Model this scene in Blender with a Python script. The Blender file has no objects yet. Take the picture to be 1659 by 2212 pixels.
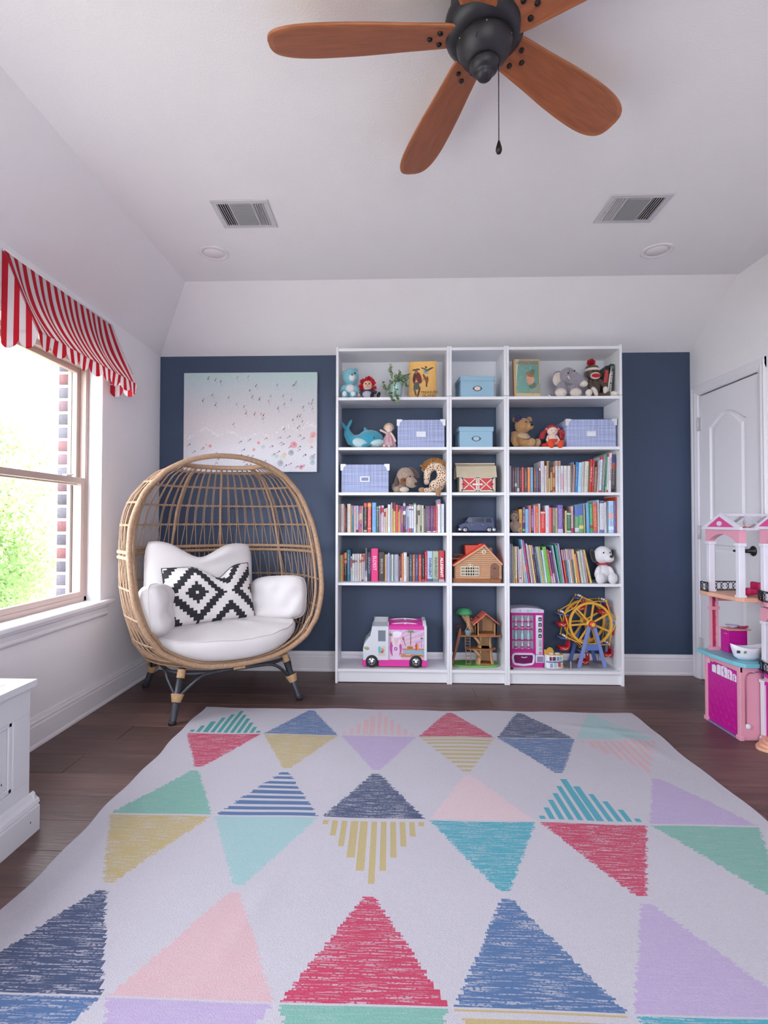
import bpy, bmesh, math, random
import numpy as np
from mathutils import Vector, Matrix, Euler, noise

random.seed(7)
scene = bpy.context.scene
COL = scene.collection
PI = math.pi

# ------------------------------------------------------------------ camera
F, YAW, PITCH, ROLL = 1135.085, 0.03344, 0.0197, 0.0017
CAM = Vector((0.3845, -3.69812, 1.13565))
PPX, PPY = 829.5 - 24.831, 1106 - 2.5307
_f = Vector((-math.sin(YAW) * math.cos(PITCH), math.cos(YAW) * math.cos(PITCH), math.sin(PITCH)))
_r = Vector((math.cos(YAW), math.sin(YAW), 0))
_u = _r.cross(_f)
RIGHT = _r * math.cos(ROLL) + _u * math.sin(ROLL)
UP = -_r * math.sin(ROLL) + _u * math.cos(ROLL)
cd = bpy.data.cameras.new('camera')
cam = bpy.data.objects.new('camera', cd)
COL.objects.link(cam)
cd.sensor_fit = 'HORIZONTAL'
cd.sensor_width = 36.0
cd.lens = F / 1659 * 36
cd.shift_x = 24.831 / 1659
cd.shift_y = -2.5307 / 1659
cd.clip_start = 0.05
M = Matrix((RIGHT, UP, -_f)).transposed().to_4x4()
M.translation = CAM
cam.matrix_world = M
scene.camera = cam

# ------------------------------------------------------------------ light and exposure
scene.view_settings.view_transform = 'Standard'
scene.view_settings.look = 'None'
scene.view_settings.gamma = 1.0
scene.view_settings.use_curve_mapping = False
scene.view_settings.exposure = 1.14
scene.cycles.use_denoising = True
scene.cycles.use_adaptive_sampling = True
scene.cycles.adaptive_threshold = 0.03
scene.cycles.max_bounces = 10
scene.cycles.diffuse_bounces = 6
scene.cycles.transparent_max_bounces = 16
scene.cycles.sample_clamp_indirect = 8.0
scene.cycles.caustics_reflective = False
scene.cycles.caustics_refractive = False
world = bpy.data.worlds.new('bright_hazy_sky')
scene.world = world
world.use_nodes = True
wn = world.node_tree.nodes
bgn = wn['Background']
bgn.inputs[0].default_value = (0.90, 0.915, 1.0, 1)
bgn.inputs[1].default_value = 7.2
sun = bpy.data.lights.new('sun', 'SUN')
sun.energy, sun.angle, sun.color = 7.0, 0.02, (1.0, 0.95, 0.88)
sun_o = bpy.data.objects.new('sun', sun)                     # high behind the house: it lights the garden, not the room
sun_o.rotation_euler = (math.radians(-22), math.radians(30), 0)
COL.objects.link(sun_o)
WIN = [(-1.40, -0.51, 0.645, 2.10), (-4.35, -1.95, 0.645, 2.10)]     # left wall openings, the second unseen and added for daylight: y0, y1, z0, z1
REAR_FILL = (-0.1, 1.7, 0.8, 2.2)                                    # unseen opening added for fill light in the wall behind the photographer: x0, x1, z0, z1
XL, XR, YB, YR = -1.397, 2.630, 0.297, -5.0
ZT, ZC, WT = 2.408, 2.733, 0.26


def portal(loc, rot, sx, sy):
    ld = bpy.data.lights.new('window_portal', 'AREA')
    ld.shape = 'RECTANGLE'
    ld.size, ld.size_y = sx, sy
    ld.cycles.is_portal = True
    o = bpy.data.objects.new('window_portal', ld)
    o.location, o.rotation_euler = loc, rot
    COL.objects.link(o)


for y0, y1, z0, z1 in WIN:
    portal((XL - WT - 0.02, (y0 + y1) / 2, (z0 + z1) / 2), (0, -PI / 2, 0), z1 - z0, y1 - y0)
portal(((REAR_FILL[0] + REAR_FILL[1]) / 2, YR - WT - 0.02, (REAR_FILL[2] + REAR_FILL[3]) / 2), (PI / 2, 0, 0), REAR_FILL[1] - REAR_FILL[0], REAR_FILL[3] - REAR_FILL[2])


# ------------------------------------------------------------------ helpers
def ray(u, v):
    return RIGHT * ((u - PPX) / F) + UP * (-(v - PPY) / F) + _f


def at(u, v, y):
    """the point of the plane y that the photograph shows at a pixel"""
    d = ray(u, v)
    return CAM + d * ((y - CAM.y) / d.y)


def atz(u, v, z):
    d = ray(u, v)
    return CAM + d * ((z - CAM.z) / d.z)


def lin(c):
    if isinstance(c, str):
        c = tuple(int(c[i:i + 2], 16) for i in (0, 2, 4))
    r = []
    for x in c[:3]:
        x = x / 255
        r.append(x / 12.92 if x <= 0.04045 else ((x + 0.055) / 1.055) ** 2.4)
    return tuple(r)


MATS = {}


def mat(name, color='808080', rough=0.55, metal=0.0, spec=0.5, var=0.0, vscale=20.0, bump=0.0, bscale=200.0, sheen=0.0,
        coat=0.0, alpha=1.0, trans=0.0, source=None, stretch=None, sub=0.0):
    """principled material; var = brightness variation by noise, bump = fine relief; source 'object' or an attribute name gives the colour"""
    if name in MATS:
        return MATS[name]
    m = bpy.data.materials.new(name)
    MATS[name] = m
    m.use_nodes = True
    nt = m.node_tree
    N, Lk = nt.nodes, nt.links
    b = N['Principled BSDF']
    col = lin(color) + (1,)
    b.inputs['Base Color'].default_value = col
    b.inputs['Roughness'].default_value = rough
    b.inputs['Metallic'].default_value = metal
    b.inputs['Specular IOR Level'].default_value = spec
    if sheen:
        b.inputs['Sheen Weight'].default_value = sheen
        b.inputs['Sheen Roughness'].default_value = 0.5
    if coat:
        b.inputs['Coat Weight'].default_value = coat
    if trans:
        b.inputs['Transmission Weight'].default_value = trans
    if sub:
        b.inputs['Subsurface Weight'].default_value = sub
        b.inputs['Subsurface Radius'].default_value = (0.01, 0.01, 0.01)
    b.inputs['Alpha'].default_value = alpha
    tc = N.new('ShaderNodeTexCoord')
    csrc = None
    if source == 'object':
        oi = N.new('ShaderNodeObjectInfo')
        csrc = oi.outputs['Color']
    elif source:
        a = N.new('ShaderNodeAttribute')
        a.attribute_name = source
        csrc = a.outputs['Color']
    vec = tc.outputs['Object']
    if stretch:
        mp = N.new('ShaderNodeMapping')
        mp.inputs['Scale'].default_value = stretch
        Lk.new(vec, mp.inputs['Vector'])
        vec = mp.outputs['Vector']
    if var:
        nz = N.new('ShaderNodeTexNoise')
        nz.inputs['Scale'].default_value = vscale
        nz.inputs['Detail'].default_value = 4
        Lk.new(vec, nz.inputs['Vector'])
        mr = N.new('ShaderNodeMapRange')
        mr.inputs[1].default_value, mr.inputs[2].default_value = 0.25, 0.75
        mr.inputs[3].default_value, mr.inputs[4].default_value = 1 - var, 1 + var
        Lk.new(nz.outputs['Fac'], mr.inputs[0])
        mx = N.new('ShaderNodeMix')
        mx.data_type = 'RGBA'
        mx.blend_type = 'MULTIPLY'
        mx.inputs[0].default_value = 1
        mx.inputs[6].default_value = col
        if csrc:
            Lk.new(csrc, mx.inputs[6])
        Lk.new(mr.outputs[0], mx.inputs[7])
        csrc = mx.outputs[2]
    if csrc:
        Lk.new(csrc, b.inputs['Base Color'])
    if bump:
        n2 = N.new('ShaderNodeTexNoise')
        n2.inputs['Scale'].default_value = bscale
        n2.inputs['Detail'].default_value = 3
        Lk.new(vec, n2.inputs['Vector'])
        bp = N.new('ShaderNodeBump')
        bp.inputs['Strength'].default_value = min(1, bump)
        bp.inputs['Distance'].default_value = 0.004
        Lk.new(n2.outputs['Fac'], bp.inputs['Height'])
        Lk.new(bp.outputs[0], b.inputs['Normal'])
    return m


class MB:
    """collects shapes and links them as ONE mesh object"""

    def __init__(s):
        s.v, s.f, s.mi, s.cur, s.sm = [], [], [], 0, []
        s.flat = False

    def add(s, vs, fs, mx=None, smooth=None):
        n = len(s.v)
        if mx is not None:
            vs = [mx @ Vector(p) for p in vs]
        s.v += [tuple(p) for p in vs]
        for f in fs:
            s.f.append(tuple(i + n for i in f))
            s.mi.append(s.cur)
            s.sm.append((not s.flat) if smooth is None else smooth)
        return s

    def box(s, c, d, rot=None):
        hx, hy, hz = d[0] / 2, d[1] / 2, d[2] / 2
        vs = [(x, y, z) for x in (-hx, hx) for y in (-hy, hy) for z in (-hz, hz)]
        fs = [(0, 1, 3, 2), (4, 6, 7, 5), (0, 4, 5, 1), (2, 3, 7, 6), (0, 2, 6, 4), (1, 5, 7, 3)]
        mx = Matrix.Translation(c)
        if rot:
            mx = mx @ Euler(rot).to_matrix().to_4x4()
        return s.add(vs, fs, mx, False)

    def bx(s, x0, x1, y0, y1, z0, z1):
        return s.box(((x0 + x1) / 2, (y0 + y1) / 2, (z0 + z1) / 2), (abs(x1 - x0), abs(y1 - y0), abs(z1 - z0)))

    def rbox(s, c, d, r=0.01, seg=2, rot=None):
        """box with rounded edges"""
        bm = bmesh.new()
        bmesh.ops.create_cube(bm, size=1.0)
        for v in bm.verts:
            v.co = Vector((v.co.x * d[0], v.co.y * d[1], v.co.z * d[2]))
        bmesh.ops.bevel(bm, geom=bm.edges[:], offset=min(r, min(d) * 0.49), segments=seg, profile=0.5, affect='EDGES')
        mx = Matrix.Translation(c)
        if rot:
            mx = mx @ Euler(rot).to_matrix().to_4x4()
        bm.verts.index_update()
        s.add([v.co.copy() for v in bm.verts], [tuple(v.index for v in f.verts) for f in bm.faces], mx)
        bm.free()
        return s

    def ell(s, c, r, rot=None, seg=16, ring=10):
        if isinstance(r, (int, float)):
            r = (r, r, r)
        vs, fs = [(0, 0, -r[2])], []
        for j in range(1, ring):
            a = -PI / 2 + PI * j / ring
            for i in range(seg):
                b = 2 * PI * i / seg
                vs.append((r[0] * math.cos(a) * math.cos(b), r[1] * math.cos(a) * math.sin(b), r[2] * math.sin(a)))
        vs.append((0, 0, r[2]))
        t = len(vs) - 1
        for i in range(seg):
            k = (i + 1) % seg
            fs.append((0, 1 + k, 1 + i))
            for j in range(ring - 2):
                o = 1 + j * seg
                fs.append((o + i, o + k, o + seg + k, o + seg + i))
            o = 1 + (ring - 2) * seg
            fs.append((o + i, o + k, t))
        mx = Matrix.Translation(c)
        if rot:
            mx = mx @ Euler(rot).to_matrix().to_4x4()
        return s.add(vs, fs, mx)

    def tube(s, pts, r, seg=8, closed=False, cap=True, round_ends=False):
        pts = [Vector(p) for p in pts]
        rs = list(r) if isinstance(r, (list, tuple)) else [r] * len(pts)
        if round_ends and not closed:
            d0 = (pts[0] - pts[1]).normalized()
            d1 = (pts[-1] - pts[-2]).normalized()
            a, b = rs[0], rs[-1]
            pre = [(pts[0] + d0 * a * k, a * math.sqrt(max(0.0, 1 - k * k))) for k in (0.98, 0.85, 0.5)]
            post = [(pts[-1] + d1 * b * k, b * math.sqrt(max(0.0, 1 - k * k))) for k in (0.5, 0.85, 0.98)]
            pts = [p for p, _ in pre] + pts + [p for p, _ in post]
            rs = [q for _, q in pre] + rs + [q for _, q in post]
        n = len(pts)
        vs, fs = [], []
        up = None
        for i in range(n):
            if closed:
                t = pts[(i + 1) % n] - pts[i - 1]
            else:
                t = pts[min(i + 1, n - 1)] - pts[max(i - 1, 0)]
            t = t.normalized() if t.length > 1e-9 else Vector((0, 0, 1))
            if up is None:
                up = Vector((0, 0, 1)) if abs(t.z) < 0.9 else Vector((1, 0, 0))
            a = t.cross(up)
            if a.length < 1e-6:
                a = t.orthogonal()
            a.normalize()
            b = a.cross(t).normalized()
            up = b
            for k in range(seg):
                w = 2 * PI * k / seg
                vs.append(pts[i] + (a * math.cos(w) + b * math.sin(w)) * rs[i])
        m = n if closed else n - 1
        for i in range(m):
            j = (i + 1) % n
            for k in range(seg):
                l = (k + 1) % seg
                fs.append((i * seg + k, i * seg + l, j * seg + l, j * seg + k))
        if cap and not closed:
            fs.append(tuple(range(seg - 1, -1, -1)))
            fs.append(tuple((n - 1) * seg + k for k in range(seg)))
        return s.add(vs, fs)

    def lathe(s, prof, c=(0, 0, 0), seg=24, rot=None, smooth=True):
        vs, fs = [], []
        for r, z in prof:
            for k in range(seg):
                a = 2 * PI * k / seg
                vs.append((r * math.cos(a), r * math.sin(a), z))
        for i in range(len(prof) - 1):
            for k in range(seg):
                l = (k + 1) % seg
                fs.append((i * seg + k, i * seg + l, (i + 1) * seg + l, (i + 1) * seg + k))
        fs.append(tuple(range(seg - 1, -1, -1)))
        fs.append(tuple((len(prof) - 1) * seg + k for k in range(seg)))
        mx = Matrix.Translation(c)
        if rot:
            mx = mx @ Euler(rot).to_matrix().to_4x4()
        return s.add(vs, fs, mx, smooth)

    def prism(s, poly, mx, depth, smooth=False):
        """polygon in local xy extruded along +z by depth, placed by matrix mx"""
        n = len(poly)
        vs = [(p[0], p[1], 0) for p in poly] + [(p[0], p[1], depth) for p in poly]
        fs = [tuple(range(n - 1, -1, -1)), tuple(range(n, 2 * n))]
        for i in range(n):
            j = (i + 1) % n
            fs.append((i, j, n + j, n + i))
        return s.add(vs, fs, mx, smooth)

    def xz(s, poly, y0, y1, o=(0, 0, 0)):
        """outline in the x-z plane given as (x, z), solid from y0 to y1"""
        mx = Matrix(((1, 0, 0, o[0]), (0, 0, 1, y0 + o[1]), (0, 1, 0, o[2]), (0, 0, 0, 1)))
        return s.prism(poly, mx, y1 - y0)

    def yz(s, poly, x0, x1, o=(0, 0, 0)):
        mx = Matrix(((0, 0, 1, x0 + o[0]), (1, 0, 0, o[1]), (0, 1, 0, o[2]), (0, 0, 0, 1)))
        return s.prism(poly, mx, x1 - x0)

    def xy(s, poly, z0, z1, o=(0, 0, 0)):
        return s.prism(poly, Matrix.Translation((o[0], o[1], z0 + o[2])), z1 - z0)

    def build(s, name, m, parent=None, loc=None, rot=None, bevel=0.0, sub=0, remesh=0.0, color=None, rough=0.0, weld=False):
        me = bpy.data.meshes.new(name)
        me.from_pydata(s.v, [], s.f)
        ms = m if isinstance(m, (list, tuple)) else [m]
        for q in ms:
            me.materials.append(q)
        me.polygons.foreach_set('use_smooth', s.sm)
        if len(ms) > 1:
            me.polygons.foreach_set('material_index', s.mi)
        bm = bmesh.new()
        bm.from_mesh(me)
        if weld:
            bmesh.ops.remove_doubles(bm, verts=bm.verts, dist=1e-5)
        bmesh.ops.recalc_face_normals(bm, faces=bm.faces)
        bm.to_mesh(me)
        bm.free()
        o = bpy.data.objects.new(name, me)
        COL.objects.link(o)
        if parent:
            o.parent = parent
        if loc:
            o.location = loc
        if rot:
            o.rotation_euler = rot
        if remesh:
            r = o.modifiers.new('join', 'REMESH')
            r.mode = 'VOXEL'
            r.voxel_size = remesh
            r.use_smooth_shade = True
            q = o.modifiers.new('soft', 'SMOOTH')
            q.factor, q.iterations = 0.6, 5
        if bevel:
            b = o.modifiers.new('edge', 'BEVEL')
            b.width, b.segments, b.limit_method = bevel, 2, 'ANGLE'
            b.harden_normals = False
        if sub:
            q = o.modifiers.new('smooth', 'SUBSURF')
            q.levels = q.render_levels = sub
        if color:
            o.color = lin(color) + (1,)
        return o


def thing(name, label, cat, loc=(0, 0, 0), rotz=0.0, group=None, rot=None):
    o = bpy.data.objects.new(name, None)
    COL.objects.link(o)
    o.empty_display_size = 0.05
    o.location = loc
    o.rotation_euler = rot if rot else (0, 0, rotz)
    return tag(o, label, cat, group)


def tag(o, label, cat, group=None):
    o['label'], o['category'] = label, cat
    if group:
        o['group'] = group
    return o


def struct(o, label=None):
    o['kind'] = 'structure'
    if label:
        o['label'] = label
    return o


def text(parent, s, size, mx, m, name='lettering', ext=0.0004, sx=1.0, bold=0.0, align='CENTER'):
    """lettering as a mesh part; mx places its xy plane"""
    cu = bpy.data.curves.new(name, 'FONT')
    cu.body = s
    cu.size = size
    cu.extrude = ext
    cu.offset = bold
    cu.align_x, cu.align_y = align, 'CENTER'
    cu.resolution_u = 2
    t = bpy.data.objects.new('tmp', cu)
    me = bpy.data.meshes.new_from_object(t)
    bpy.data.objects.remove(t)
    me.name = name
    me.transform(mx @ Matrix.Diagonal((sx, 1, 1, 1)))
    me.materials.clear()
    me.materials.append(m)
    o = bpy.data.objects.new(name, me)
    COL.objects.link(o)
    o.parent = parent
    return o


def FR(x, z, y, roll=0.0):
    """matrix for a plane facing the viewer (-y) at x, y, z; roll turns it in its plane"""
    return Matrix.Translation((x, y, z)) @ Matrix.Rotation(PI / 2, 4, 'X') @ Matrix.Rotation(roll, 4, 'Z')


def rag(pts, r):
    return [(x, z) for x, z in pts]


def circ(cx, cz, r, n=16, rz=None, a0=0.0, a1=2 * PI):
    rz = rz or r
    return [(cx + r * math.cos(a0 + (a1 - a0) * i / n), cz + rz * math.sin(a0 + (a1 - a0) * i / n)) for i in range(n)]


def color_faces(o, cols, name='Col', alpha=None):
    """one colour per face, stored on the mesh"""
    me = o.data
    a = me.color_attributes.new(name, 'FLOAT_COLOR', 'CORNER')
    lt = np.zeros(len(me.polygons), np.int32)
    me.polygons.foreach_get('loop_total', lt)
    c = np.concatenate([np.asarray(cols, np.float32), (np.ones((len(cols), 1), np.float32) if alpha is None else np.asarray(alpha, np.float32).reshape(-1, 1))], 1)
    a.data.foreach_set('color', np.repeat(c, lt, 0).ravel())


def grid_obj(name, P, m, parent=None, smooth=True, cols=None, closed_u=False):
    """mesh from an array of points P[i, j, 3]"""
    ni, nj = P.shape[:2]
    idx = np.arange(ni * nj).reshape(ni, nj)
    if closed_u:
        idx = np.concatenate([idx, idx[:1]], 0)
    q = np.stack([idx[:-1, :-1], idx[1:, :-1], idx[1:, 1:], idx[:-1, 1:]], -1).reshape(-1, 4)
    me = bpy.data.meshes.new(name)
    me.vertices.add(ni * nj)
    me.vertices.foreach_set('co', P.astype(np.float32).ravel())
    me.loops.add(q.size)
    me.loops.foreach_set('vertex_index', q.astype(np.int32).ravel())
    me.polygons.add(len(q))
    me.polygons.foreach_set('loop_start', np.arange(0, q.size, 4, dtype=np.int32))
    me.polygons.foreach_set('use_smooth', np.full(len(q), smooth))
    me.update(calc_edges=True)
    me.validate()
    me.materials.append(m)
    o = bpy.data.objects.new(name, me)
    COL.objects.link(o)
    o.parent = parent
    if cols is not None:
        color_faces(o, cols)
    return o


def quad_cells(name, x0, x1, z0, z1, nx, nz, fn, m, parent, y=0.0, mx=None):
    """flat print: a thin panel of nx x nz cells facing -y, coloured by fn(u, v) arrays in 0..1"""
    xs, zs = np.linspace(x0, x1, nx + 1), np.linspace(z0, z1, nz + 1)
    X, Z = np.meshgrid(xs, zs, indexing='ij')
    P = np.stack([X, np.full_like(X, y), Z], -1)
    U, V = np.meshgrid((np.arange(nx) + .5) / nx, (np.arange(nz) + .5) / nz, indexing='ij')
    cols = fn(U, V).reshape(-1, 3)
    if mx is not None:
        P = np.array([[(mx @ Vector(p))[:] for p in row] for row in P])
    return grid_obj(name, P, m, parent, False, cols)


def L3(h):
    return np.array(lin(h), np.float32)


GLASS = bpy.data.materials.new('window_glass')
GLASS.use_nodes = True
_n, _l = GLASS.node_tree.nodes, GLASS.node_tree.links
_n.remove(_n['Principled BSDF'])
_t, _g, _m = _n.new('ShaderNodeBsdfTransparent'), _n.new('ShaderNodeBsdfGlossy'), _n.new('ShaderNodeMixShader')
_t.inputs[0].default_value = (0.96, 0.98, 0.97, 1)
_g.inputs['Roughness'].default_value = 0.02
_m.inputs[0].default_value = 0.04
_l.new(_t.outputs[0], _m.inputs[1])
_l.new(_g.outputs[0], _m.inputs[2])
_l.new(_m.outputs[0], _n['Material Output'].inputs[0])
MATS['window_glass'] = GLASS

WHITE = mat('white_laminate', 'e3e3e9', 0.38)
PAINTW = mat('wall_paint_white', 'e9e6eb', 0.85, var=0.012, vscale=3, bump=0.25, bscale=160)
PAINTC = mat('ceiling_paint', 'ebe8ed', 0.9, var=0.012, vscale=3, bump=0.30, bscale=120)
NAVY = mat('navy_wall_paint', '374660', 0.55, var=0.05, vscale=2, bump=0.30, bscale=150)
TRIM = mat('white_trim_gloss', 'e6e3ea', 0.35)
BLACKM = mat('black_plastic', '17171a', 0.4)
# ------------------------------------------------------------------ the room
OAK = mat('dark_walnut_plank', '5c4440', 0.42, var=0.38, vscale=5, bump=0.25, bscale=18, stretch=(0.5, 7, 7))


def floor_material():
    m = OAK
    N, Lk = m.node_tree.nodes, m.node_tree.links
    b = N['Principled BSDF']
    src = b.inputs['Base Color'].links[0].from_socket
    oi = N.new('ShaderNodeObjectInfo')
    mr = N.new('ShaderNodeMapRange')
    mr.inputs[3].default_value, mr.inputs[4].default_value = 0.78, 1.22
    mx = N.new('ShaderNodeMix')
    mx.data_type, mx.blend_type = 'RGBA', 'MULTIPLY'
    mx.inputs[0].default_value = 1
    Lk.new(oi.outputs['Random'], mr.inputs[0])
    Lk.new(src, mx.inputs[6])
    Lk.new(mr.outputs[0], mx.inputs[7])
    Lk.new(mx.outputs[2], b.inputs['Base Color'])


floor_material()
fl = struct(MB().bx(XL - WT, XR + WT, YR - WT, YB + WT, -0.16, -0.004).build('floor', mat('subfloor_gap_sheen', '6a5654', 0.6)), 'dark brown wooden plank floor')  # seam colour lighter than the planks, painting the sheen on their edges
plank_meshes = {}
pw = 0.182
row = 0
y = YB - 0.016
starts = [0.35, -0.25, 0.08, 0.02, 0.62, 0.15, -0.3, 0.4, 0.75, 0.1]
while y > -2.72:
    x = XL - (starts[row % 10] % 1) * 1.22
    y0 = y - pw
    while x < XR:
        x1 = x + 1.22
        a, c = max(x, XL), min(x1, XR)
        hidden = (-0.7 < a and c < 1.75 and y < -0.62)
        if c - a > 0.02 and not hidden:
            k = round(c - a, 3)
            if k not in plank_meshes:
                o = MB().bx(0, k - 0.0016, 0, pw - 0.0016, -0.004, 0.0).build('plank', OAK, fl, bevel=0.0012)
                plank_meshes[k] = o
            else:
                s = plank_meshes[k]
                o = s.copy()
                COL.objects.link(o)
            o.location = (a, y0, 0)
        x = x1
    y = y0
    row += 1
rest = MB()
yy = y
while yy > YR:
    rest.bx(XL, XR, yy - pw + 0.0016, yy, -0.004, 0)
    yy -= pw
rest.bx(-0.68, 1.73, -2.72, -0.64, -0.004, -0.0005)
o = rest.build('plank_field', OAK, fl)
o['kind'] = 'stuff'

# back wall: navy paint below the slope
wb = struct(MB().bx(XL - WT, XR + WT, YB, YB + WT, -0.1, ZT).build('wall_back', NAVY), 'navy blue painted wall behind the bookcases')
struct(MB().bx(XL - WT, XR + WT, YB, YB + WT, ZT, 3.0).build('wall_back_top', PAINTW))

# left wall: the visible window opening and the unseen one added for daylight
m = MB()
ys = [YR - WT]
for y0, y1, z0, z1 in sorted(WIN):
    m.bx(XL - WT, XL, ys[-1], y0, -0.1, 3.0)
    m.bx(XL - WT, XL, y0, y1, -0.1, z0)
    m.bx(XL - WT, XL, y0, y1, z1, 3.0)
    ys.append(y1)
m.bx(XL - WT, XL, ys[-1], YB + WT, -0.1, 3.0)
struct(m.build('wall_left', PAINTW), 'white textured wall with the window')

# right wall with a doorway
DY0, DY1, DZ = -0.428, 0.190, 2.052
m = MB()
m.bx(XR, XR + 0.14, YR - WT, DY0 - 0.012, -0.1, 3.0)
m.bx(XR, XR + 0.14, DY1 + 0.012, YB + WT, -0.1, 3.0)
m.bx(XR, XR + 0.14, DY0 - 0.012, DY1 + 0.012, DZ + 0.014, 3.0)
m.bx(XR + 0.10, XR + 0.14, DY0 - 0.012, DY1 + 0.012, -0.1, DZ + 0.014)
struct(m.build('wall_right', PAINTW), 'white wall with the closet door')
# wall behind the photographer, with a window added for frontal fill light
x0, x1, z0, z1 = REAR_FILL
m = MB()
m.bx(XL - WT, x0, YR - WT, YR, -0.1, 3.0).bx(x1, XR + WT, YR - WT, YR, -0.1, 3.0)
m.bx(x0, x1, YR - WT, YR, -0.1, z0).bx(x0, x1, YR - WT, YR, z1, 3.0)
struct(m.build('wall_front', PAINTW))

# ceiling: flat middle, sloped along the back and the left wall
SX, SY = -0.985, -0.262
m = MB()
zt = 3.0
m.xz([(XL, 2.416), (SX, ZC), (SX, zt), (XL, zt)], YR, SY)
m.yz([(YB, ZT), (SY, ZC), (SY, zt), (YB, zt)], SX, XR)
m.bx(SX, XR, YR, SY, ZC, zt)
cv = [(XL, YB, 2.412), (SX, YB, 2.412), (SX, SY, ZC), (XL, SY, 2.412)]
m.add([(XL, SY, 2.416), (XL, YB, 2.410), (SX, SY, ZC)], [(0, 1, 2)], None, False)
m.add([(XL, YB, 2.410), (SX, YB, ZT), (SX, SY, ZC)], [(0, 1, 2)], None, False)
struct(m.build('ceiling', PAINTC), 'white ceiling sloping down to the back and left walls')
struct(MB().bx(XL - WT, XR + WT, YR - WT, YB + WT, 3.0, 3.1).build('ceiling_light_seal', PAINTC))  # unseen slab added above the ceiling to stop daylight leaking in

# baseboards: moulded profile
BP = [(0, 0), (0.019, 0), (0.019, 0.012), (0.014, 0.022), (0.014, 0.108), (0.011, 0.114), (0.011, 0.122), (0.013, 0.126), (0.008, 0.138), (0.006, 0.150), (0, 0.150)]


def baseboard(name, segs, label):
    m = MB()
    for kind, a, b in segs:
        if kind == 'x-':
            m.xz([(XL + p, z) for p, z in BP], a, b)
        elif kind == 'y+':
            m.yz([(YB - p, z) for p, z in BP], a, b)
        elif kind == 'x+':
            m.xz([(XR - p, z) for p, z in BP], a, b)
    return struct(m.build(name, TRIM), label)


baseboard('baseboard_left', [('x-', YR, YB)], 'white moulded baseboard along the window wall')
baseboard('baseboard_back', [('y+', XL, XR)], 'white moulded baseboard along the navy wall')
baseboard('baseboard_right', [('x+', YR, DY0 - 0.075)], 'white moulded baseboard beyond the door')

# ------------------------------------------------------------------ door and casing
cs = [(0, 0), (0.068, 0), (0.068, 0.014), (0.060, 0.018), (0.045, 0.012), (0.030, 0.015), (0.010, 0.009), (0.0, 0.007)]
m = MB()
for s, ye in ((1, DY1 + 0.006), (-1, DY0 - 0.006)):
    m.xy([(XR - d, ye + s * w) for w, d in cs], 0, DZ + 0.074)
m.xz([(XR - d, DZ + 0.006 + w) for w, d in cs], DY0 - 0.074, DY1 + 0.074)
m.bx(XR - 0.002, XR + 0.10, DY1 + 0.001, DY1 + 0.012, 0, DZ + 0.012)
m.bx(XR - 0.002, XR + 0.10, DY0 - 0.012, DY0 - 0.001, 0, DZ + 0.012)
m.bx(XR - 0.002, XR + 0.10, DY0, DY1, DZ + 0.002, DZ + 0.014)
struct(m.build('trim_1', TRIM, bevel=0.0015), 'white moulded door casing')


def panel_loop(y0, y1, z0, z1, arch, n=14):
    """closed outline in (y, z); the top edge is an arch when arch > 0"""
    p = [(y0, z0), (y1, z0), (y1, z1)]
    if arch:
        for i in range(1, n):
            t = i / n
            s = math.sin(PI * t) ** 1.3
            p.append((y1 + (y0 - y1) * t, z1 + arch * s))
    p.append((y0, z1))
    return p


def ring(m, a, xa, b, xb):
    n = len(a)
    vs = [(xa, p[0], p[1]) for p in a] + [(xb, p[0], p[1]) for p in b]
    m.add(vs, [(i, (i + 1) % n, n + (i + 1) % n, n + i) for i in range(n)], None, False)


door = MB()
XD = XR + 0.004
wy0, wy1 = DY0 + 0.002, DY1 - 0.002
panels = [(wy0 + 0.115, wy1 - 0.115, 1.13, 1.80, 0.085), (wy0 + 0.115, wy1 - 0.115, 0.22, 0.98, 0.0)]
bm = bmesh.new()
loops = [[(wy0, 0.008), (wy1, 0.008), (wy1, DZ - 0.006), (wy0, DZ - 0.006)]] + [panel_loop(*p) for p in panels]
eds = []
for lp in loops:
    vv = [bm.verts.new((XD, a, b)) for a, b in lp]
    eds += [bm.edges.new((vv[i], vv[(i + 1) % len(vv)])) for i in range(len(vv))]
bmesh.ops.triangle_fill(bm, use_beauty=True, use_dissolve=False, edges=eds)
bm.verts.index_update()
door.add([v.co.copy() for v in bm.verts], [tuple(v.index for v in f.verts) for f in bm.faces], None, False)
bm.free()
for y0, y1, z0, z1, ar in panels:
    def ins(d):
        return panel_loop(y0 + d, y1 - d, z0 + d, z1 - d * (0.6 if ar else 1), ar)
    ring(door, ins(0), XD, ins(0.012), XD + 0.009)
    ring(door, ins(0.012), XD + 0.009, ins(0.034), XD + 0.009)
    ring(door, ins(0.034), XD + 0.009, ins(0.052), XD + 0.002)
    lp = ins(0.052)
    door.add([(XD + 0.002, a, b) for a, b in lp], [tuple(range(len(lp)))], None, False)
door.bx(XD + 0.012, XD + 0.036, wy0, wy1, 0.008, DZ - 0.006)
for a, b, c, d in ((wy0, wy0 + 0.001, 0.008, DZ - 0.006), (wy1 - 0.001, wy1, 0.008, DZ - 0.006), (wy0, wy1, 0.008, 0.009), (wy0, wy1, DZ - 0.007, DZ - 0.006)):
    door.bx(XD, XD + 0.014, a, b, c, d)
dr = struct(door.build('door_1', mat('door_paint', 'e4e1e8', 0.45)), 'white closet door with an arched panel')
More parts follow.
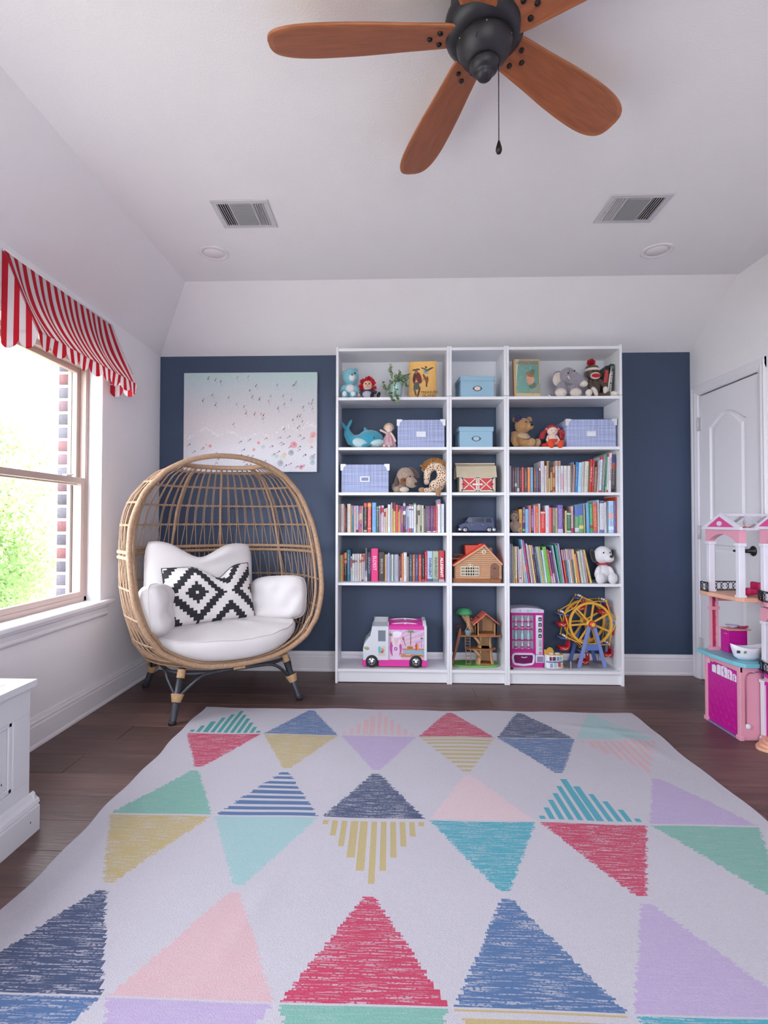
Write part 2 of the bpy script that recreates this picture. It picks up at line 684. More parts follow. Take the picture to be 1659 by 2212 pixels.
for z in (1.845, 1.06, 0.25):
    h = MB().bx(XR - 0.006, XR + 0.003, DY1 - 0.03, DY1 + 0.012, z - 0.045, z + 0.045)
    h.tube([(XR - 0.008, DY1 + 0.001, z - 0.05), (XR - 0.008, DY1 + 0.001, z + 0.05)], 0.006)
    h.build('hinge', mat('painted_hinge', 'd2d0d4', 0.35, metal=0.2), dr)
hd = MB().lathe([(0.0, 0), (0.030, 0), (0.032, 0.004), (0.026, 0.010), (0.014, 0.013), (0.012, 0.045), (0, 0.046)], (XD, -0.365, 0.955), 20, (0, -PI / 2, 0))
hd.build('handle_rose', BLACKM, dr)
MB().tube([(XD - 0.045, -0.365, 0.955), (XD - 0.052, -0.345, 0.957), (XD - 0.052, -0.30, 0.953), (XD - 0.048, -0.255, 0.950)], [0.012, 0.011, 0.009, 0.008], 10, round_ends=True).build('door_lever', BLACKM, dr)

# ------------------------------------------------------------------ windows; those out of view are added for light
VINYL = mat('almond_vinyl_frame', 'b9a49c', 0.45)
SILL = mat('white_sill_paint', 'e2e0e6', 0.35)


def window(name, y0, y1, z0, z1, label):
    xi, xo = XL - 0.088, XL - 0.165
    f = MB()
    w = 0.030
    f.bx(xo, xi, y0, y0 + w, z0, z1).bx(xo, xi, y1 - w, y1, z0, z1).bx(xo, xi, y0, y1, z0, z0 + w).bx(xo, xi, y0, y1, z1 - w, z1)
    for k in (0.014, 0.026):
        f.bx(xi, xi + 0.004, y1 - w - 0.002 + k - 0.006, y1 - w + k, z0 + w, z1)
    root = struct(f.build(name, VINYL, bevel=0.003), label)
    zm = 1.372
    for nm, xa, xb, za, zb in (('lower_sash', xi - 0.034, xi - 0.004, z0 + 0.026, zm + 0.024), ('upper_sash', xi - 0.068, xi - 0.038, zm - 0.020, z1 - 0.026)):
        s = MB()
        a, b = y0 + 0.026, y1 - 0.026
        q = 0.036
        s.bx(xa, xb, a, a + q, za, zb).bx(xa, xb, b - q, b, za, zb).bx(xa, xb, a + q, b - q, za, za + q).bx(xa, xb, a + q, b - q, zb - q, zb)
        so = s.build(nm, VINYL, root, bevel=0.003)
        MB().bx((xa + xb) / 2 - 0.002, (xa + xb) / 2 + 0.002, a + q - 0.004, b - q + 0.004, za + q - 0.004, zb - q + 0.004).build('pane', GLASS, so)
    lk = MB().rbox((xi - 0.018, y1 - 0.18, zm + 0.030), (0.030, 0.05, 0.012), 0.004)
    lk.tube([(xi - 0.018, y1 - 0.18, zm + 0.034), (xi - 0.002, y1 - 0.15, zm + 0.036)], 0.004)
    lk.build('sash_lock', mat('lock_white', 'd8d2d0', 0.35), root)
    # white returns, stool and apron
    r = MB().bx(XL - 0.09, XL - 0.0005, y1 - 0.004, y1, z0, z1).bx(XL - 0.09, XL - 0.0005, y0, y0 + 0.004, z0, z1).bx(XL - 0.09, XL - 0.0005, y0, y1, z1 - 0.004, z1)
    r.build('return', SILL, root)
    s = MB().bx(XL - 0.092, XL, y0, y1, z0 - 0.028, z0 + 0.001)
    s.rbox((XL + 0.022, (y0 + y1) / 2, z0 - 0.013), (0.046, y1 - y0 + 0.19, 0.028), 0.008, 3)
    s.build('sill', SILL, root)
    ap = [(0, -0.027), (0.030, -0.027), (0.030, -0.036), (0.020, -0.046), (0.016, -0.072), (0.019, -0.076), (0.019, -0.088), (0.010, -0.100), (0, -0.100)]
    MB().xz([(XL + p, z0 + z) for p, z in ap], y0 - 0.05, y1 + 0.05).build('apron', SILL, root)
    return root


window('window_1', *WIN[0], 'double-hung window with almond frame and white sill')
window('window_added_left', *WIN[1], 'unseen wide window, added for daylight, beside the photographer')
x0, x1, z0, z1 = REAR_FILL
f = MB()
for a, b in ((x0, x0 + 0.05), (x1 - 0.05, x1), ((x0 + x1) / 2 - 0.04, (x0 + x1) / 2 + 0.04)):
    f.bx(a, b, YR - 0.18, YR - 0.11, z0, z1)
f.bx(x0, x1, YR - 0.18, YR - 0.11, z0, z0 + 0.05).bx(x0, x1, YR - 0.18, YR - 0.11, z1 - 0.05, z1)
w3 = struct(f.build('window_fill_rear', VINYL), 'unseen wide window, added for fill light, behind the photographer')
MB().bx(x0, x1, YR - 0.15, YR - 0.145, z0, z1).build('pane', GLASS, w3)

# brick veneer of the house outside the window: the far jamb is seen through the glass
y0, y1, z0, z1 = WIN[0]
mort = MB().bx(XL - WT - 0.0, XL - 0.168, y1 - 0.030, y1 + 0.01, z0 - 0.1, z1 + 0.1)
mort.bx(XL - 0.19, XL - 0.168, y1 - 0.05, y1, z0 - 0.1, z1 + 0.1)
bj = struct(mort.build('wall_outside', mat('pale_mortar', '968c88', 0.9, bump=0.4, bscale=80)), 'red brick veneer of the house outside the window')
brk = [mat('brick_' + n, c, 0.85, var=0.2, vscale=40, bump=0.5, bscale=120) for n, c in (('red', '643e42'), ('grey', '524e58'), ('plum', '5c444c'), ('dark', '46424c'))]
bmesh0 = {}
for i in range(18):
    mt = brk[[1, 1, 3, 0, 3, 0, 1, 3, 2, 1, 2, 0, 1, 3, 2, 1, 0, 1][i]]
    if mt.name not in bmesh0:
        o = MB().rbox((0, 0, 0), (0.086, 0.05, 0.062), 0.004, 1).build('brick', mt, bj)
        bmesh0[mt.name] = o
    else:
        o = bmesh0[mt.name].copy()
        COL.objects.link(o)
    o.location = (XL - 0.216, y1 - 0.012, z0 + 0.045 + i * 0.0822)

# ------------------------------------------------------------------ outside: ground and trees (the room is upstairs)
struct(MB().bx(-40, 40, -40, 40, -3.3, -3.2).build('ground', mat('lawn_outside', '969488', 0.95, var=0.2, vscale=2)), 'lawn far below the window')
LEAF = mat('green_leaf', '7d9668', 0.6, var=0.25, vscale=3)
_b = LEAF.node_tree.nodes['Principled BSDF']
_b.inputs['Subsurface Weight'].default_value = 0.0
_tr = LEAF.node_tree.nodes.new('ShaderNodeBsdfTranslucent')
_tr.inputs[0].default_value = lin('a8c486') + (1,)
_ms = LEAF.node_tree.nodes.new('ShaderNodeMixShader')
_ms.inputs[0].default_value = 0.5
LEAF.node_tree.links.new(_b.outputs[0], _ms.inputs[1])
LEAF.node_tree.links.new(_tr.outputs[0], _ms.inputs[2])
LEAF.node_tree.links.new(_ms.outputs[0], LEAF.node_tree.nodes['Material Output'].inputs[0])
BARK = mat('tree_bark', '6a5a4c', 0.9, var=0.3, vscale=15, bump=0.6, bscale=30)


def tree(loc, crown, nleaf, seed, label):
    rnd = np.random.RandomState(seed)
    t = thing('leafy_tree', label, 'tree', loc)
    tr = MB()
    zc = crown[2]
    tr.tube([(0, 0, 0), (0.1, 0.05, zc * 0.5), (0, 0, zc)], [0.16, 0.12, 0.05], 8)
    for k in range(9):
        a = rnd.rand() * 6.28
        rr = rnd.uniform(0.5, 0.85)
        tr.tube([(0.05, 0.02, zc * rnd.uniform(0.35, 0.75)), (crown[3] * rr * 0.6 * math.cos(a), crown[3] * rr * 0.6 * math.sin(a), zc * rnd.uniform(0.8, 1.1)), (crown[3] * rr * math.cos(a), crown[3] * rr * math.sin(a), zc * rnd.uniform(0.9, 1.25))], [0.06, 0.035, 0.012], 6)
    tr.build('trunk', BARK, t)
    ncl = 70
    cl = rnd.normal(size=(ncl, 3))
    cl /= np.linalg.norm(cl, axis=1)[:, None]
    cl *= rnd.uniform(0.35, 1.0, (ncl, 1)) ** 0.5
    cl = cl * np.array([crown[3], crown[3], crown[4]]) + np.array([0, 0, zc])
    c = cl[rnd.randint(ncl, size=nleaf)] + rnd.normal(size=(nleaf, 3)) * crown[3] * 0.16
    n = rnd.normal(size=(nleaf, 3))
    n[:, 2] += 0.6
    n /= np.linalg.norm(n, axis=1)[:, None]
    a = np.cross(n, rnd.normal(size=(nleaf, 3)))
    a /= np.linalg.norm(a, axis=1)[:, None]
    b = np.cross(n, a)
    s = rnd.uniform(0.024, 0.048, (nleaf, 1))
    V = np.stack([c - a * s, c + b * s * 0.45, c + a * s, c - b * s * 0.45], 1).reshape(-1, 3)
    me = bpy.data.meshes.new('foliage')
    me.vertices.add(len(V))
    me.vertices.foreach_set('co', V.astype(np.float32).ravel())
    me.loops.add(len(V))
    me.loops.foreach_set('vertex_index', np.arange(len(V), dtype=np.int32))
    me.polygons.add(nleaf)
    me.polygons.foreach_set('loop_start', np.arange(0, len(V), 4, dtype=np.int32))
    me.update(calc_edges=True)
    me.materials.append(LEAF)
    o = bpy.data.objects.new('foliage', me)
    COL.objects.link(o)
    o.parent = t
    o['kind'] = 'stuff'


tree((-4.9, 2.2, -3.2), (0, 0, 4.3, 1.35, 1.6), 42000, 3, 'leafy green tree outside the window, nearest the brick edge')
tree((-7.2, -1.0, -3.2), (0, 0, 4.5, 1.5, 1.8), 38000, 5, 'leafy green tree outside the window, at the left picture edge')
tree((-10.4, 4.6, -3.2), (0, 0, 4.9, 2.1, 2.0), 20000, 8, 'pale leafy tree farther off behind the other two')
# ------------------------------------------------------------------ bookcases
SHELF = dict(A=2.0125, B=1.6585, C=1.339, D=1.055, E=0.7035, F=0.100)      # upper faces of the shelves
SHT = 0.020
BW = 0.018


def bookcase(x0, w, label):
    t = thing('bookcase', label, 'bookcase', (x0, 0, 0), group='white bookcases against the navy wall')
    for a in (0, w - BW):
        MB().bx(a + 0.0004, a + BW - 0.0004, 0, 0.28, 0, 2.017).build('side_panel', WHITE, t, bevel=0.0012)
        MB().bx(a + 0.0004, a + BW - 0.0004, 0, 0.28, 2.0195, 2.37).build('upper_side_panel', WHITE, t, bevel=0.0012)
    i0, i1 = BW, w - BW
    MB().bx(i0, i1, 0.002, 0.278, 2.342, 2.362).build('top_board', WHITE, t, bevel=0.001)
    for k, z in SHELF.items():
        d = 0.002 if k in 'AF' else 0.006
        MB().bx(i0, i1, d, 0.278, z - SHT, z).build('shelf', WHITE, t, bevel=0.001)
    MB().bx(i0, i1, 0.022, 0.038, 0.004, SHELF['F'] - SHT).build('plinth', WHITE, t)
    MB().bx(i0, i1, 0.272, 0.278, SHELF['A'], 2.342).build('back_panel', WHITE, t)
    pin = MB()
    for z in (SHELF['B'], SHELF['C'], SHELF['D'], SHELF['E']):
        for a in (i0, i1):
            pin.lathe([(0.0, -0.004), (0.004, -0.004), (0.004, 0.004), (0, 0.004)], (a, 0.03, z - SHT - 0.005), 8, (0, PI / 2, 0))
    pin.build('shelf_pins', mat('pin_steel', '9a9aa0', 0.35, metal=0.8), t)['kind'] = 'stuff'
    return t


bookcase(0.0, 0.8, 'wide white bookcase next to the beach picture, leftmost of the three')
bookcase(0.8, 0.4, 'narrow white bookcase standing between the two wide ones')
bookcase(1.2, 0.8, 'wide white bookcase nearest the door, with the ferris wheel at its foot')

# ------------------------------------------------------------------ beach picture
PRINT = mat('canvas_print', 'ffffff', 0.75, source='Col', bump=0.2, bscale=900)
cvx0, cvx1, cvz0, cvz1, cvy = -1.197, -0.171, 1.508, 2.270, 0.258
t = thing('canvas_picture', 'large pale canvas print of tiny bathers and parasols hanging above the egg chair', 'picture', ((cvx0 + cvx1) / 2, YB, cvz0))
cw, ch = cvx1 - cvx0, cvz1 - cvz0
MB().rbox((0, -0.0185, ch / 2), (cw, 0.034, ch), 0.003, 2).build('canvas_frame', mat('canvas_edge', 'd3d3da', 0.8), t)


def beach(U, V):
    rnd = np.random.RandomState(4)
    H, W = U.shape
    img = np.zeros(U.shape + (3,), np.float32)
    stops = [(0, 'd9d9e2'), (0.22, 'd8d5dc'), (0.35, 'd2cbd0'), (0.55, 'cfc8cd'), (0.8, 'c3c8ce'), (0.93, 'b9c9ce'), (1.0, 'b3cbcb')]
    xs = [s[0] for s in stops]
    cs = np.array([lin(s[1]) for s in stops])
    for k in range(3):
        img[..., k] = np.interp(V + 0.03 * np.sin(U * 9), xs, cs[:, k])
    img *= (1 + 0.03 * rnd.normal(size=U.shape))[..., None]
    f = (np.abs(V - 0.36 - 0.04 * np.sin(U * 9) - 0.06 * U + 0.03 * np.sin(U * 31)) < 0.02) & (rnd.rand(*U.shape) > 0.90)
    img[f] = lin('eef0f4')

    def dab(u, v, r, c, el=1.0, an=0.0, st=1.0):
        du, dv = (U - u) * cw, (V - v) * ch
        a = du * math.cos(an) + dv * math.sin(an)
        b = -du * math.sin(an) + dv * math.cos(an)
        k = (a / (r * el)) ** 2 + (b / r) ** 2 < 1
        img[k] = img[k] * (1 - st) + np.array(lin(c), np.float32) * st
    skin = ['a8685c', 'b07a6a', '94584c', 'c08a78']
    for i in range(46):                                   # bathers in the water, thinner towards the left
        u = rnd.uniform(0.08, 0.99) ** 0.8
        v = rnd.uniform(0.42, 0.97)
        dab(u + 0.008, v - 0.028, 0.004, '9fb0b4', 2.6, 1.2, 0.5)
        dab(u, v, 0.0046, skin[i % 4], 1.9, 1.1 + rnd.normal() * 0.4, 0.75)
        dab(u + 0.004, v + 0.014, 0.0032, '4c3c3c', 1, 0, 0.85)
        if i % 3 == 0:
            dab(u - 0.004, v - 0.009, 0.0042, ['5c2630', '33384c', '3c5250'][i % 3])
    for i in range(46):                                   # bathers on the sand
        u = rnd.uniform(0.02, 0.99)
        v = rnd.uniform(0.03, 0.37)
        dab(u, v, 0.005, ['a9b0bc', 'b4949c', '8f98a8', 'c08078'][i % 4], 2.2, rnd.uniform(0, 3), 0.8)
        dab(u + 0.006, v + 0.004, 0.0042, ['4c4450', 'a05a54', '5a6a70', '7a5a50'][i % 4])
        dab(u - 0.012, v - 0.01, 0.0036, '8a8c98', 1.8, 0.6, 0.7)
    for i, (u, v, r, c) in enumerate([(0.83, 0.27, 0.026, 'd8707c'), (0.81, 0.19, 0.022, '8a90a0'), (0.745, 0.14, 0.022, 'c8d0c8'), (0.76, 0.17, 0.018, 'e0b890'), (0.73, 0.085, 0.024, '9a9aa8'),
                                      (0.975, 0.37, 0.024, 'dc8c8c'), (0.96, 0.31, 0.024, 'd8c0b8'), (0.885, 0.045, 0.017, 'd04c74'), (0.60, 0.25, 0.016, 'a8c4c4'), (0.565, 0.29, 0.012, 'dc7070'),
                                      (0.20, 0.26, 0.013, 'cf6a68'), (0.17, 0.27, 0.010, 'e0a8a0'), (0.97, 0.14, 0.022, '9aa0ac'), (0.97, 0.09, 0.02, '8fb4ac'), (0.70, 0.155, 0.016, 'a8c8c8'), (0.53, 0.22, 0.012, 'd08a84')]):
        dab(u, v, r, c, 1.0, 0, 0.6)
        dab(u + 0.004, v + 0.006, r * 0.45, c, 1, 0, 0.7)
    return img


quad_cells('print', -cw / 2 + 0.003, cw / 2 - 0.003, 0.003, ch - 0.003, 250, 186, beach, PRINT, t, -0.0362)

# ------------------------------------------------------------------ ceiling fan
FX, FY, FZ = 0.668, -2.127, 2.607
FWOOD = mat('cherry_fan_blade', '96573a', 0.36, var=0.22, vscale=9, stretch=(1, 9, 9), bump=0.05, bscale=60)
FEDGE = mat('cherry_fan_blade_border', 'a4623f', 0.34, var=0.2, vscale=9, stretch=(1, 9, 9))
BRONZE = mat('dark_bronze', '35343a', 0.42, metal=0.55, spec=0.4)
BOLT = mat('bronze_bolt', '2c2426', 0.35, metal=0.6)
t = thing('ceiling_fan', 'dark bronze ceiling fan with five cherry wood blades and a pull chain', 'ceiling fan', (FX, FY, FZ))
MB().lathe([(0, 0.126), (0.085, 0.126), (0.10, 0.11), (0.105, 0.06), (0.118, 0.045), (0.1215, 0.02), (0.116, -0.004), (0.100, -0.018), (0.086, -0.024), (0, -0.024)], seg=40).build('motor_housing', BRONZE, t)
sc = MB().lathe([(0, -0.022), (0.082, -0.022), (0.084, -0.030), (0.083, -0.040), (0.070, -0.066), (0.050, -0.082), (0.044, -0.086), (0, -0.086)], seg=36).build('switch_cup', BRONZE, t)
fin = MB().lathe([(0, -0.084), (0.043, -0.084), (0.044, -0.094), (0.040, -0.108), (0.030, -0.116), (0.026, -0.118), (0.026, -0.124), (0.021, -0.132), (0.013, -0.139), (0.0, -0.1405)], seg=32)
fin.build('finial', BRONZE, t)
MB().box((-0.032, -0.062, -0.058), (0.008, 0.008, 0.012), (0.6, 0, 0.5)).build('reverse_switch', BLACKM, sc)
for a in (200, 265, 330):
    MB().ell((0.083 * math.cos(math.radians(a)), 0.083 * math.sin(math.radians(a)), -0.034), 0.003, seg=8, ring=6).build('screw', mat('screw_steel', '8a8a90', 0.3, metal=0.9), sc)
prof = [(0.088, .050), (.12, .056), (.17, .060), (.25, .066), (.34, .074), (.43, .079), (.52, .080), (.585, .074), (.63, .060), (.652, .040), (.660, .015)]
from_prof = lambda p, n=7: [(r, w) for r, w in [(0.5 * (2 * p[i][0] + (p[min(i + 1, len(p) - 1)][0] - p[max(i - 1, 0)][0]) * t + (2 * p[max(i - 1, 0)][0] - 5 * p[i][0] + 4 * p[min(i + 1, len(p) - 1)][0] - p[min(i + 2, len(p) - 1)][0]) * t * t + (-p[max(i - 1, 0)][0] + 3 * p[i][0] - 3 * p[min(i + 1, len(p) - 1)][0] + p[min(i + 2, len(p) - 1)][0]) * t ** 3),
                                                           0.5 * (2 * p[i][1] + (p[min(i + 1, len(p) - 1)][1] - p[max(i - 1, 0)][1]) * t + (2 * p[max(i - 1, 0)][1] - 5 * p[i][1] + 4 * p[min(i + 1, len(p) - 1)][1] - p[min(i + 2, len(p) - 1)][1]) * t * t + (-p[max(i - 1, 0)][1] + 3 * p[i][1] - 3 * p[min(i + 1, len(p) - 1)][1] + p[min(i + 2, len(p) - 1)][1]) * t ** 3)) for i in range(len(p) - 1) for t in [k / n for k in range(n)]]]
prof = from_prof(prof, 5) + [prof[-1]]
outl = [(r, w) for r, w in prof] + [(r, -w) for r, w in reversed(prof)]
inn = [(0.10 + (r - 0.088) * 0.955, w - 0.011) for r, w in prof if w > 0.03]
inl = inn + [(r, -w) for r, w in reversed(inn)]
for k in range(5):
    mx = Matrix.Rotation(math.radians(179.3 - 72 * k), 4, 'Z') @ Matrix.Rotation(math.radians(-14), 4, 'X')
    bo = MB().prism(outl, Matrix.Translation((0, 0, -0.004)), 0.009).build('blade', FEDGE, t, rot=mx.to_euler(), bevel=0.0035)
    MB().prism(inl, Matrix.Translation((0, 0, -0.0052)), 0.003).build('blade_face', FWOOD, bo)
    for r, w in ((0.135, -0.026), (0.165, 0.0), (0.135, 0.026)):
        MB().ell((r, w, -0.007), (0.0085, 0.0085, 0.006), seg=12, ring=8).build('bolt', BOLT, bo)
    MB().prism([(0.06, -.03), (.12, -.034), (.18, -.02), (.18, .02), (.12, .034), (.06, .03)], Matrix.Translation((0, 0, 0.005)), 0.006).build('blade_iron', BRONZE, bo)
ch_ = MB()
cx, cy = 0.040, -0.012
ch_.tube([(cx - 0.02, cy + 0.005, -0.085), (cx, cy, -0.10), (cx, cy, -0.335)], 0.0011, 6)
for k in range(44):
    ch_.ell((cx, cy, -0.105 - k * 0.0052), 0.0021, seg=6, ring=4)
co = ch_.build('pull_chain', BOLT, t)
MB().lathe([(0.002, 0.0), (0.004, -0.006), (0.009, -0.024), (0.0095, -0.032), (0.006, -0.040), (0.0, -0.042)], (cx, cy, -0.333), 14).build('pull_knob', BOLT, co)

# ------------------------------------------------------------------ vents and recessed lights
VENTW = mat('vent_enamel', 'c9c6cc', 0.4)
VDARK = mat('vent_dark', '3a3a40', 0.8)


def vent(cx, cy, w, d, label):
    t = thing('ceiling_vent', label, 'vent', (cx, cy, ZC), group='air vents in the ceiling')
    f = MB()
    b = 0.026
    for x0, x1, y0, y1 in ((-w / 2, w / 2, -d / 2, -d / 2 + b), (-w / 2, w / 2, d / 2 - b, d / 2), (-w / 2, -w / 2 + b, -d / 2 + b, d / 2 - b), (w / 2 - b, w / 2, -d / 2 + b, d / 2 - b)):
        f.bx(x0, x1, y0, y1, -0.007, 0)
    iw = w - 2 * b
    s1, s2 = -iw * 0.24, iw * 0.24
    f.bx(s1 - 0.005, s1 + 0.005, -d / 2 + b, d / 2 - b, -0.006, 0).bx(s2 - 0.005, s2 + 0.005, -d / 2 + b, d / 2 - b, -0.006, 0)
    f.build('frame', VENTW, t, bevel=0.002)
    MB().bx(-iw / 2, iw / 2, -d / 2 + b, d / 2 - b, -0.002, 0).build('duct', VDARK, t)
    n = 12
    c = MB()
    for i in range(n):
        yy = -d / 2 + b + (i + 0.5) * (d - 2 * b) / n
        c.box(((s1 + s2) / 2, yy, -0.006), (s2 - s1 - 0.01, 0.0022, 0.010), (0.5, 0, 0))
    c.build('middle_louvres', mat('louvre_grey', '8f8e94', 0.4), t)['kind'] = 'stuff'
    for a, e, r in ((-iw / 2, s1 - 0.005, -0.6), (s2 + 0.005, iw / 2, 0.6)):
        c = MB()
        for i in range(5):
            c.box((a + (i + 0.5) * (e - a) / 5, 0, -0.006), (0.0022, d - 2 * b, 0.011), (0, r, 0))
        c.build('side_louvres', VENTW, t)['kind'] = 'stuff'
    for sx in (-1, 1):
        MB().ell((sx * (w / 2 - 0.012), 0, -0.007), (0.004, 0.004, 0.002), seg=8, ring=6).build('screw', VENTW, t)
    MB().tube([(-w / 2 + 0.02, 0.02, -0.006), (-w / 2 + 0.026, 0.0, -0.022)], 0.0022, 6).build('damper_lever', VENTW, t)


vent(-0.372, -1.02, 0.29, 0.242, 'white louvred ceiling air vent on the window side')
vent(1.615, -1.006, 0.30, 0.242, 'white louvred ceiling air vent on the door side')


def can(cx, cy, r, label):
    t = thing('recessed_light', label, 'ceiling light', (cx, cy, ZC), group='recessed ceiling lights')
    MB().lathe([(r * 0.70, 0), (r, 0), (r, -0.003), (r * 0.90, -0.007), (r * 0.72, -0.004), (r * 0.70, 0)], seg=36).build('trim_ring', mat('can_trim', 'e4dfe5', 0.5), t)
    MB().lathe([(0, -0.0005), (r * 0.69, -0.0005), (r * 0.66, -0.004), (0, -0.0045)], seg=36).build('lens', mat('can_lens', 'e9e3e8', 0.6), t)


can(-0.667, -0.628, 0.088, 'round white recessed light, unlit, on the window side of the ceiling')
can(1.955, -0.578, 0.090, 'round white recessed light, unlit, on the door side of the ceiling')

# ------------------------------------------------------------------ rug
RUGM = mat('woven_cotton_rug', 'ffffff', 0.9, source='Col', bump=0.55, bscale=330, var=0.05, vscale=150, sheen=0.1)
rx0, rx1, ry0, ry1 = -0.738, 1.806, -3.62, -0.522
nx, ny = 362, 560
xs, ysr = np.linspace(rx0, rx1, nx + 1), np.linspace(ry0, ry1, ny + 1)
X, Y = np.meshgrid(xs, ysr, indexing='ij')
wob = lambda s, f, p: np.sin(s * f + p)
Z = 0.005 + 0.0022 * (wob(X * 1.3 + Y, 5.1, 1) * wob(Y, 6.3, 2)) + 0.0016 * wob(X - 0.6 * Y, 13, 0.5) * wob(Y, 3.1, 1)
Z += 0.007 * np.exp(-((X - 1.62 + 0.4 * (Y + 0.9)) / 0.05) ** 2) * np.exp(-((Y + 0.95) / 0.22) ** 2)
Z += 0.006 * np.exp(-((Y + 0.75 + 0.25 * (X - 1.4)) / 0.035) ** 2) * np.exp(-((X - 1.5) / 0.25) ** 2)
Z += 0.005 * np.exp(-((X + 0.02 - 0.25 * (Y + 2.2)) / 0.04) ** 2) * np.exp(-((Y + 2.2) / 0.2) ** 2)
edge = np.minimum.reduce([X - rx0, rx1 - X, ry1 - Y])
Z = np.maximum(Z, 0.0035)
fadeL = np.exp(-(X - rx0) / 0.12)
fadeR = np.exp(-(rx1 - X) / 0.12)
XX = X + fadeL * (0.005 * np.sin(Y * 9) + 0.004 * np.sin(Y * 21 + 1)) + fadeR * (0.006 * np.sin(Y * 8 + 1) + 0.003 * np.sin(Y * 19))
YY = Y + np.exp(-(ry1 - Y) / 0.1) * (0.005 * np.sin(X * 6) + 0.004 * np.sin(X * 15))
RT = dict(teal='28807f', red='a3244a', blue='3c5a84', gold='a19166', pink='b4959b', lilac='9d8dae', navy='2b3a5c', mint='8da8aa', sea='66958b', pale='b9a3a9', aqua='84a4a8', sky='36899a', white='a7a3ad')
DES = [[('v', 'teal'), ('s', 'red')], [('s', 'blue'), ('s', 'gold')], [('v', 'pink'), ('p', 'lilac')], [('s', 'red'), ('h', 'gold')], [('s', 'navy'), ('s', 'blue')], [('p', 'mint'), ('v', 'pink')]], \
      [[('p', 'sea'), ('s', 'gold')], [('h', 'blue'), ('p', 'aqua')], [('s', 'navy'), ('v', 'gold')], [('p', 'pale'), ('s', 'sky')], [('v', 'sky'), ('s', 'red')], [('p', 'lilac'), ('p', 'sea')]], \
      [[('s', 'navy'), ('s', 'blue')], [('p', 'pink'), ('p', 'lilac')], [('s', 'red'), ('p', 'sea')], [('s', 'blue'), ('h', 'gold')], [('p', 'lilac'), ('s', 'sky')], [('p', 'aqua'), ('v', 'pink')]]
DES = list(DES) + [DES[0]]
xc, yc = (X[:-1, :-1] + X[1:, 1:]) / 2, (Y[:-1, :-1] + Y[1:, 1:]) / 2
rnd = np.random.RandomState(11)
col = np.zeros(xc.shape + (3,), np.float32) + L3(RT['white'])
hea = np.zeros(xc.shape, np.float32)
jit = (rnd.randint(0, 2, size=(1, ny)) - 0.5) * 0.007
for j, drow in enumerate(DES):
    yt = -0.552 - 0.771 * j
    for i, dd in enumerate(drow):
        x0 = -0.497 + 0.4105 * i
        for h, (kind, cn) in enumerate(dd):
            hh = 0.352 if h == 0 else 0.375
            yb = yt - 0.352
            dist = (yt - yc) if h == 0 else (yc - (yb - 0.008 - hh))      # distance from the apex
            tt = dist / hh
            half = 0.016 + 0.181 * tt
            ax = np.abs(xc - x0 + jit)
            ins = (tt > 0) & (tt < 1) & (ax < half)
            c = L3(RT[cn])
            if kind == 'h':
                ins &= ((dist / 0.041) % 1) < 0.58
                col[ins] = c
            elif kind == 'v':
                pitch = 0.0358
                q = np.round((xc - x0) / pitch)
                lim = 0.02 + np.abs(q) * pitch / 0.20 * hh
                ins = (tt > 0) & (tt < 0.965) & (np.abs(xc - x0 - q * pitch) < pitch * 0.31) & (np.abs(q) < 5.5) & (dist > lim * 0.94)
                col[ins] = c
            else:
                col[ins] = c
                hea[ins] = 1.0 if kind == 's' else 0.35
rg = grid_obj('area_rug', np.stack([XX, YY, Z], -1), RUGM, None, True)
color_faces(rg, col.reshape(-1, 3), alpha=hea.ravel())
tag(rg, 'large off-white woven rug with coloured triangle diamonds on the wooden floor', 'rug')
# heathered yarn: pale streaks along the weft inside the coloured fields
_N, _L = RUGM.node_tree.nodes, RUGM.node_tree.links
_b = _N['Principled BSDF']
_src = _b.inputs['Base Color'].links[0].from_socket
_at, _tc = _N.new('ShaderNodeAttribute'), _N.new('ShaderNodeTexCoord')
_at.attribute_name = 'Col'


def _nz(sc, lo, hi, det=2.0):
    mp, n, mr = _N.new('ShaderNodeMapping'), _N.new('ShaderNodeTexNoise'), _N.new('ShaderNodeMapRange')
    mp.inputs['Scale'].default_value = sc
    n.inputs['Scale'].default_value = 1.0
    n.inputs['Detail'].default_value = det
    mr.inputs[1].default_value, mr.inputs[2].default_value = lo, hi
    _L.new(_tc.outputs['Object'], mp.inputs['Vector'])
    _L.new(mp.outputs[0], n.inputs['Vector'])
    _L.new(n.outputs['Fac'], mr.inputs[0])
    return mr.outputs[0]


def _op(op, a, c):
    m = _N.new('ShaderNodeMath')
    m.operation = op
    m.use_clamp = True
    for i, v in enumerate((a, c)):
        if isinstance(v, float):
            m.inputs[i].default_value = v
        else:
            _L.new(v, m.inputs[i])
    return m.outputs[0]


_st = _op('MULTIPLY', _nz((11, 210, 1), 0.50, 0.61), _nz((130, 190, 1), 0.34, 0.52, 0.0))
_fac = _op('MULTIPLY', _op('MULTIPLY', _st, _at.outputs['Alpha']), 0.74)
_m = _N.new('ShaderNodeMix')
_m.data_type = 'RGBA'
_m.inputs[7].default_value = lin(RT['white']) + (1,)
_L.new(_fac, _m.inputs[0])
_L.new(_src, _m.inputs[6])
_L.new(_m.outputs[2], _b.inputs['Base Color'])
hem = np.concatenate([np.stack([XX, YY, Z], -1)[:, -1], np.stack([XX, YY, Z], -1)[-1, ::-1][1:], np.stack([XX, YY, Z], -1)[::-1, 0][1:], np.stack([XX, YY, Z], -1)[0][1:-1]])
MB().tube([Vector((p[0], p[1], max(p[2] - 0.0016, 0.0022))) for p in hem[::3]], 0.0021, 6, closed=True).build('hem', mat('rug_binding', 'a7a2ad', 0.9, bump=0.4, bscale=300), rg)

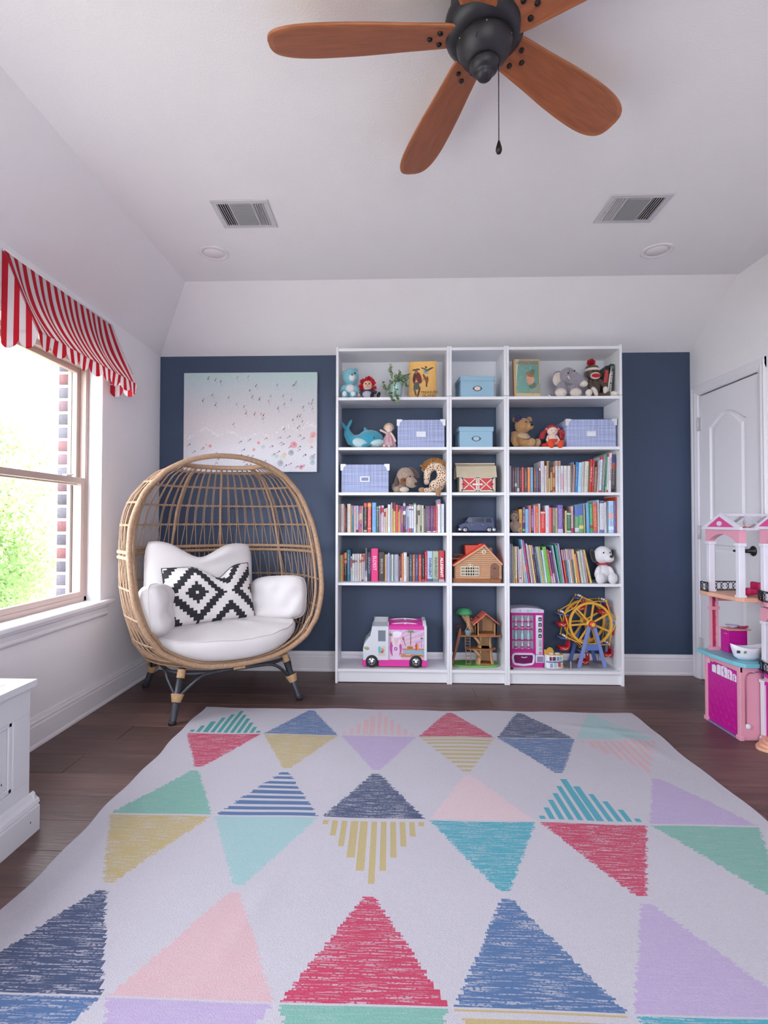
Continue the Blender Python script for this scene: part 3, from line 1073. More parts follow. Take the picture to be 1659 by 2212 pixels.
# ------------------------------------------------------------------ white chest at the left edge
CHW = mat('chest_white_paint', 'c8c7ce', 0.5, var=0.03, vscale=6)
t = thing('storage_chest', 'white panelled storage chest with moulded base below the window', 'chest', (-1.15, -2.25, 0))
x1, x0, y1, y0 = 0.217, -0.215, 0.45, -0.45
MB().bx(x0, x1 - 0.012, y0, y1, 0.02, 0.525).build('body', CHW, t, bevel=0.002)
fr = MB()
fr.bx(x1 - 0.012, x1, y0, y1, 0.43, 0.525).bx(x1 - 0.012, x1, y0, y1, 0.10, 0.185)
for a, b in ((y0, y0 + 0.085), (y1 - 0.085, y1)):
    fr.bx(x1 - 0.012, x1, a, b, 0.185, 0.43)
fr.build('face_frame', CHW, t, bevel=0.0015)
pm = MB()
for a, b, c, d in ((y0 + 0.085, y0 + 0.102, 0.185, 0.43), (y1 - 0.102, y1 - 0.085, 0.185, 0.43), (y0 + 0.085, y1 - 0.085, 0.185, 0.202), (y0 + 0.085, y1 - 0.085, 0.413, 0.43)):
    pm.bx(x1 - 0.012, x1 - 0.005, a, b, c, d)
pm.build('panel_moulding', CHW, t, bevel=0.003)
bp = [(0, 0), (0.027, 0), (0.027, 0.088), (0.022, 0.092), (0.022, 0.097), (0.027, 0.101), (0.024, 0.113), (0.012, 0.122), (0.008, 0.133), (0.001, 0.138), (0, 0.138)]
b = MB().xz([(x1 + p, z) for p, z in bp], y0 - 0.02, y1 + 0.02)
b.yz([(y1 + p * 0.8, z) for p, z in bp], x0, x1 + 0.02)
b.build('base_moulding', CHW, t)
lid = MB().bx(x0, x1 + 0.018, y0 - 0.02, y1 + 0.012, 0.527, 0.552)
lid.bx(x0, x1 + 0.006, y0, y1, 0.517, 0.527)
lo = lid.build('lid', CHW, t, bevel=0.002)
MB().bx(x0 + 0.06, x1 - 0.05, y0 + 0.06, y1 - 0.06, 0.5515, 0.5535).build('lid_panel', CHW, lo, bevel=0.001)
for a, z in ((y1 - 0.125, 0.23), (y1 - 0.03, 0.05)):
    MB().ell((x1 - 0.011 if z > 0.1 else x1 + 0.027, a, z), (0.0016, 0.002, 0.0045), seg=8, ring=6).build('chip_mark', mat('bare_wood_chip', '4a3a36', 0.8), t)
k = MB().lathe([(0, 0), (0.034, 0), (0.036, 0.004), (0.034, 0.008), (0.020, 0.012), (0.017, 0.018), (0.016, 0.034), (0.014, 0.038), (0, 0.039)], seg=28)
k = k.build('bell_shaped_knob', mat('gloss_black', '16161a', 0.18), None, (-0.985, -1.955, 0.5537))
tag(k, 'small glossy black flared knob standing on the white chest', 'knob')

# ------------------------------------------------------------------ striped window awning
AWN = mat('striped_awning_cotton', 'ffffff', 0.85, source='Col', bump=0.1, bscale=500)
_N, _L = AWN.node_tree.nodes, AWN.node_tree.links
_b = _N['Principled BSDF']
_tr, _ms, _at = _N.new('ShaderNodeBsdfTranslucent'), _N.new('ShaderNodeMixShader'), _N.new('ShaderNodeAttribute')
_at.attribute_name = 'Col'
_ms.inputs[0].default_value = 0.42
_L.new(_at.outputs['Color'], _tr.inputs[0])
_L.new(_b.outputs[0], _ms.inputs[1])
_L.new(_tr.outputs[0], _ms.inputs[2])
_L.new(_ms.outputs[0], _N['Material Output'].inputs[0])
ay0, ay1 = -1.372, -0.428
t = thing('window_awning', 'red and white striped fabric awning with scalloped edge over the window', 'awning', (XL, (ay0 + ay1) / 2, 2.0))
hw = (ay1 - ay0) / 2
RED, WHT = L3('cf1f38'), L3('e9e2e6')
NS = 32
SW = 2 * hw / NS


def stripe(pos):
    return np.where(((np.floor((pos + hw) / SW) % 2) == 0)[..., None], RED, WHT)


ny_ = NS * 5
yv = np.linspace(-hw, hw, ny_ + 1)
sv = np.linspace(0, 1, 25)
S, Yv = np.meshgrid(sv, yv, indexing='ij')
AX, AT = 0.165, 0.385
sag = 0.030 * np.sin(PI * S) * (1 + 0.35 * np.sin(Yv * 26) * 0.3) * np.clip((hw - np.abs(Yv)) / 0.12, 0.1, 1)
Pz = AT * (1 - S) - sag * 0.6
Px = 0.010 + AX * S - sag + 0.004 * np.sin(Yv * 40) * S
P = np.stack([Px, Yv, Pz + 0.0], -1)
ycen = (yv[:-1] + yv[1:]) / 2
c = np.broadcast_to(stripe(ycen)[None], (24, ny_, 3)).reshape(-1, 3)
cn = grid_obj('canopy', P, AWN, t, True, c)
cn.modifiers.new('cloth', 'SOLIDIFY').thickness = 0.0014


def scallop(a, n, half):
    w = 2 * half / n
    q = ((a + half) / w) % 1
    return 0.026 + 0.052 * np.sqrt(np.clip(1 - (2 * q - 1) ** 2, 0, 1))


R = np.linspace(0, 1, 9)
S2, Y2 = np.meshgrid(R, yv, indexing='ij')
dr_ = scallop(Y2, 9, hw)
P = np.stack([0.010 + AX + 0.003 + 0.010 * S2 * np.sin(Y2 * 22), Y2, 0.002 - S2 * dr_], -1)
va = grid_obj('valance', P, AWN, t, True, np.broadcast_to(stripe(ycen)[None], (8, ny_, 3)).reshape(-1, 3))
va.modifiers.new('cloth', 'SOLIDIFY').thickness = 0.0014
xv = np.linspace(0.0, AX + 0.01, 36)
for sgn in (-1, 1):
    S3, X3 = np.meshgrid(np.linspace(0, 1, 15), xv, indexing='ij')
    ztop = AT * (1 - X3 / (AX + 0.01))
    zbot = -scallop(X3 - AX / 2, 2, (AX + 0.01) / 2)
    P = np.stack([X3 + 0.002, np.full_like(X3, sgn * (hw - 0.002)) + sgn * 0.004 * np.sin(X3 * 40) * S3, ztop + (zbot - ztop) * S3], -1)
    xc3 = (xv[:-1] + xv[1:]) / 2
    cc = np.where(((np.floor(xc3 / 0.029) % 2) == 0)[..., None], RED, WHT)
    sp = grid_obj('side_panel', P, AWN, t, True, np.broadcast_to(cc[None], (14, 35, 3)).reshape(-1, 3))
    sp.modifiers.new('cloth', 'SOLIDIFY').thickness = 0.0014
rod = MB().tube([(0.008, -hw, AT - 0.006), (0.008, hw, AT - 0.006)], 0.007, 8)
rod.tube([(0.0, -hw + 0.01, 0.0), (AX + 0.004, -hw + 0.01, 0.0), (AX + 0.004, hw - 0.01, 0.0), (0.0, hw - 0.01, 0.0)], 0.005, 8)
rod.build('rod', mat('white_rod', 'e6e2e6', 0.35), t)
# ------------------------------------------------------------------ egg chair
CANE = mat('honey_wicker', 'aa8a70', 0.55, var=0.18, vscale=60)
CANED = mat('honey_wicker_wrap', 'a08064', 0.55, var=0.2, vscale=90)
DKMET = mat('charcoal_steel', '3a3c44', 0.45, metal=0.3)
CUSH = mat('cream_cushion_cotton', 'd9d4d6', 0.9, var=0.03, vscale=8, bump=0.15, bscale=420, sheen=0.15)
TH = math.radians(35)
chair = thing('egg_chair', 'honey wicker egg chair on black splayed legs in the corner by the window', 'chair', (-0.74, -0.237, 0), TH)
_rim0 = [(0, .275), (.17, .285), (.28, .312), (.37, .352), (.444, .402), (.48, .45), (.519, .505), (.557, .60), (.582, .70), (.592, .82), (.595, .95), (.580, 1.10), (.5495, 1.20), (.498, 1.31), (.415, 1.405), (.363, 1.45), (.25, 1.508), (.12, 1.541)]
_rim = _rim0
_half = _rim + [(0, 1.550)]
_loop = _half + [(-x, z) for x, z in reversed(_rim[1:])]


def crom(pts, n, closed=True):
    P = np.array(pts, float)
    m = len(P)
    out = []
    for i in range(m if closed else m - 1):
        p0, p1, p2, p3 = (P[(i - 1) % m], P[i], P[(i + 1) % m], P[(i + 2) % m]) if closed else (P[max(i - 1, 0)], P[i], P[i + 1], P[min(i + 2, m - 1)])
        for k in range(n):
            t = k / n
            out.append(0.5 * ((2 * p1) + (-p0 + p2) * t + (2 * p0 - 5 * p1 + 4 * p2 - p3) * t * t + (-p0 + 3 * p1 - 3 * p2 + p3) * t ** 3))
    if not closed:
        out.append(P[-1])
    return np.array(out)


def yrim(z):
    return float(np.interp(z, [.27, .36, .50, .60, .70, .80, .90, 1.0, 1.1, 1.2, 1.3, 1.56], [-.385, -.383, -.378, -.358, -.330, -.300, -.267, -.232, -.202, -.180, -.168, -.168]))


_hs = crom(_half, 16, False)


def wrim(z):
    return float(np.interp(z, _hs[:, 1], _hs[:, 0]))


def yback(z):
    return float(np.interp(z, [.28, .34, .5, .7, .9, 1.2, 1.35, 1.45, 1.52, 1.56], [.20, .32, .42, .455, .46, .41, .345, .275, .20, .05]))


_tab = {}


def _plan(k):
    """plan curve of the basket at height k / 200 m: from the right rim round the back to the left rim, by arc length"""
    if k not in _tab:
        z = k / 200
        w, yr, yb = wrim(z), yrim(z), yback(z)
        wm = max(w * 1.02, float(np.interp(z, [.27, .30, .39, .50, .60, .75, .98, 1.12, 1.20, 1.28, 1.38, 1.44, 1.50, 1.55], [.42, .46, .525, .56, .588, .610, .613, .606, .588, .556, .475, .410, .28, .12])))
        h = [(w, yr), (w + (wm - w) * .72, yr * .5), (wm, 0.02), (wm * .86, yb * .55), (wm * .50, yb * .90), (0, yb)]
        c = crom(h + [(-x, y) for x, y in reversed(h[:-1])], 10, False)
        s = np.concatenate([[0], np.cumsum(np.hypot(*np.diff(c, axis=0).T))])
        u = np.linspace(0, s[-1], 161)
        _tab[k] = np.stack([np.interp(u, s, c[:, 0]), np.interp(u, s, c[:, 1])], 1)
    return _tab[k]


def shell(t, z):
    q = min(max(t / PI, 0), 1) * 160
    i = min(int(q), 159)
    f = q - i
    k = int(z * 200)
    g = z * 200 - k
    A, B = _plan(k), _plan(k + 1)
    p = (A[i] * (1 - f) + A[i + 1] * f) * (1 - g) + (B[i] * (1 - f) + B[i + 1] * f) * g
    return Vector((float(p[0]), float(p[1]), z))


# wrapped rim with ridges of the winding
R = crom(_loop, 24)
pts, rad = [], []
dense = []
for i in range(len(R)):
    a, b = R[i], R[(i + 1) % len(R)]
    for k in range(3):
        dense.append(a + (b - a) * k / 3)
for i, (x, z) in enumerate(dense):
    pts.append((x, yrim(z), z))
    rad.append((0.0155, 0.0172, 0.0172, 0.0155)[i % 4])
MB().tube(pts, rad, 10, closed=True).build('rim', CANE, chair)
MB().tube([(x * 0.955, yrim(z) + 0.035, z if z > .5 else z + 0.012) for x, z in R], 0.010, 8, closed=True).build('inner_rim', CANED, chair)

ZB, ZTOP = 0.300, 1.515
# top ring and foot ring
topring = [shell(PI * i / 40, ZTOP - 0.005) for i in range(41)]
MB().tube(topring, 0.016, 8).build('top_ring', CANE, chair)
front = [Vector((-p.x * 0.95, yrim(ZTOP) + 0.015, ZTOP + 0.002)) for p in topring[::4]]
# waist rails: two wrapped tubes
zw = 0.935
for dz in (0.016, -0.016):
    p, r = [], []
    for i in range(161):
        p.append(shell(PI * i / 160, zw + dz))
        r.append(0.0125 if i % 2 else 0.0112)
    MB().tube(p, r, 8).build('waist_rail', CANE, chair)
# main wrapped uprights
for a in (0.24, 0.44, 0.60, 0.80):
    p, r = [], []
    for i in range(121):
        p.append(shell(PI * a, ZB + (ZTOP - ZB) * i / 120))
        r.append(0.0098 if i % 2 else 0.0086)
    MB().tube(p, r, 8).build('frame_upright', CANE, chair)
# canes: pairs that open and close between the woven bands
bands = [0.42, 0.57, 0.74, zw, 1.11, 1.245, 1.375, 1.475]
NC = 33
SPREAD = [.30, .10, .34, .10, .38, .09, .09, .08, .07, .07]
levels = [ZB] + bands + [ZTOP]
for i in range(NC):
    for s in (-1, 1):
        base = (i + 0.5) / NC
        p = []
        for j, z in enumerate(levels):
            u = base + s * SPREAD[j] / NC * 0.9
            u = min(max(u, 0.004), 0.996)
            p.append((u, z))
        q = []
        for (u0, z0), (u1, z1) in zip(p[:-1], p[1:]):
            for k in range(3):
                q.append(shell(PI * (u0 + (u1 - u0) * k / 3), z0 + (z1 - z0) * k / 3))
        q.append(shell(PI * p[-1][0], p[-1][1]))
        MB().tube(q, 0.0029, 5).build('cane', CANE, chair)
for z in bands:
    if abs(z - zw) < 1e-6:
        continue
    m = MB()
    for ph in (0, PI):
        m.tube([shell(PI * k / 240, z + 0.0045 * math.sin(k / 240 * NC * PI * 2 + ph)) * 1.0 for k in range(241)], 0.0036, 5)
    m.build('woven_band', CANE, chair)
# woven bottom
m = MB()
for k in range(9):
    s = 1 - k * 0.10
    m.tube([Vector((shell(PI * i / 40, 0.305).x * s, -0.04 + (shell(PI * i / 40, 0.305).y + 0.04) * s, 0.290)) for i in range(41)], 0.006, 5)
m.build('woven_bottom', CANED, chair)['kind'] = 'stuff'
for k in range(3):
    MB().tube([Vector((p.x, p.y, p.z)) for p in [shell(PI * i / 60, 0.292 + 0.013 * k) for i in range(61)]], 0.0075, 6).build('bottom_coil', CANED, chair)
# metal base
h = 0.378
rr = []
for i in range(48):
    a = 2 * PI * i / 48
    e = 0.55
    rr.append((h * math.copysign(abs(math.cos(a)) ** e, math.cos(a)), h * math.copysign(abs(math.sin(a)) ** e, math.sin(a)), 0.250))
MB().tube(rr, 0.0115, 8, closed=True).build('base_ring', DKMET, chair)
wraps = mat('pale_wicker_wrap', 'b8946e', 0.6, var=0.2, vscale=120)
for sx in (-1, 1):
    for sy in (-1, 1):
        top, foot = Vector((sx * 0.315, sy * 0.315, 0.285)), Vector((sx * 0.388, sy * 0.402, 0.0))
        d = foot - top
        L = MB().tube([top, top + d * 0.95, foot - d * 0.004], [0.0205, 0.0195, 0.019], 12)
        lg = L.build('leg', DKMET, chair)
        MB().lathe([(0, 0), (0.021, 0), (0.022, 0.012), (0.020, 0.022), (0, 0.022)], foot, 14).build('foot_cap', mat('rubber_foot', '1d1d20', 0.6), lg)
        for ax in (0, 1):
            st_ = Vector((sx * 0.10, sy * 0.378, 0.248)) if ax == 0 else Vector((sx * 0.378, sy * 0.10, 0.248))
            k1 = Vector((sx * 0.20, sy * 0.380, 0.244)) if ax == 0 else Vector((sx * 0.380, sy * 0.20, 0.244))
            k2 = Vector((sx * 0.262, sy * 0.384, 0.214)) if ax == 0 else Vector((sx * 0.382, sy * 0.255, 0.214))
            en = top + d * 0.56
            c = crom([st_, k1, k2, en], 6, False)
            MB().tube([Vector(q) for q in c], 0.0095, 8).build('brace', DKMET, lg)
        p, r = [], []
        for i in range(25):
            p.append(top + d * (0.47 + 0.15 * i / 24))
            r.append((0.036 - 0.013 * i / 24) + (0.0032 if i % 2 else 0))
        MB().tube(p, r, 12).build('wrap', wraps, lg)
        p = [top + d * (0.03 + 0.16 * i / 14) for i in range(15)]
        MB().tube(p, [0.0245 if i % 2 else 0.0228 for i in range(15)], 12).build('wrap', wraps, lg)
p = [Vector((0.036 * (i / 10 - 0.5) * 2, -0.376, 0.258)) for i in range(11)]
MB().tube(p, [0.018 if i % 2 else 0.0165 for i in range(11)], 10).build('rail_wrap', wraps, chair)


def pillow(name, w, h, t, m, mx, n=(44, 36), pinch=0.06, pw=2.6, top=None, wr=0.004, seed=1, cols=None, outline=None, rnd=0.0):
    """stuffed cushion: front and back sheets meeting in a seam; top(u) lowers the upper edge"""
    nu, nv = n
    u, v = np.meshgrid(np.linspace(-1, 1, nu + 1), np.linspace(-1, 1, nv + 1), indexing='ij')
    su = np.sin(u * PI / 2 * 0.999)
    sv_ = np.sin(v * PI / 2 * 0.999)
    su, sv_ = u, v
    prof = (np.clip(1 - np.abs(su) ** pw, 0, 1) * np.clip(1 - np.abs(sv_) ** pw, 0, 1)) ** 0.5
    x = w / 2 * su * (1 - pinch * (1 - np.abs(su) ** 2) * 0 - pinch * (1 - sv_ ** 2) * np.abs(su))
    y = h / 2 * sv_ * (1 - pinch * (1 - su ** 2) * np.abs(sv_))
    if rnd:
        x = x * np.sqrt(1 - rnd * sv_ ** 4)
        y = y * np.sqrt(1 - rnd * su ** 4)
        prof = (np.clip(1 - np.abs(su) ** pw, 0, 1) * np.clip(1 - np.abs(sv_) ** pw, 0, 1)) ** 0.36
    if outline == 'round':
        k = np.sqrt(np.clip(1 - 0.5 * sv_ ** 2, 0, 1))
        k2 = np.sqrt(np.clip(1 - 0.5 * su ** 2, 0, 1))
        x, y = w / 2 * su * k, h / 2 * sv_ * k2
        q = np.clip(1 - np.abs(su) ** 6, 0, 1) * np.clip(1 - np.abs(sv_) ** 6, 0, 1)
        prof = q ** 0.38
    if top is not None:
        y = y - top(su) * np.clip((sv_ + 0.4) / 1.4, 0, 1) ** 1.5
    rs = np.random.RandomState(seed)
    wk = np.zeros_like(u)
    for k in range(7):
        a, f, p = rs.uniform(0, PI), rs.uniform(4, 11), rs.uniform(0, 6)
        wk += np.sin((u * math.cos(a) + v * math.sin(a)) * f + p)
    wk *= wr / 3
    F_ = np.stack([x, y, t / 2 * prof + wk * prof], -1)
    B_ = np.stack([x, y, -t / 2 * prof + wk * 0.3 * prof], -1)
    V = np.concatenate([F_.reshape(-1, 3), B_.reshape(-1, 3)])
    nn = (nu + 1) * (nv + 1)
    idx = np.arange(nn).reshape(nu + 1, nv + 1)
    q1 = np.stack([idx[:-1, :-1], idx[1:, :-1], idx[1:, 1:], idx[:-1, 1:]], -1).reshape(-1, 4)
    q2 = q1[:, ::-1] + nn
    me = bpy.data.meshes.new(name)
    V = np.array([(mx @ Vector(p))[:] for p in V])
    me.from_pydata([tuple(p) for p in V], [], [tuple(int(k) for k in q) for q in np.concatenate([q1, q2])])
    me.materials.append(m)
    me.polygons.foreach_set('use_smooth', np.full(len(me.polygons), True))
    if cols is not None:
        a = me.color_attributes.new('Col', 'FLOAT_COLOR', 'CORNER')
        uc = (u[:-1, :-1] + u[1:, 1:]) / 2
        vc = (v[:-1, :-1] + v[1:, 1:]) / 2
        c = cols(uc, vc).reshape(-1, 3)
        c = np.concatenate([c, c])
        c = np.concatenate([c, np.ones((len(c), 1))], 1).astype(np.float32)
        a.data.foreach_set('color', np.repeat(c, 4, 0).ravel())
    bm = bmesh.new()
    bm.from_mesh(me)
    bmesh.ops.remove_doubles(bm, verts=bm.verts, dist=2e-4)
    bmesh.ops.recalc_face_normals(bm, faces=bm.faces)
    bm.to_mesh(me)
    bm.free()
    o = bpy.data.objects.new(name, me)
    COL.objects.link(o)
    seam = None
    ei = np.concatenate([F_[:, 0], F_[-1, 1:], F_[::-1, -1][1:], F_[0, ::-1][1:-1]])
    return o, [mx @ Vector(p) for p in ei]


CHM = Matrix.Translation((-0.74, -0.237, 0)) @ Matrix.Rotation(TH, 4, 'Z')


def cushion(name, label, cat, loc, euler, w, h, t, m=CUSH, piping=0.003, group=None, pm=None, **kw):
    W = CHM @ Matrix.Translation(loc) @ Euler(euler).to_matrix().to_4x4()
    o, ed = pillow(name, w, h, t, m, Matrix.Identity(4), **kw)
    o.matrix_world = W
    tag(o, label, cat, group)
    MB().tube(ed, piping, 6, closed=True).build('piping', pm or m, o)
    return o


# seat pad: round-fronted block cushion that fills the bowl
def seat_pad():
    n = 72

    def ztop(x, y):
        return 0.425 + 0.085 * (y + 0.42) / 0.72 + 0.020 * (x / 0.47) ** 2

    def zbot(x, y):
        return 0.293 + 0.105 * (abs(x) / 0.47) ** 2.4 + 0.06 * max(0.0, y + 0.1)
    lev = [(0.55, 0.0), (0.84, 0.0), (0.93, 0.10), (0.985, 0.35), (1.0, 0.65), (0.985, 0.90), (0.955, 0.985), (0.92, 1.0), (0.80, 1.06), (0.6, 1.11), (0.4, 1.14), (0.2, 1.15)]
    rings = []
    for k, f in lev:
        r = []
        for i in range(n):
            a = 2 * PI * i / n
            c, s = math.cos(a), math.sin(a)
            x = 0.468 * math.copysign(abs(c) ** 0.74, c) * k
            y = -0.062 + 0.352 * math.copysign(abs(s) ** 0.80, s) * k
            z = zbot(x, y) + (ztop(x, y) - zbot(x, y)) * f
            z += 0.0035 * math.sin(7 * a + 2.2 * k) * (1 if f > 0.3 else 0) + 0.003 * math.sin(17 * a) * (0.3 < f < 1.05)
            r.append((x, y, z))
        rings.append(r)
    m = MB()
    vs = [p for r in rings for p in r] + [(0, -0.062, sum(p[2] for p in rings[-1]) / n + 0.001)]
    fs = []
    for j in range(len(rings) - 1):
        for i in range(n):
            l = (i + 1) % n
            fs.append((j * n + i, j * n + l, (j + 1) * n + l, (j + 1) * n + i))
    L = (len(rings) - 1) * n
    for i in range(n):
        fs.append((L + i, L + (i + 1) % n, len(vs) - 1))
    fs.append(tuple(range(n - 1, -1, -1)))
    m.add(vs, fs)
    o = m.build('seat_cushion', CUSH, sub=1)
    o.matrix_world = CHM
    tag(o, 'thick round cream seat cushion in the bottom of the egg chair', 'cushion', 'cream cushions in the egg chair')
    MB().tube([Vector(p) + Vector((0, 0, 0.002)) for p in rings[6]], 0.0030, 6, closed=True).build('piping', CUSH, o)


seat_pad()
G = 'cream cushions in the egg chair'
cushion('back_cushion', 'large cream back cushion with a dented top, behind the patterned pillow', 'cushion', (-0.075, 0.20, 0.745), (PI / 2 - 0.22, 0.05, 0.0), 0.74, 0.52, 0.20, group=G,
        top=lambda u: 0.115 * np.exp(-((u + 0.04) / 0.46) ** 2), wr=0.013, seed=3, pinch=0.02, pw=2.8, rnd=0.16)
cushion('arm_cushion', 'cream arm cushion against the window-side rim of the egg chair', 'cushion', (-0.425, -0.15, 0.605), (PI / 2 - 0.12, 0.10, 1.18), 0.40, 0.31, 0.165, group=G, wr=0.009, seed=5, pinch=0.0, pw=4, rnd=0.30)
cushion('arm_cushion', 'cream arm cushion against the bookcase-side rim of the egg chair', 'cushion', (0.385, -0.06, 0.605), (PI / 2 - 0.25, -0.06, -0.72), 0.40, 0.30, 0.165, group=G, wr=0.010, seed=8, pinch=0.0, pw=4, rnd=0.26)

BLK, CRM = L3('26262c'), L3('dcd7d8')


def ikat(u, v):
    """stepped diamonds in black and white"""
    x, y = u * 0.285, v * 0.19
    q = 0.0205
    cx = np.abs(np.round((((x + 0.105) + 0.21) % 0.42 - 0.21) / q)) * q
    cy = np.abs(np.round((y - 0.004) / q)) * q
    d = cx + cy
    b = (d < 0.078) & ~((cx < 0.012) & (cy < 0.012))
    b |= (d > 0.142) & (d < 0.205)
    b |= (d > 0.275) & (d < 0.33)
    return np.where(b[..., None], BLK, CRM)


PILM = mat('patterned_pillow_cotton', 'ffffff', 0.85, source='Col', bump=0.1, bscale=500)
cushion('lumbar_pillow', 'black and white stepped diamond pillow with black piping in the egg chair', 'pillow', (-0.075, -0.015, 0.660), (PI / 2 - 0.30, -0.02, 0.04), 0.57, 0.375, 0.17, m=PILM, group=None,
        n=(126, 84), cols=ikat, top=lambda u: 0.085 * np.exp(-((u - 0.22) / 0.30) ** 2), wr=0.006, seed=12, pinch=0.02, pw=3.4, piping=0.0038, pm=mat('black_piping', '1f1f24', 0.7))
# ------------------------------------------------------------------ books
BOOKM = mat('printed_book_cover', 'ffffff', 0.45, source='object')


def book_print():
    """rows of illegible print down the spine: light and dark flecks in the middle third, seeded per book"""
    N, Lk = BOOKM.node_tree.nodes, BOOKM.node_tree.links
    b = N['Principled BSDF']
    tc = N.new('ShaderNodeTexCoord')
    oi = N.new('ShaderNodeObjectInfo')
    sep = N.new('ShaderNodeSeparateXYZ')
    Lk.new(tc.outputs['Object'], sep.inputs[0])
    nz = N.new('ShaderNodeTexNoise')
    nz.noise_dimensions = '2D'
    nz.inputs['Scale'].default_value = 1
    nz.inputs['Detail'].default_value = 1
    cb = N.new('ShaderNodeCombineXYZ')

    def mul(a, k):
        m = N.new('ShaderNodeMath')
        m.operation = 'MULTIPLY'
        Lk.new(a, m.inputs[0])
        m.inputs[1].default_value = k
        return m.outputs[0]

    def add(a, c):
        m = N.new('ShaderNodeMath')
        Lk.new(a, m.inputs[0])
        Lk.new(c, m.inputs[1])
        return m.outputs[0]
    Lk.new(add(mul(sep.outputs[0], 5), mul(oi.outputs['Random'], 77)), cb.inputs[0])
    Lk.new(add(mul(sep.outputs[2], 34), mul(oi.outputs['Random'], 31)), cb.inputs[1])
    Lk.new(cb.outputs[0], nz.inputs['Vector'])
    gt = N.new('ShaderNodeMapRange')
    gt.inputs[1].default_value, gt.inputs[2].default_value = 0.52, 0.60
    Lk.new(nz.outputs['Fac'], gt.inputs[0])

    def band(v, lo, hi):
        a = N.new('ShaderNodeMath')
        a.operation = 'GREATER_THAN'
        Lk.new(v, a.inputs[0])
        a.inputs[1].default_value = lo
        c = N.new('ShaderNodeMath')
        c.operation = 'LESS_THAN'
        Lk.new(v, c.inputs[0])
        c.inputs[1].default_value = hi
        m = N.new('ShaderNodeMath')
        m.operation = 'MULTIPLY'
        Lk.new(a.outputs[0], m.inputs[0])
        Lk.new(c.outputs[0], m.inputs[1])
        return m.outputs[0]
    mk = N.new('ShaderNodeMath')
    mk.operation = 'MULTIPLY'
    Lk.new(band(sep.outputs[0], -0.24, 0.24), mk.inputs[0])
    Lk.new(band(sep.outputs[2], 0.20, 0.86), mk.inputs[1])
    m2 = N.new('ShaderNodeMath')
    m2.operation = 'MULTIPLY'
    Lk.new(mk.outputs[0], m2.inputs[0])
    Lk.new(gt.outputs[0], m2.inputs[1])
    m3 = N.new('ShaderNodeMath')
    m3.operation = 'MULTIPLY'
    Lk.new(mul(m2.outputs[0], 0.7), m3.inputs[0])
    Lk.new(oi.outputs['Alpha'], m3.inputs[1])
    # print colour: dark on pale covers, pale on dark covers
    hs = N.new('ShaderNodeRGBToBW')
    Lk.new(oi.outputs['Color'], hs.inputs[0])
    st_ = N.new('ShaderNodeMath')
    st_.operation = 'LESS_THAN'
    Lk.new(hs.outputs[0], st_.inputs[0])
    st_.inputs[1].default_value = 0.33
    ink = N.new('ShaderNodeMix')
    ink.data_type = 'RGBA'
    ink.inputs[6].default_value = lin('7a4a55') + (1,)
    ink.inputs[7].default_value = lin('cfc4b8') + (1,)
    Lk.new(st_.outputs[0], ink.inputs[0])
    mx = N.new('ShaderNodeMix')
    mx.data_type = 'RGBA'
    Lk.new(m3.outputs[0], mx.inputs[0])
    Lk.new(oi.outputs['Color'], mx.inputs[6])
    Lk.new(ink.outputs[2], mx.inputs[7])
    Lk.new(mx.outputs[2], b.inputs['Base Color'])


book_print()
PAGES = mat('paper_pages', 'd8cdb8', 0.9, var=0.08, vscale=60)
BANDM = mat('spine_band', 'ffffff', 0.45, source='object')
_c = MB()
_sp = [(-0.5, 0.03), (-0.42, 0.006), (-0.2, 0.0), (0.2, 0.0), (0.42, 0.006), (0.5, 0.03), (0.5, 1.0), (0.44, 1.0), (0.44, 0.05), (-0.44, 0.05), (-0.44, 1.0), (-0.5, 1.0)]
_c.xy([(x, y) for x, y in _sp], 0, 1)
COVER0 = _c.build('book', BOOKM)
PAGE0 = MB().bx(-0.43, 0.43, 0.06, 0.985, 0.012, 0.985).build('page_block', PAGES)
BAND0 = MB().xy([(-0.502, 0.028), (-0.42, 0.003), (-0.2, -0.004), (0.2, -0.004), (0.42, 0.003), (0.502, 0.028), (0.502, 0.2), (-0.502, 0.2)], 0, 1).build('spine_band', BANDM)
BOOKME, PAGEME, BANDME = COVER0.data, PAGE0.data, BAND0.data
for o in (COVER0, PAGE0, BAND0):
    bpy.data.objects.remove(o)
CNAMES = [('white', 'd8d8de'), ('cream', 'cfc4b4'), ('grey', '9a9a9e'), ('charcoal', '44444c'), ('black', '1f1a1e'), ('red', 'c83a3c'), ('dark red', '6e2630'), ('orange', 'df8446'), ('brown', '7d5440'), ('tan', 'b8935c'),
          ('yellow', 'd8b860'), ('olive', 'a49a68'), ('green', '4f9a5c'), ('dark green', '2f5f4c'), ('teal', '2f7c84'), ('light blue', '94bcdc'), ('blue', '4a86c4'), ('navy', '3a4270'), ('purple', '7a5aa8'), ('mauve', 'a68ca4'),
          ('pink', 'd8a0b0'), ('hot pink', 'd4357c'), ('lilac', 'b4aacc'), ('pale grey', 'c4c2c8'), ('plum', '5a3550'), ('mint', 'a0c8a8')]
ORD = 'first second third fourth fifth sixth seventh eighth ninth tenth eleventh twelfth thirteenth fourteenth fifteenth sixteenth seventeenth eighteenth nineteenth twentieth'.split()
TENS = {20: 'twenty', 30: 'thirty', 40: 'forty', 50: 'fifty'}


def ordinal(n):
    if n <= 20:
        return ORD[n - 1]
    t, u = n // 10 * 10, n % 10
    return TENS[t] + '-' + ORD[u - 1] if u else TENS[t][:-1] + 'ieth'


def cname(h):
    a = [int(h[i:i + 2], 16) for i in (0, 2, 4)]
    return min(CNAMES, key=lambda n: sum((x - int(n[1][i:i + 2], 16)) ** 2 for x, i in zip(a, (0, 2, 4))))[0]


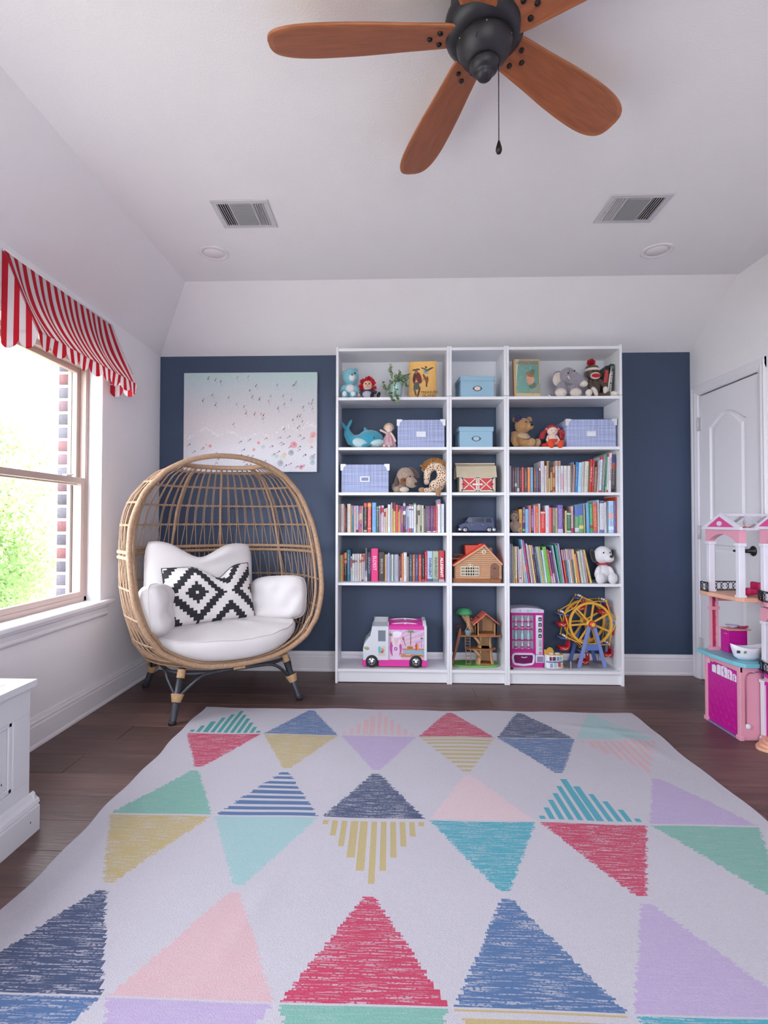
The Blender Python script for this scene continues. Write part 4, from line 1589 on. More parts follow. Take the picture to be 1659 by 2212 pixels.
def put_book(x, y, z, w, h, d, color, label, group, lean=0.0, ink=1.0, bands=()):
    o = bpy.data.objects.new('book', BOOKME)
    COL.objects.link(o)
    o.location = (x, y, z)
    o.scale = (w, d, h)
    o.rotation_euler = (0, lean, 0)
    o.color = lin(color) + (ink,)
    tag(o, label, 'book', group)
    p = bpy.data.objects.new('page_block', PAGEME)
    COL.objects.link(p)
    p.parent = o
    for a, b, c in bands:
        q = bpy.data.objects.new('spine_band', BANDME)
        COL.objects.link(q)
        q.parent = o
        q.location = (0, 0, a)
        q.scale = (1, 0.5, b - a)
        q.color = lin(c) + (1,)
    return o


def shelf_row(where, group, u0, v0, sc_, zs, ysp, rows, xr, dmax=0.155):
    """rows: (X0, X1, Ytop, colour[, {options}]) read off an enlarged view of the shelf; X at the foot of the spine"""
    n = len(rows)
    out = []
    prev = xr[0]
    items = []
    for r in rows:
        X0, X1, Yt, c = r[:4]
        opt = r[4] if len(r) > 4 else {}
        a = at(u0 + X0 / sc_, 1130, ysp).x
        b = at(u0 + X1 / sc_, 1130, ysp).x
        zt = at(u0 + X0 / sc_, v0 + Yt / sc_, ysp).z
        lean = 0.0
        if 'top' in opt:                                   # foot and head differ: a leaning book
            at_ = at(u0 + opt['top'][0] / sc_, v0 + Yt / sc_, ysp).x
            lean = math.atan2(at_ - a, zt - zs)
        items.append([a, b, zt, c, opt, lean])
    items.sort(key=lambda q: q[0])
    for i, (a, b, zt, c, opt, lean) in enumerate(items):
        a = max(a, prev + 0.0004)
        if i + 1 < n:
            b = min(max(b, a + 0.005), max(items[i + 1][0] - 0.0004, a + 0.005))
        b = max(b, a + 0.005)
        b = min(b, xr[1])
        prev = b
        h = (zt - zs)
        w = (b - a) * (math.cos(lean) if lean else 1)
        hh = max(0.1, h / math.cos(lean) - (w * abs(math.tan(lean)) if lean else 0))
        d = min(dmax, max(0.105, hh * 0.68)) * (0.97 + 0.06 * ((i * 37) % 10) / 10)
        w -= 0.0006
        size = 'thick' if w > 0.033 else ('thin' if w < 0.0135 else 'slim' if w < 0.02 else 'mid-sized')
        tall = ' tall' if hh > opt.get('tl', 0.235) else ''
        word = opt.get('label')
        lab = word if word else f"{size}{tall} {cname(c)} book, {ordinal(i + 1)} from the left on {where}"
        xm = (a + b) / 2
        zz = zs + 0.0004
        if lean:
            zz += abs(math.sin(lean)) * w / 2 + 0.0002
        o = put_book(xm, ysp, zz, w, hh, opt.get('d', d), c, lab, group, lean, opt.get('ink', 0.85), opt.get('bands', ()))
        for tx in opt.get('text', ()):
            s_, size_, col_, zf, bold = tx[:5]
            mx = Matrix.Diagonal((1 / w, 1 / opt.get('d', d), 1 / hh, 1)) @ FR(0, zf * hh, -0.0012, -PI / 2)
            text(o, s_, size_, mx, mat('ink_' + col_, col_, 0.5), 'title', 0.0002, tx[5] if len(tx) > 5 else 1.0, bold)
        out.append(o)
    return out


T_ = lambda a, **k: dict(top=a, **k)
MAROON = (0.80, 1.0, '6e2436')
# left bookcase, shelf D
LD = [(20, 75, 195, 'b5a9a8'), (82, 180, 190, 'cfc6c4'), (183, 225, 225, 'a45a50'), (228, 265, 310, '4a1f2c'), (275, 380, 190, 'd2cac6'), (383, 418, 240, 'b58f4a'), (420, 472, 235, '7d7ba8', dict(bands=((0.0, 0.65, '3c8290'),))),
      (475, 545, 245, 'caa6ad'), (548, 608, 240, 'a9b6c8', dict(bands=((0.0, 0.1, '33303a'),))), (610, 658, 250, '8a5a94', dict(bands=((0.45, 0.7, 'b8946c'), (0.3, 0.43, 'b85a74'), (0.0, 0.14, 'c0566a')))),
      (660, 715, 245, 'b96b78', dict(bands=((0.48, 0.72, 'c4bca8'), (0.2, 0.33, '9a4a88')))), (718, 755, 250, 'b0a6b4'),
      (770, 870, 155, '33282a', dict(ink=1, bands=((0.86, 0.985, 'c84a48'), (0.02, 0.08, 'a9a4a8')))),
      (882, 1000, 150, 'cf4a4c', dict(ink=1, bands=((0.86, 0.97, 'dc9c4c'), (0.12, 0.15, 'dca85c')))),
      (1020, 1145, 150, '6fa6dc'), (1150, 1215, 250, '3f6650', dict(bands=((0.83, 0.85, 'c8d0c8'), (0.93, 0.95, 'c8d0c8')))), (1218, 1268, 235, '8a6a9c', dict(bands=((0.9, 0.97, 'cfc0cc'),))),
      (1270, 1300, 250, 'cfc4cc', dict(bands=((0.70, 0.98, 'b03a50'),))), (1302, 1375, 235, 'c8b8c4', dict(bands=((0.74, 0.92, 'a83048'),))), (1378, 1425, 330, 'cfc6ca', dict(bands=((0.66, 0.86, 'b02c3c'),))), (1428, 1482, 310, 'cdb88e'),
      (1485, 1580, 205, 'cfd2d8'), (1590, 1618, 150, 'e0dcd0'), (1622, 1658, 155, 'c9a66a', dict(bands=(MAROON,))), (1660, 1725, 155, 'c9b070', dict(bands=((0.72, 1.0, '6e2436'),))), (1728, 1795, 215, 'cf4a50', dict(ink=0.2)),
      (1798, 1832, 240, 'd4a860', dict(bands=((0.78, 0.99, '6e2436'),))), (1834, 1870, 240, 'd8b070', dict(bands=((0.86, 0.99, '6e2436'),))), (1872, 1902, 250, '8a3f8c'), (1904, 1940, 250, 'c05aa8', dict(bands=((0.35, 0.75, 'd89078'),))),
      (1945, 2020, 125, '3a3848', dict(bands=((0.58, 0.70, 'dcdce4'), (0.86, 0.95, 'b8b8c4')))), (2022, 2065, 260, 'a8a8c4', dict(bands=((0.92, 0.98, 'a83c6c'), (0.03, 0.12, 'b84c70')))), (2068, 2122, 250, '8f86b0', dict(bands=((0.6, 0.98, 'a8c4d4'),))),
      (2125, 2192, 205, 'd4d6e4', dict(bands=((0.94, 0.995, 'd04a48'), (0.80, 0.845, 'b82c44'), (0.0, 0.15, 'c8442c')))), (2196, 2258, 210, 'd4d8e8', dict(bands=((0.94, 0.995, '4a7cb4'), (0.80, 0.84, '3c5c9c'), (0.0, 0.15, '3c74b0')))),
      (2260, 2340, 165, 'd0d2cc', dict(bands=((0.95, 0.998, '4f9a48'),))), (2352, 2390, 230, 'b8b4a0', dict(bands=((0.3, 0.8, '6a6a60'),))), (2392, 2450, 215, 'c9c2b4', dict(bands=((0.62, 0.8, '5a5450'),))), (2452, 2505, 225, 'a8a894', dict(bands=((0.05, 0.25, '4f7a4c'),))),
      (2508, 2562, 230, 'cfcac0'), (2565, 2600, 330, '7f786c'), (2608, 2662, 245, '5a6460'), (2665, 2720, 250, '8a4fa0', dict(bands=((0.01, 0.05, 'dcdce0'),))), (2723, 2775, 245, '6e2b35', dict(bands=((0.01, 0.05, 'dcdce0'),))),
      (2778, 2840, 245, '5b4a90', dict(bands=((0.0, 0.04, 'd04060'),))), (2843, 2908, 240, '8f2444', dict(bands=((0.02, 0.06, 'dcdce0'),))), (2912, 2962, 240, 'd0484c', dict(bands=((0.02, 0.06, 'e0b0b0'),))),
      (2972, 3070, 60, 'd6d8e2', dict(bands=((0.86, 0.93, 'd06a60'), (0.93, 0.995, '7a6ab8')))), (3082, 3178, 190, 'ccd0da')]
shelf_row("left bookcase's upper book row", 'books in the upper row of the left bookcase', 730, 1075, 13.825, SHELF['D'], 0.055, LD, (0.019, 0.781))
# left bookcase, shelf E
LE = [(22, 58, 270, 'b8b094'), (62, 150, 265, 'b3a763'), (152, 188, 215, 'c43c34'), (190, 268, 165, '1f1618', dict(bands=((0.6, 0.72, 'd07a48'), (0.76, 0.97, 'd08a54')))), (275, 360, 110, '1f6d8c'), (362, 384, 115, '2f6f88', dict(d=0.17)),
      (386, 421, 305, 'cfc4c8', dict(bands=((0.55, 0.92, 'b8546c'),))), (425, 503, 230, 'c9cac8', dict(bands=((0.66, 0.78, '8a4a54'),))), (505, 575, 230, 'b9c6c8', dict(bands=((0.70, 0.76, '5f6a74'),))), (577, 642, 230, 'cdb9c6'),
      (645, 710, 230, 'cfc4b4', dict(bands=((0.68, 0.78, '9a6a48'),))), (715, 762, 230, 'c9beb8', dict(bands=((0.88, 0.99, 'b84a40'), (0.72, 0.79, 'a83c34'), (0.0, 0.06, '8a3c30')))), (765, 812, 225, 'b9b0c8', dict(bands=((0.72, 0.98, 'b84c48'),))),
      (815, 880, 65, '9aa0ac', dict(ink=1, bands=((0.32, 0.99, '4a4c58'), (0.0, 0.13, 'c4c8d0')))),
      (885, 985, 185, '2f2c44', dict(ink=0, text=(('ERAGON', 0.028, '9a98b4', 0.55, 0.0),), label='dark indigo book with pale lettering, touching the left side of the hot pink one')),
      (990, 1205, 70, 'd9307a', dict(ink=0, text=(('ELDEST', 0.032, 'f4dce8', 0.55, 0.0),), label='very thick hot pink hardback towering over the lower book row')),
      (1215, 1395, 190, '3d3232', dict(ink=0, text=(('BRISINGR', 0.026, 'c4b4a4', 0.52, 0.0),), label='thick dark brown book with pale lettering, right of the hot pink one')),
      (1400, 1438, 250, 'cbae68'), (1440, 1495, 245, 'b49cc4'), (1498, 1545, 200, 'a9c0dc'), (1548, 1586, 240, '7f9a80'), (1590, 1610, 245, 'b0a8c4'), (1612, 1655, 245, 'd0d4e0'), (1658, 1688, 250, '5f7a6c'), (1690, 1730, 250, 'b6bccb'), (1732, 1775, 250, 'b2b8c9'),
      (1778, 1808, 250, 'c4bcc8'), (1815, 1860, 300, '5d4558'), (1862, 1902, 230, '7a2440', dict(bands=((0.0, 0.13, 'cfc4cc'),))), (1905, 1955, 215, 'e08a3a', dict(ink=0.3)), (1960, 2060, 190, 'cfcdd6'), (2062, 2120, 310, '93807c'),
      (2125, 2225, 250, '2f4a58'), (2230, 2305, 255, 'b0654a'), (2308, 2398, 255, '3f4274'), (2402, 2500, 255, 'b84a44'), (2504, 2595, 260, '231c22', dict(bands=((0.02, 0.07, 'c84840'),))), (2600, 2662, 170, 'cf2a50'),
      (2668, 2830, 150, 'a9bcd6', dict(ink=0, text=(('DIVERGENT', 0.026, '2f4458', 0.46, 0.0006),), bands=((0.0, 0.09, '46586c'),), label='thick pale blue book with dark lettering near the end of the lower row')),
      (2833, 3008, 150, 'a3ae98', dict(ink=0, text=(('INSURGENT', 0.027, '4a5a48', 0.46, 0.0006),), bands=((0.0, 0.10, '6a8484'),), label='thick sage green book with dark lettering beside the crimson one')),
      (3014, 3180, 140, 'b0283c', dict(ink=0, text=(('ALLEGIANT', 0.027, 'f0e4e4', 0.46, 0.0008),), bands=((0.0, 0.07, 'a8a4ac'),), label='thick crimson book with white lettering at the end of the lower row'))]
shelf_row("left bookcase's lower book row", 'books in the lower row of the left bookcase', 730, 1180, 13.825, SHELF['E'], 0.095, LE, (0.019, 0.781), 0.15)
# right bookcase, shelf C
RC = [(45, 92, 430, 'b5acae'), (98, 125, 480, '4a4668'), (128, 200, 475, '5c3448'), (203, 262, 480, '565c5c', dict(bands=((0.24, 0.37, 'c8c8cc'),))), (265, 335, 480, '6a5f6a', dict(bands=((0.04, 0.18, 'c8c4cc'),))), (338, 395, 485, '4a2a38'),
      (400, 478, 480, 'd4525c', dict(ink=0.2)), (485, 578, 500, '544d4c'), (583, 668, 480, 'e08448', dict(ink=0.25)), (672, 752, 480, '5aa2d0'), (768, 850, 490, '7d4a38'), (853, 890, 485, '6272a8'), (893, 925, 490, '6e2a34'), (928, 972, 490, '48546c', dict(bands=((0.88, 0.99, 'dcdce0'),))),
      (978, 1090, 290, 'c9c2ca', dict(d=0.19)), (1095, 1165, 430, 'cbbfc0'), (1168, 1218, 290, 'b88f5c', dict(d=0.19)), (1220, 1260, 300, 'c8bd86', dict(bands=((0.46, 0.98, '3c3834'),))), (1262, 1330, 480, 'b08a5c', dict(bands=((0.8, 0.99, '7a3444'), (0.0, 0.08, '7a3440')))),
      (1333, 1405, 470, 'b8884e', dict(bands=((0.58, 0.78, '9a4424'), (0.06, 0.22, '9a3c24')))), (1412, 1500, 290, 'cfd2da', dict(d=0.19, bands=((0.84, 0.99, 'b88a7a'),))), (1508, 1578, 290, 'cfd0da', dict(bands=((0.84, 0.99, 'b8826c'),))), (1580, 1662, 430, 'cdcdd2', dict(bands=((0.12, 0.72, 'c8a4b4'),))),
      (1669, 1772, 430, 'cfcccc'), (1777, 1875, 430, 'cdcacb'), (1878, 1915, 370, '7d6a5c'), (1917, 1944, 320, '8f9cc4', T_((1935,))), (1945, 1985, 400, 'dc8a50', T_((1962,), ink=0.2)), (1997, 2077, 320, '2f7cc0', T_((2022,))), (2080, 2190, 330, 'a9cde0', T_((2112,))),
      (2192, 2262, 310, 'bfb8b4', T_((2215,))), (2265, 2385, 300, 'cac6bc', T_((2296,))), (2388, 2410, 300, '4f8a58', T_((2420,))),
      (2412, 2492, 235, 'c8322f', T_((2455,), ink=0, text=(('THE BOOK OF', 0.0165, 'f0d0c8', 0.55, 0.0),))), (2494, 2550, 235, 'b03040', T_((2540,))), (2552, 2640, 470, '8a6a54', T_((2585,))), (2650, 2712, 270, 'b4acb8', T_((2700,))),
      (2714, 2788, 165, 'c6d4dc', T_((2762,), bands=((0.925, 0.997, 'd02c44'), (0.0, 0.06, 'd02c40')))), (2790, 2880, 90, '7f8484', T_((2845,))), (2900, 2940, 60, '2f9474', T_((2925,), d=0.2, bands=((0.0, 0.15, '78c49c'),))),
      (2943, 2985, 60, 'd8d4dc', T_((2975,), bands=((0.91, 0.998, 'd03c38'), (0.0, 0.07, 'd03c38')))), (2990, 3080, 60, 'd8d4d8', T_((3018,), ink=0, text=(('THE LEGO IDEAS BOOK', 0.0155, '2c2830', 0.60, 0.0),), label='tall white book with black title near the right end of the top row')),
      (3085, 3190, 90, '4a4044', T_((3105,), bands=((0.62, 0.76, 'a84a44'), (0.78, 0.95, '3c3c78'), (0.02, 0.1, '1c1818'))))]
shelf_row("right bookcase's top book row", 'books in the top row of the right bookcase', 1098, 975, 13.825, SHELF['C'], 0.055, RC, (1.219, 1.981), 0.20)
# right bookcase, shelf D
RD = [(322, 420, 415, 'd9a04c'), (425, 505, 350, '3c3468', dict(ink=0, text=(('FART DOG', 0.021, 'd0d0a8', 0.68, 0.0),), bands=((0.38, 0.5, 'a02c70'), (0.06, 0.15, '9ab070')))), (510, 605, 410, '82b4dc'), (608, 635, 310, 'b88ab8', dict(d=0.2)), (637, 682, 305, 'e08a58'),
      (690, 757, 390, '6a559c', dict(bands=((0.0, 0.09, '3a1c34'), (0.25, 0.72, '8f7ab4')))), (760, 825, 305, 'd4949c'), (828, 900, 320, 'd97048', dict(bands=((0.75, 0.95, 'e06838'),))), (903, 965, 250, 'c6bcb8', dict(d=0.2)),
      (970, 1110, 470, 'd8282c', dict(ink=1, bands=((0.89, 0.96, 'cfc4d0'),), label='short thick bright red book in the middle row of the right bookcase')),
      (1115, 1225, 305, 'ccd0dc'), (1228, 1280, 360, 'ec6c64', dict(ink=0.3)), (1282, 1325, 370, 'b82c5c', dict(ink=0.3)), (1330, 1405, 370, '8f8a78', dict(bands=((0.0, 0.28, '5a8454'),))), (1407, 1480, 375, 'b0a488'), (1485, 1640, 290, '7a66b0', dict(d=0.2, bands=((0.0, 0.14, 'c4b8dc'),))),
      (1645, 1692, 410, '5c1f24'), (1697, 1752, 460, 'cfc488'), (1757, 1879, 480, '1f6e4c', dict(bands=((0.02, 0.1, 'b8c4bc'), (0.85, 0.92, 'd4ccc4')))), (1882, 1947, 330, 'd8a8b4', dict(bands=((0.0, 0.18, 'c4305c'),))), (1952, 1985, 480, '3a3838'),
      (1990, 2118, 285, '63a078', T_((1985,), ink=0.2, d=0.2, bands=((0.58, 0.99, '5a78b8'), (0.04, 0.18, 'c8ccd8')))), (2120, 2255, 270, '5f9a68', T_((2100,), bands=((0.62, 0.99, '4f6cb4'), (0.14, 0.26, 'd4c488')))), (2258, 2308, 250, 'a49664', T_((2238,))),
      (2338, 2440, 225, '5f9ccc', T_((2312,))), (2446, 2540, 245, '3fa06a', T_((2424,), bands=((0.16, 0.26, '8a4a44'),))),
      (2543, 2672, 215, 'd4603c', T_((2518,), ink=1, bands=((0.93, 0.99, 'a86c9c'), (0.0, 0.08, 'a85c90')))), (2678, 2730, 140, 'b8c8d0', T_((2660,), d=0.2)),
      (2738, 2870, 170, 'cccdd6', T_((2733,), ink=0.5, bands=((0.0, 0.1, '6a74a4'), (0.93, 0.99, '4c4c78')))), (2872, 2948, 210, 'c6c4cc', T_((2858,))), (2952, 2990, 200, '6a8498', T_((2946,))), (2994, 3156, 170, 'a9c8e4', T_((2990,), bands=((0.46, 0.62, 'dcaca8'), (0.1, 0.2, 'd4dce8')))),
      (3159, 3206, 170, '4a6cb0', T_((3156,))), (3209, 3226, 50, 'd4451c', dict(ink=0, d=0.2))]
shelf_row("right bookcase's middle book row", 'books in the middle row of the right bookcase', 1098, 1070, 13.825, SHELF['D'], 0.055, RD, (1.219, 1.981), 0.185)
# right bookcase, shelf E: thin picture books leaning to the left
RE = [(45, 85, 200, '8a94ac', T_((44,))), (87, 145, 225, '7d7a86', T_((85,))), (147, 170, 290, 'b3aa88', T_((130,))), (172, 207, 285, 'b8a860', T_((162,))), (215, 270, 290, 'cfcac4', T_((205,), bands=((0.0, 0.12, 'c8945c'),))), (280, 303, 290, '7a2a2c', T_((262,))),
      (305, 340, 290, 'd0cad8', T_((275,))), (345, 395, 375, 'cfc6d4', T_((320,), bands=((0.12, 0.16, 'c84858'),))), (400, 450, 350, 'c8beb4', T_((360,))), (455, 485, 300, '9a8a5c', T_((385,))), (490, 525, 300, 'cfc8c4', T_((395,))), (540, 590, 75, '7fb8dc', T_((370,), bands=((0.25, 0.4, 'd8a888'),))),
      (600, 640, 95, 'd0488c', T_((425,), ink=0.2)), (642, 678, 185, '5c3048', T_((480,))), (680, 720, 200, 'd6d0d4', T_((520,))), (725, 770, 240, 'a88890', T_((565,))), (775, 828, 240, 'd4c28a', T_((612,), ink=0.2)), (830, 888, 235, '3f3050', T_((665,), bands=((0.75, 0.99, 'b08898'),))), (890, 958, 290, '3c4456', T_((735,))),
      (960, 998, 290, '7fa0b8', T_((800,))), (1000, 1028, 290, 'c9ccd0', T_((838,))), (1030, 1073, 290, 'c2a860', T_((862,))), (1075, 1110, 290, '8fc09c', T_((910,))), (1112, 1168, 390, 'c6d4e4', T_((985,))), (1170, 1288, 290, '6cb048', T_((1010,), ink=0.15, label='broad bright green picture book leaning in the lowest row')), (1290, 1358, 370, 'b83c6c', T_((1135,), bands=((0.0, 0.2, 'd08cac'),))),
      (1360, 1415, 410, 'b8b4c4', T_((1225,), bands=((0.3, 0.95, '5a4470'),))), (1418, 1450, 430, '7a3f58', T_((1290,))), (1453, 1488, 240, '64748c', T_((1270,), d=0.21)), (1490, 1530, 250, 'a8bcd4', T_((1300,))), (1545, 1598, 215, '2f8a74', T_((1385,), ink=0.2)), (1600, 1636, 250, '8aa890', T_((1430,))), (1640, 1682, 200, 'b49ccc', T_((1470,), ink=0.2)),
      (1712, 1766, 375, 'cc4830', T_((1570,), bands=((0.68, 0.99, 'b89098'),))), (1768, 1808, 375, '4a5468', T_((1640,), bands=((0.68, 0.99, 'b8a4b0'),))), (1810, 1863, 360, '86b0c8', T_((1695,), bands=((0.68, 0.99, 'c0b0bc'),))), (1866, 1915, 375, 'd4d0d8', T_((1750,), bands=((0.7, 0.99, 'b48c98'),))), (1918, 1956, 375, 'd08a54', T_((1808,), bands=((0.7, 0.99, 'b8a8b4'),))),
      (1958, 2008, 375, '2f6478', T_((1855,), bands=((0.7, 0.99, 'b89cac'),))), (2010, 2070, 365, 'd8c07c', T_((1895,))), (2080, 2142, 500, 'dc8c4c', T_((1955,), ink=0.4)), (2145, 2170, 500, '6a3a70', T_((2015,))), (2172, 2258, 420, 'b8c0a8', T_((2050,))), (2262, 2334, 400, 'b4b8c8', T_((2140,))), (2336, 2392, 460, 'a88078', T_((2215,))),
      (2436, 2500, 385, 'cdb468', T_((2225,)))]
shelf_row("right bookcase's lowest book row", 'thin picture books leaning in the lowest row of the right bookcase', 1098, 1160, 13.825, SHELF['E'], 0.04, RE, (1.219, 1.83), 0.21)
# ------------------------------------------------------------------ soft toys and boxes on the shelves
def plush(name, c, var=0.10, vs=120):
    return mat(name, c, 0.95, var=var, vscale=vs, bump=0.9, bscale=330, sheen=0.5)


def X(u, y=0.08):
    return at(u, 1000, y).x


EYE = mat('toy_eye_black', '121214', 0.15)


def part(t, name, m, fn, **k):
    b = MB()
    fn(b)
    return b.build(name, m, t, **k)


def toy(name, label, u, shelf, y=0.10, rz=0.0, cat='soft toy', group=None):
    return thing(name, label, cat, (X(u, y), y, SHELF[shelf] + 0.0006), rz, group)


# --- light blue bear
B1, WPL = plush('blue_plush', '7cc0cf'), plush('white_plush', 'e2e0e4', 0.05)
t = toy('plush_bear', 'light blue plush bear with a white muzzle at the end of the top shelf', 755.5, 'A', 0.085, 0.0)
part(t, 'body', B1, lambda b: b.ell((0, 0, .062), (.052, .045, .060)).ell((-.045, -.02, .075), (.020, .022, .034), (0, .5, 0)).ell((.044, -.022, .070), (.020, .022, .034), (0, -.5, 0)), remesh=0.004)
part(t, 'head', B1, lambda b: b.ell((.004, -.008, .165), (.060, .052, .062), seg=24, ring=16))
for x, c in ((-.040, WPL), (.042, B1)):
    part(t, 'ear', c, lambda b: b.ell((x, .005, .218), (.017, .010, .017)))
part(t, 'muzzle', WPL, lambda b: b.ell((.020, -.052, .150), (.024, .016, .026)))
part(t, 'nose', mat('toy_nose_blue', '4a6a80', 0.4), lambda b: b.ell((.020, -.066, .166), (.010, .006, .007)))
for x in (.000, .040):
    part(t, 'eye', EYE, lambda b: b.ell((x, -.056 + abs(x - .02) * .1, .180), (.0052, .004, .0062)))
part(t, 'tummy_patch', WPL, lambda b: b.ell((.004, -.032, .072), (.034, .018, .034)))
for x in (-.032, .028):
    f = part(t, 'foot', B1, lambda b: b.ell((x, -.052, .026), (.024, .030, .026)))
    part(f, 'sole', WPL, lambda b: b.ell((x, -.078, .028), (.015, .006, .017)))

# --- rag doll with red yarn hair
SKIN = mat('doll_cloth_skin', 'd9b29e', 0.9, bump=0.2)
YARN = mat('red_yarn', 'c01828', 0.9, var=0.25, vscale=90, bump=0.5, bscale=200)
t = toy('rag_doll', 'rag doll with shaggy red yarn hair and a dark blue dress', 797, 'A', 0.075)
part(t, 'head', SKIN, lambda b: b.ell((-.010, -.010, .098), (.034, .030, .040)))
rnd = np.random.RandomState(2)


def yarn(b):
    for i in range(150):
        a = rnd.uniform(0, 2 * PI)
        p = rnd.uniform(-.55, 1.45)
        n = Vector((math.cos(a) * math.cos(p), math.sin(a) * math.cos(p), math.sin(p)))
        if n.y < -.45 and n.z < .62:
            continue
        c = Vector((-.010, -.006, .100)) + Vector((n.x * .036, n.y * .030, n.z * .042))
        d = n * rnd.uniform(.018, .030) + Vector((0, 0, -.006))
        w = Vector(rnd.normal(size=3)) * .006
        b.tube([c, c + d * .6 + w, c + d], .0042, 5, round_ends=True)


part(t, 'yarn_hair', YARN, yarn)['kind'] = 'stuff'
for x in (-.022, .002):
    part(t, 'eye', EYE, lambda b: b.ell((x, -.039, .105), (.005, .003, .006)))
part(t, 'nose', mat('felt_red', 'b8303c', 0.8), lambda b: b.ell((-.010, -.041, .094), (.004, .003, .004)))
part(t, 'mouth', mat('felt_red', 'b8303c', 0.8), lambda b: b.tube([(-.022, -.036, .084), (-.010, -.040, .080), (.002, -.036, .084)], .0012, 5))
NVD = mat('navy_floral_dress', '3c4268', 0.9, var=0.7, vscale=55)
part(t, 'dress', NVD, lambda b: b.ell((-.006, .0, .040), (.052, .040, .038)).ell((-.048, -.008, .046), (.024, .018, .018)).ell((.040, -.008, .046), (.024, .018, .018)), remesh=0.004)
part(t, 'apron', mat('grey_apron', 'b0aebc', 0.9, var=0.2, vscale=60), lambda b: b.ell((-.012, -.030, .030), (.036, .016, .026)))
for x, z in ((-.074, .030), (.062, .034)):
    part(t, 'hand', SKIN, lambda b: b.ell((x, -.012, z), (.014, .012, .016)))
for x in (.018, .064):
    l = part(t, 'leg', mat('striped_stocking', '9a8c98', 0.9, var=0.5, vscale=70), lambda b: b.tube([(x * .5, -.02, .020), (x, -.045, .018)], .013, 10, round_ends=True))
    part(l, 'shoe', mat('felt_black', '1d1a1f', 0.8), lambda b: b.ell((x + .006, -.052, .022), (.013, .014, .022), (0, .35, 0)))

# --- ivy in a glazed pot
t = toy('potted_ivy', 'trailing ivy in a pale aqua glazed pot on the top shelf', 855, 'A', 0.075, cat='potted plant')
part(t, 'pot', mat('aqua_glaze', 'a5c8c6', 0.18, var=0.04), lambda b: b.lathe([(0, 0), (.034, 0), (.036, .004), (.046, .080), (.050, .108), (.0505, .113), (.0465, .113), (.043, .100), (0, .098)], seg=32))
part(t, 'soil', mat('potting_soil', '3a302a', 0.95, bump=0.6), lambda b: b.lathe([(0, .094), (.043, .094), (.040, .101), (0, .104)], seg=20))
IVY = [mat('ivy_leaf_' + n, c, 0.5, var=0.2, vscale=60) for n, c in (('dark', '4a6244'), ('mid', '66805a'), ('pale', '94a884'))]
lf = MB()
pts = [(0, 0), (.30, .10), (.55, .02), (.42, .34), (.62, .62), (.25, .66), (0, 1.05), (-.25, .66), (-.62, .62), (-.42, .34), (-.55, .02), (-.30, .10)]
lf.xy([(x * .010, y * .012) for x, y in pts], -.0003, .0003)
lf.v = [(x, y, z - 18 * x * x - 8 * y * y) for x, y, z in lf.v]
LEAVES = []
for m in IVY:
    o = lf.build('leaf', m)
    LEAVES.append(o.data)
    bpy.data.objects.remove(o)
rnd = np.random.RandomState(5)
stems = [[(0, 0, .10), (.010, -.03, .150), (.045, -.045, .152), (.085, -.05, .135)], [(0, 0, .10), (-.03, -.02, .16), (-.042, -.03, .205), (-.046, -.03, .235)], [(0, -.02, .10), (-.035, -.055, .115), (-.050, -.070, .060), (-.040, -.080, .010), (-.015, -.088, -.025)],
         [(0, 0, .10), (.02, -.02, .17), (.030, -.03, .185)], [(0, -.02, .10), (.0, -.06, .128), (-.010, -.075, .040), (.012, -.088, -.02), (.005, -.09, -.05)], [(0, 0, .1), (-.06, -.03, .07), (-.085, -.03, .075), (-.092, -.03, .115)], [(0, 0, .1), (.055, .01, .13), (.075, 0, .165), (.10, -.01, .17)],
         [(.0, .0, .1), (.03, -.03, .14), (.055, -.05, .10), (.075, -.055, .085)], [(0, 0, .1), (-.01, -.03, .15), (.0, -.04, .165)], [(0, 0, .1), (.04, -.02, .15), (.07, -.03, .16)]]
sm = MB()
for st_ in stems:
    c = crom(st_, 8, False)
    sm.tube([Vector(p) for p in c], .0012, 5)
    for i in range(2, len(c)):
        for _ in range(2 if i % 2 else 1):
            o = bpy.data.objects.new('leaf', LEAVES[rnd.randint(3)])
            COL.objects.link(o)
            o.parent = t
            o.location = Vector(c[i]) + Vector(rnd.normal(size=3)) * .005
            s = rnd.uniform(.85, 1.7)
            o.scale = (s, s, s)
            o.rotation_euler = (PI / 2 + rnd.normal() * .5, rnd.normal() * .5, rnd.uniform(-.6, .6))
            if rnd.rand() < .6:
                o.rotation_euler[1] += PI * rnd.rand()
sm.build('stems', mat('ivy_stem', '6a7a50', 0.6), t)['kind'] = 'stuff'


# --- books shown cover-on
COVERP = mat('printed_cover', 'ffffff', 0.5, source='Col')


def cover_book(name, label, u0, u1, vtop, y, lean, yaw, thick, spine, fn, cells, texts=()):
    w = abs(X(u1, y) - X(u0, y))
    h = (at(u0, vtop, y).z - SHELF['A']) / math.cos(lean)
    t = thing(name, label, 'book', ((X(u0, y) + X(u1, y)) / 2, y, SHELF['A'] + 0.0008), rot=(-lean, 0, yaw))
    part(t, 'page_block', PAGES, lambda b: b.bx(-w / 2 + .004, w / 2 - .002, .003, thick - .003, .004, h - .003))
    sp = mat(name + '_spine', spine, 0.55, var=0.15, vscale=40)
    part(t, 'cover', sp, lambda b: b.bx(-w / 2, w / 2, 0, .0028, 0, h).bx(-w / 2, w / 2, thick - .0028, thick, 0, h).bx(-w / 2, -w / 2 + .003, .002, thick - .002, 0, h))
    quad_cells('cover_print', -w / 2 + .001, w / 2 - .001, .001, h - .001, cells[0], cells[1], fn, COVERP, t, -.0006)
    for s_, size, c, x, z, bold in texts:
        text(t, s_, size, FR(x * w, z * h, -.0012), mat('ink_' + c, c, 0.6), 'title', .0002, 1.0, bold)
    return t


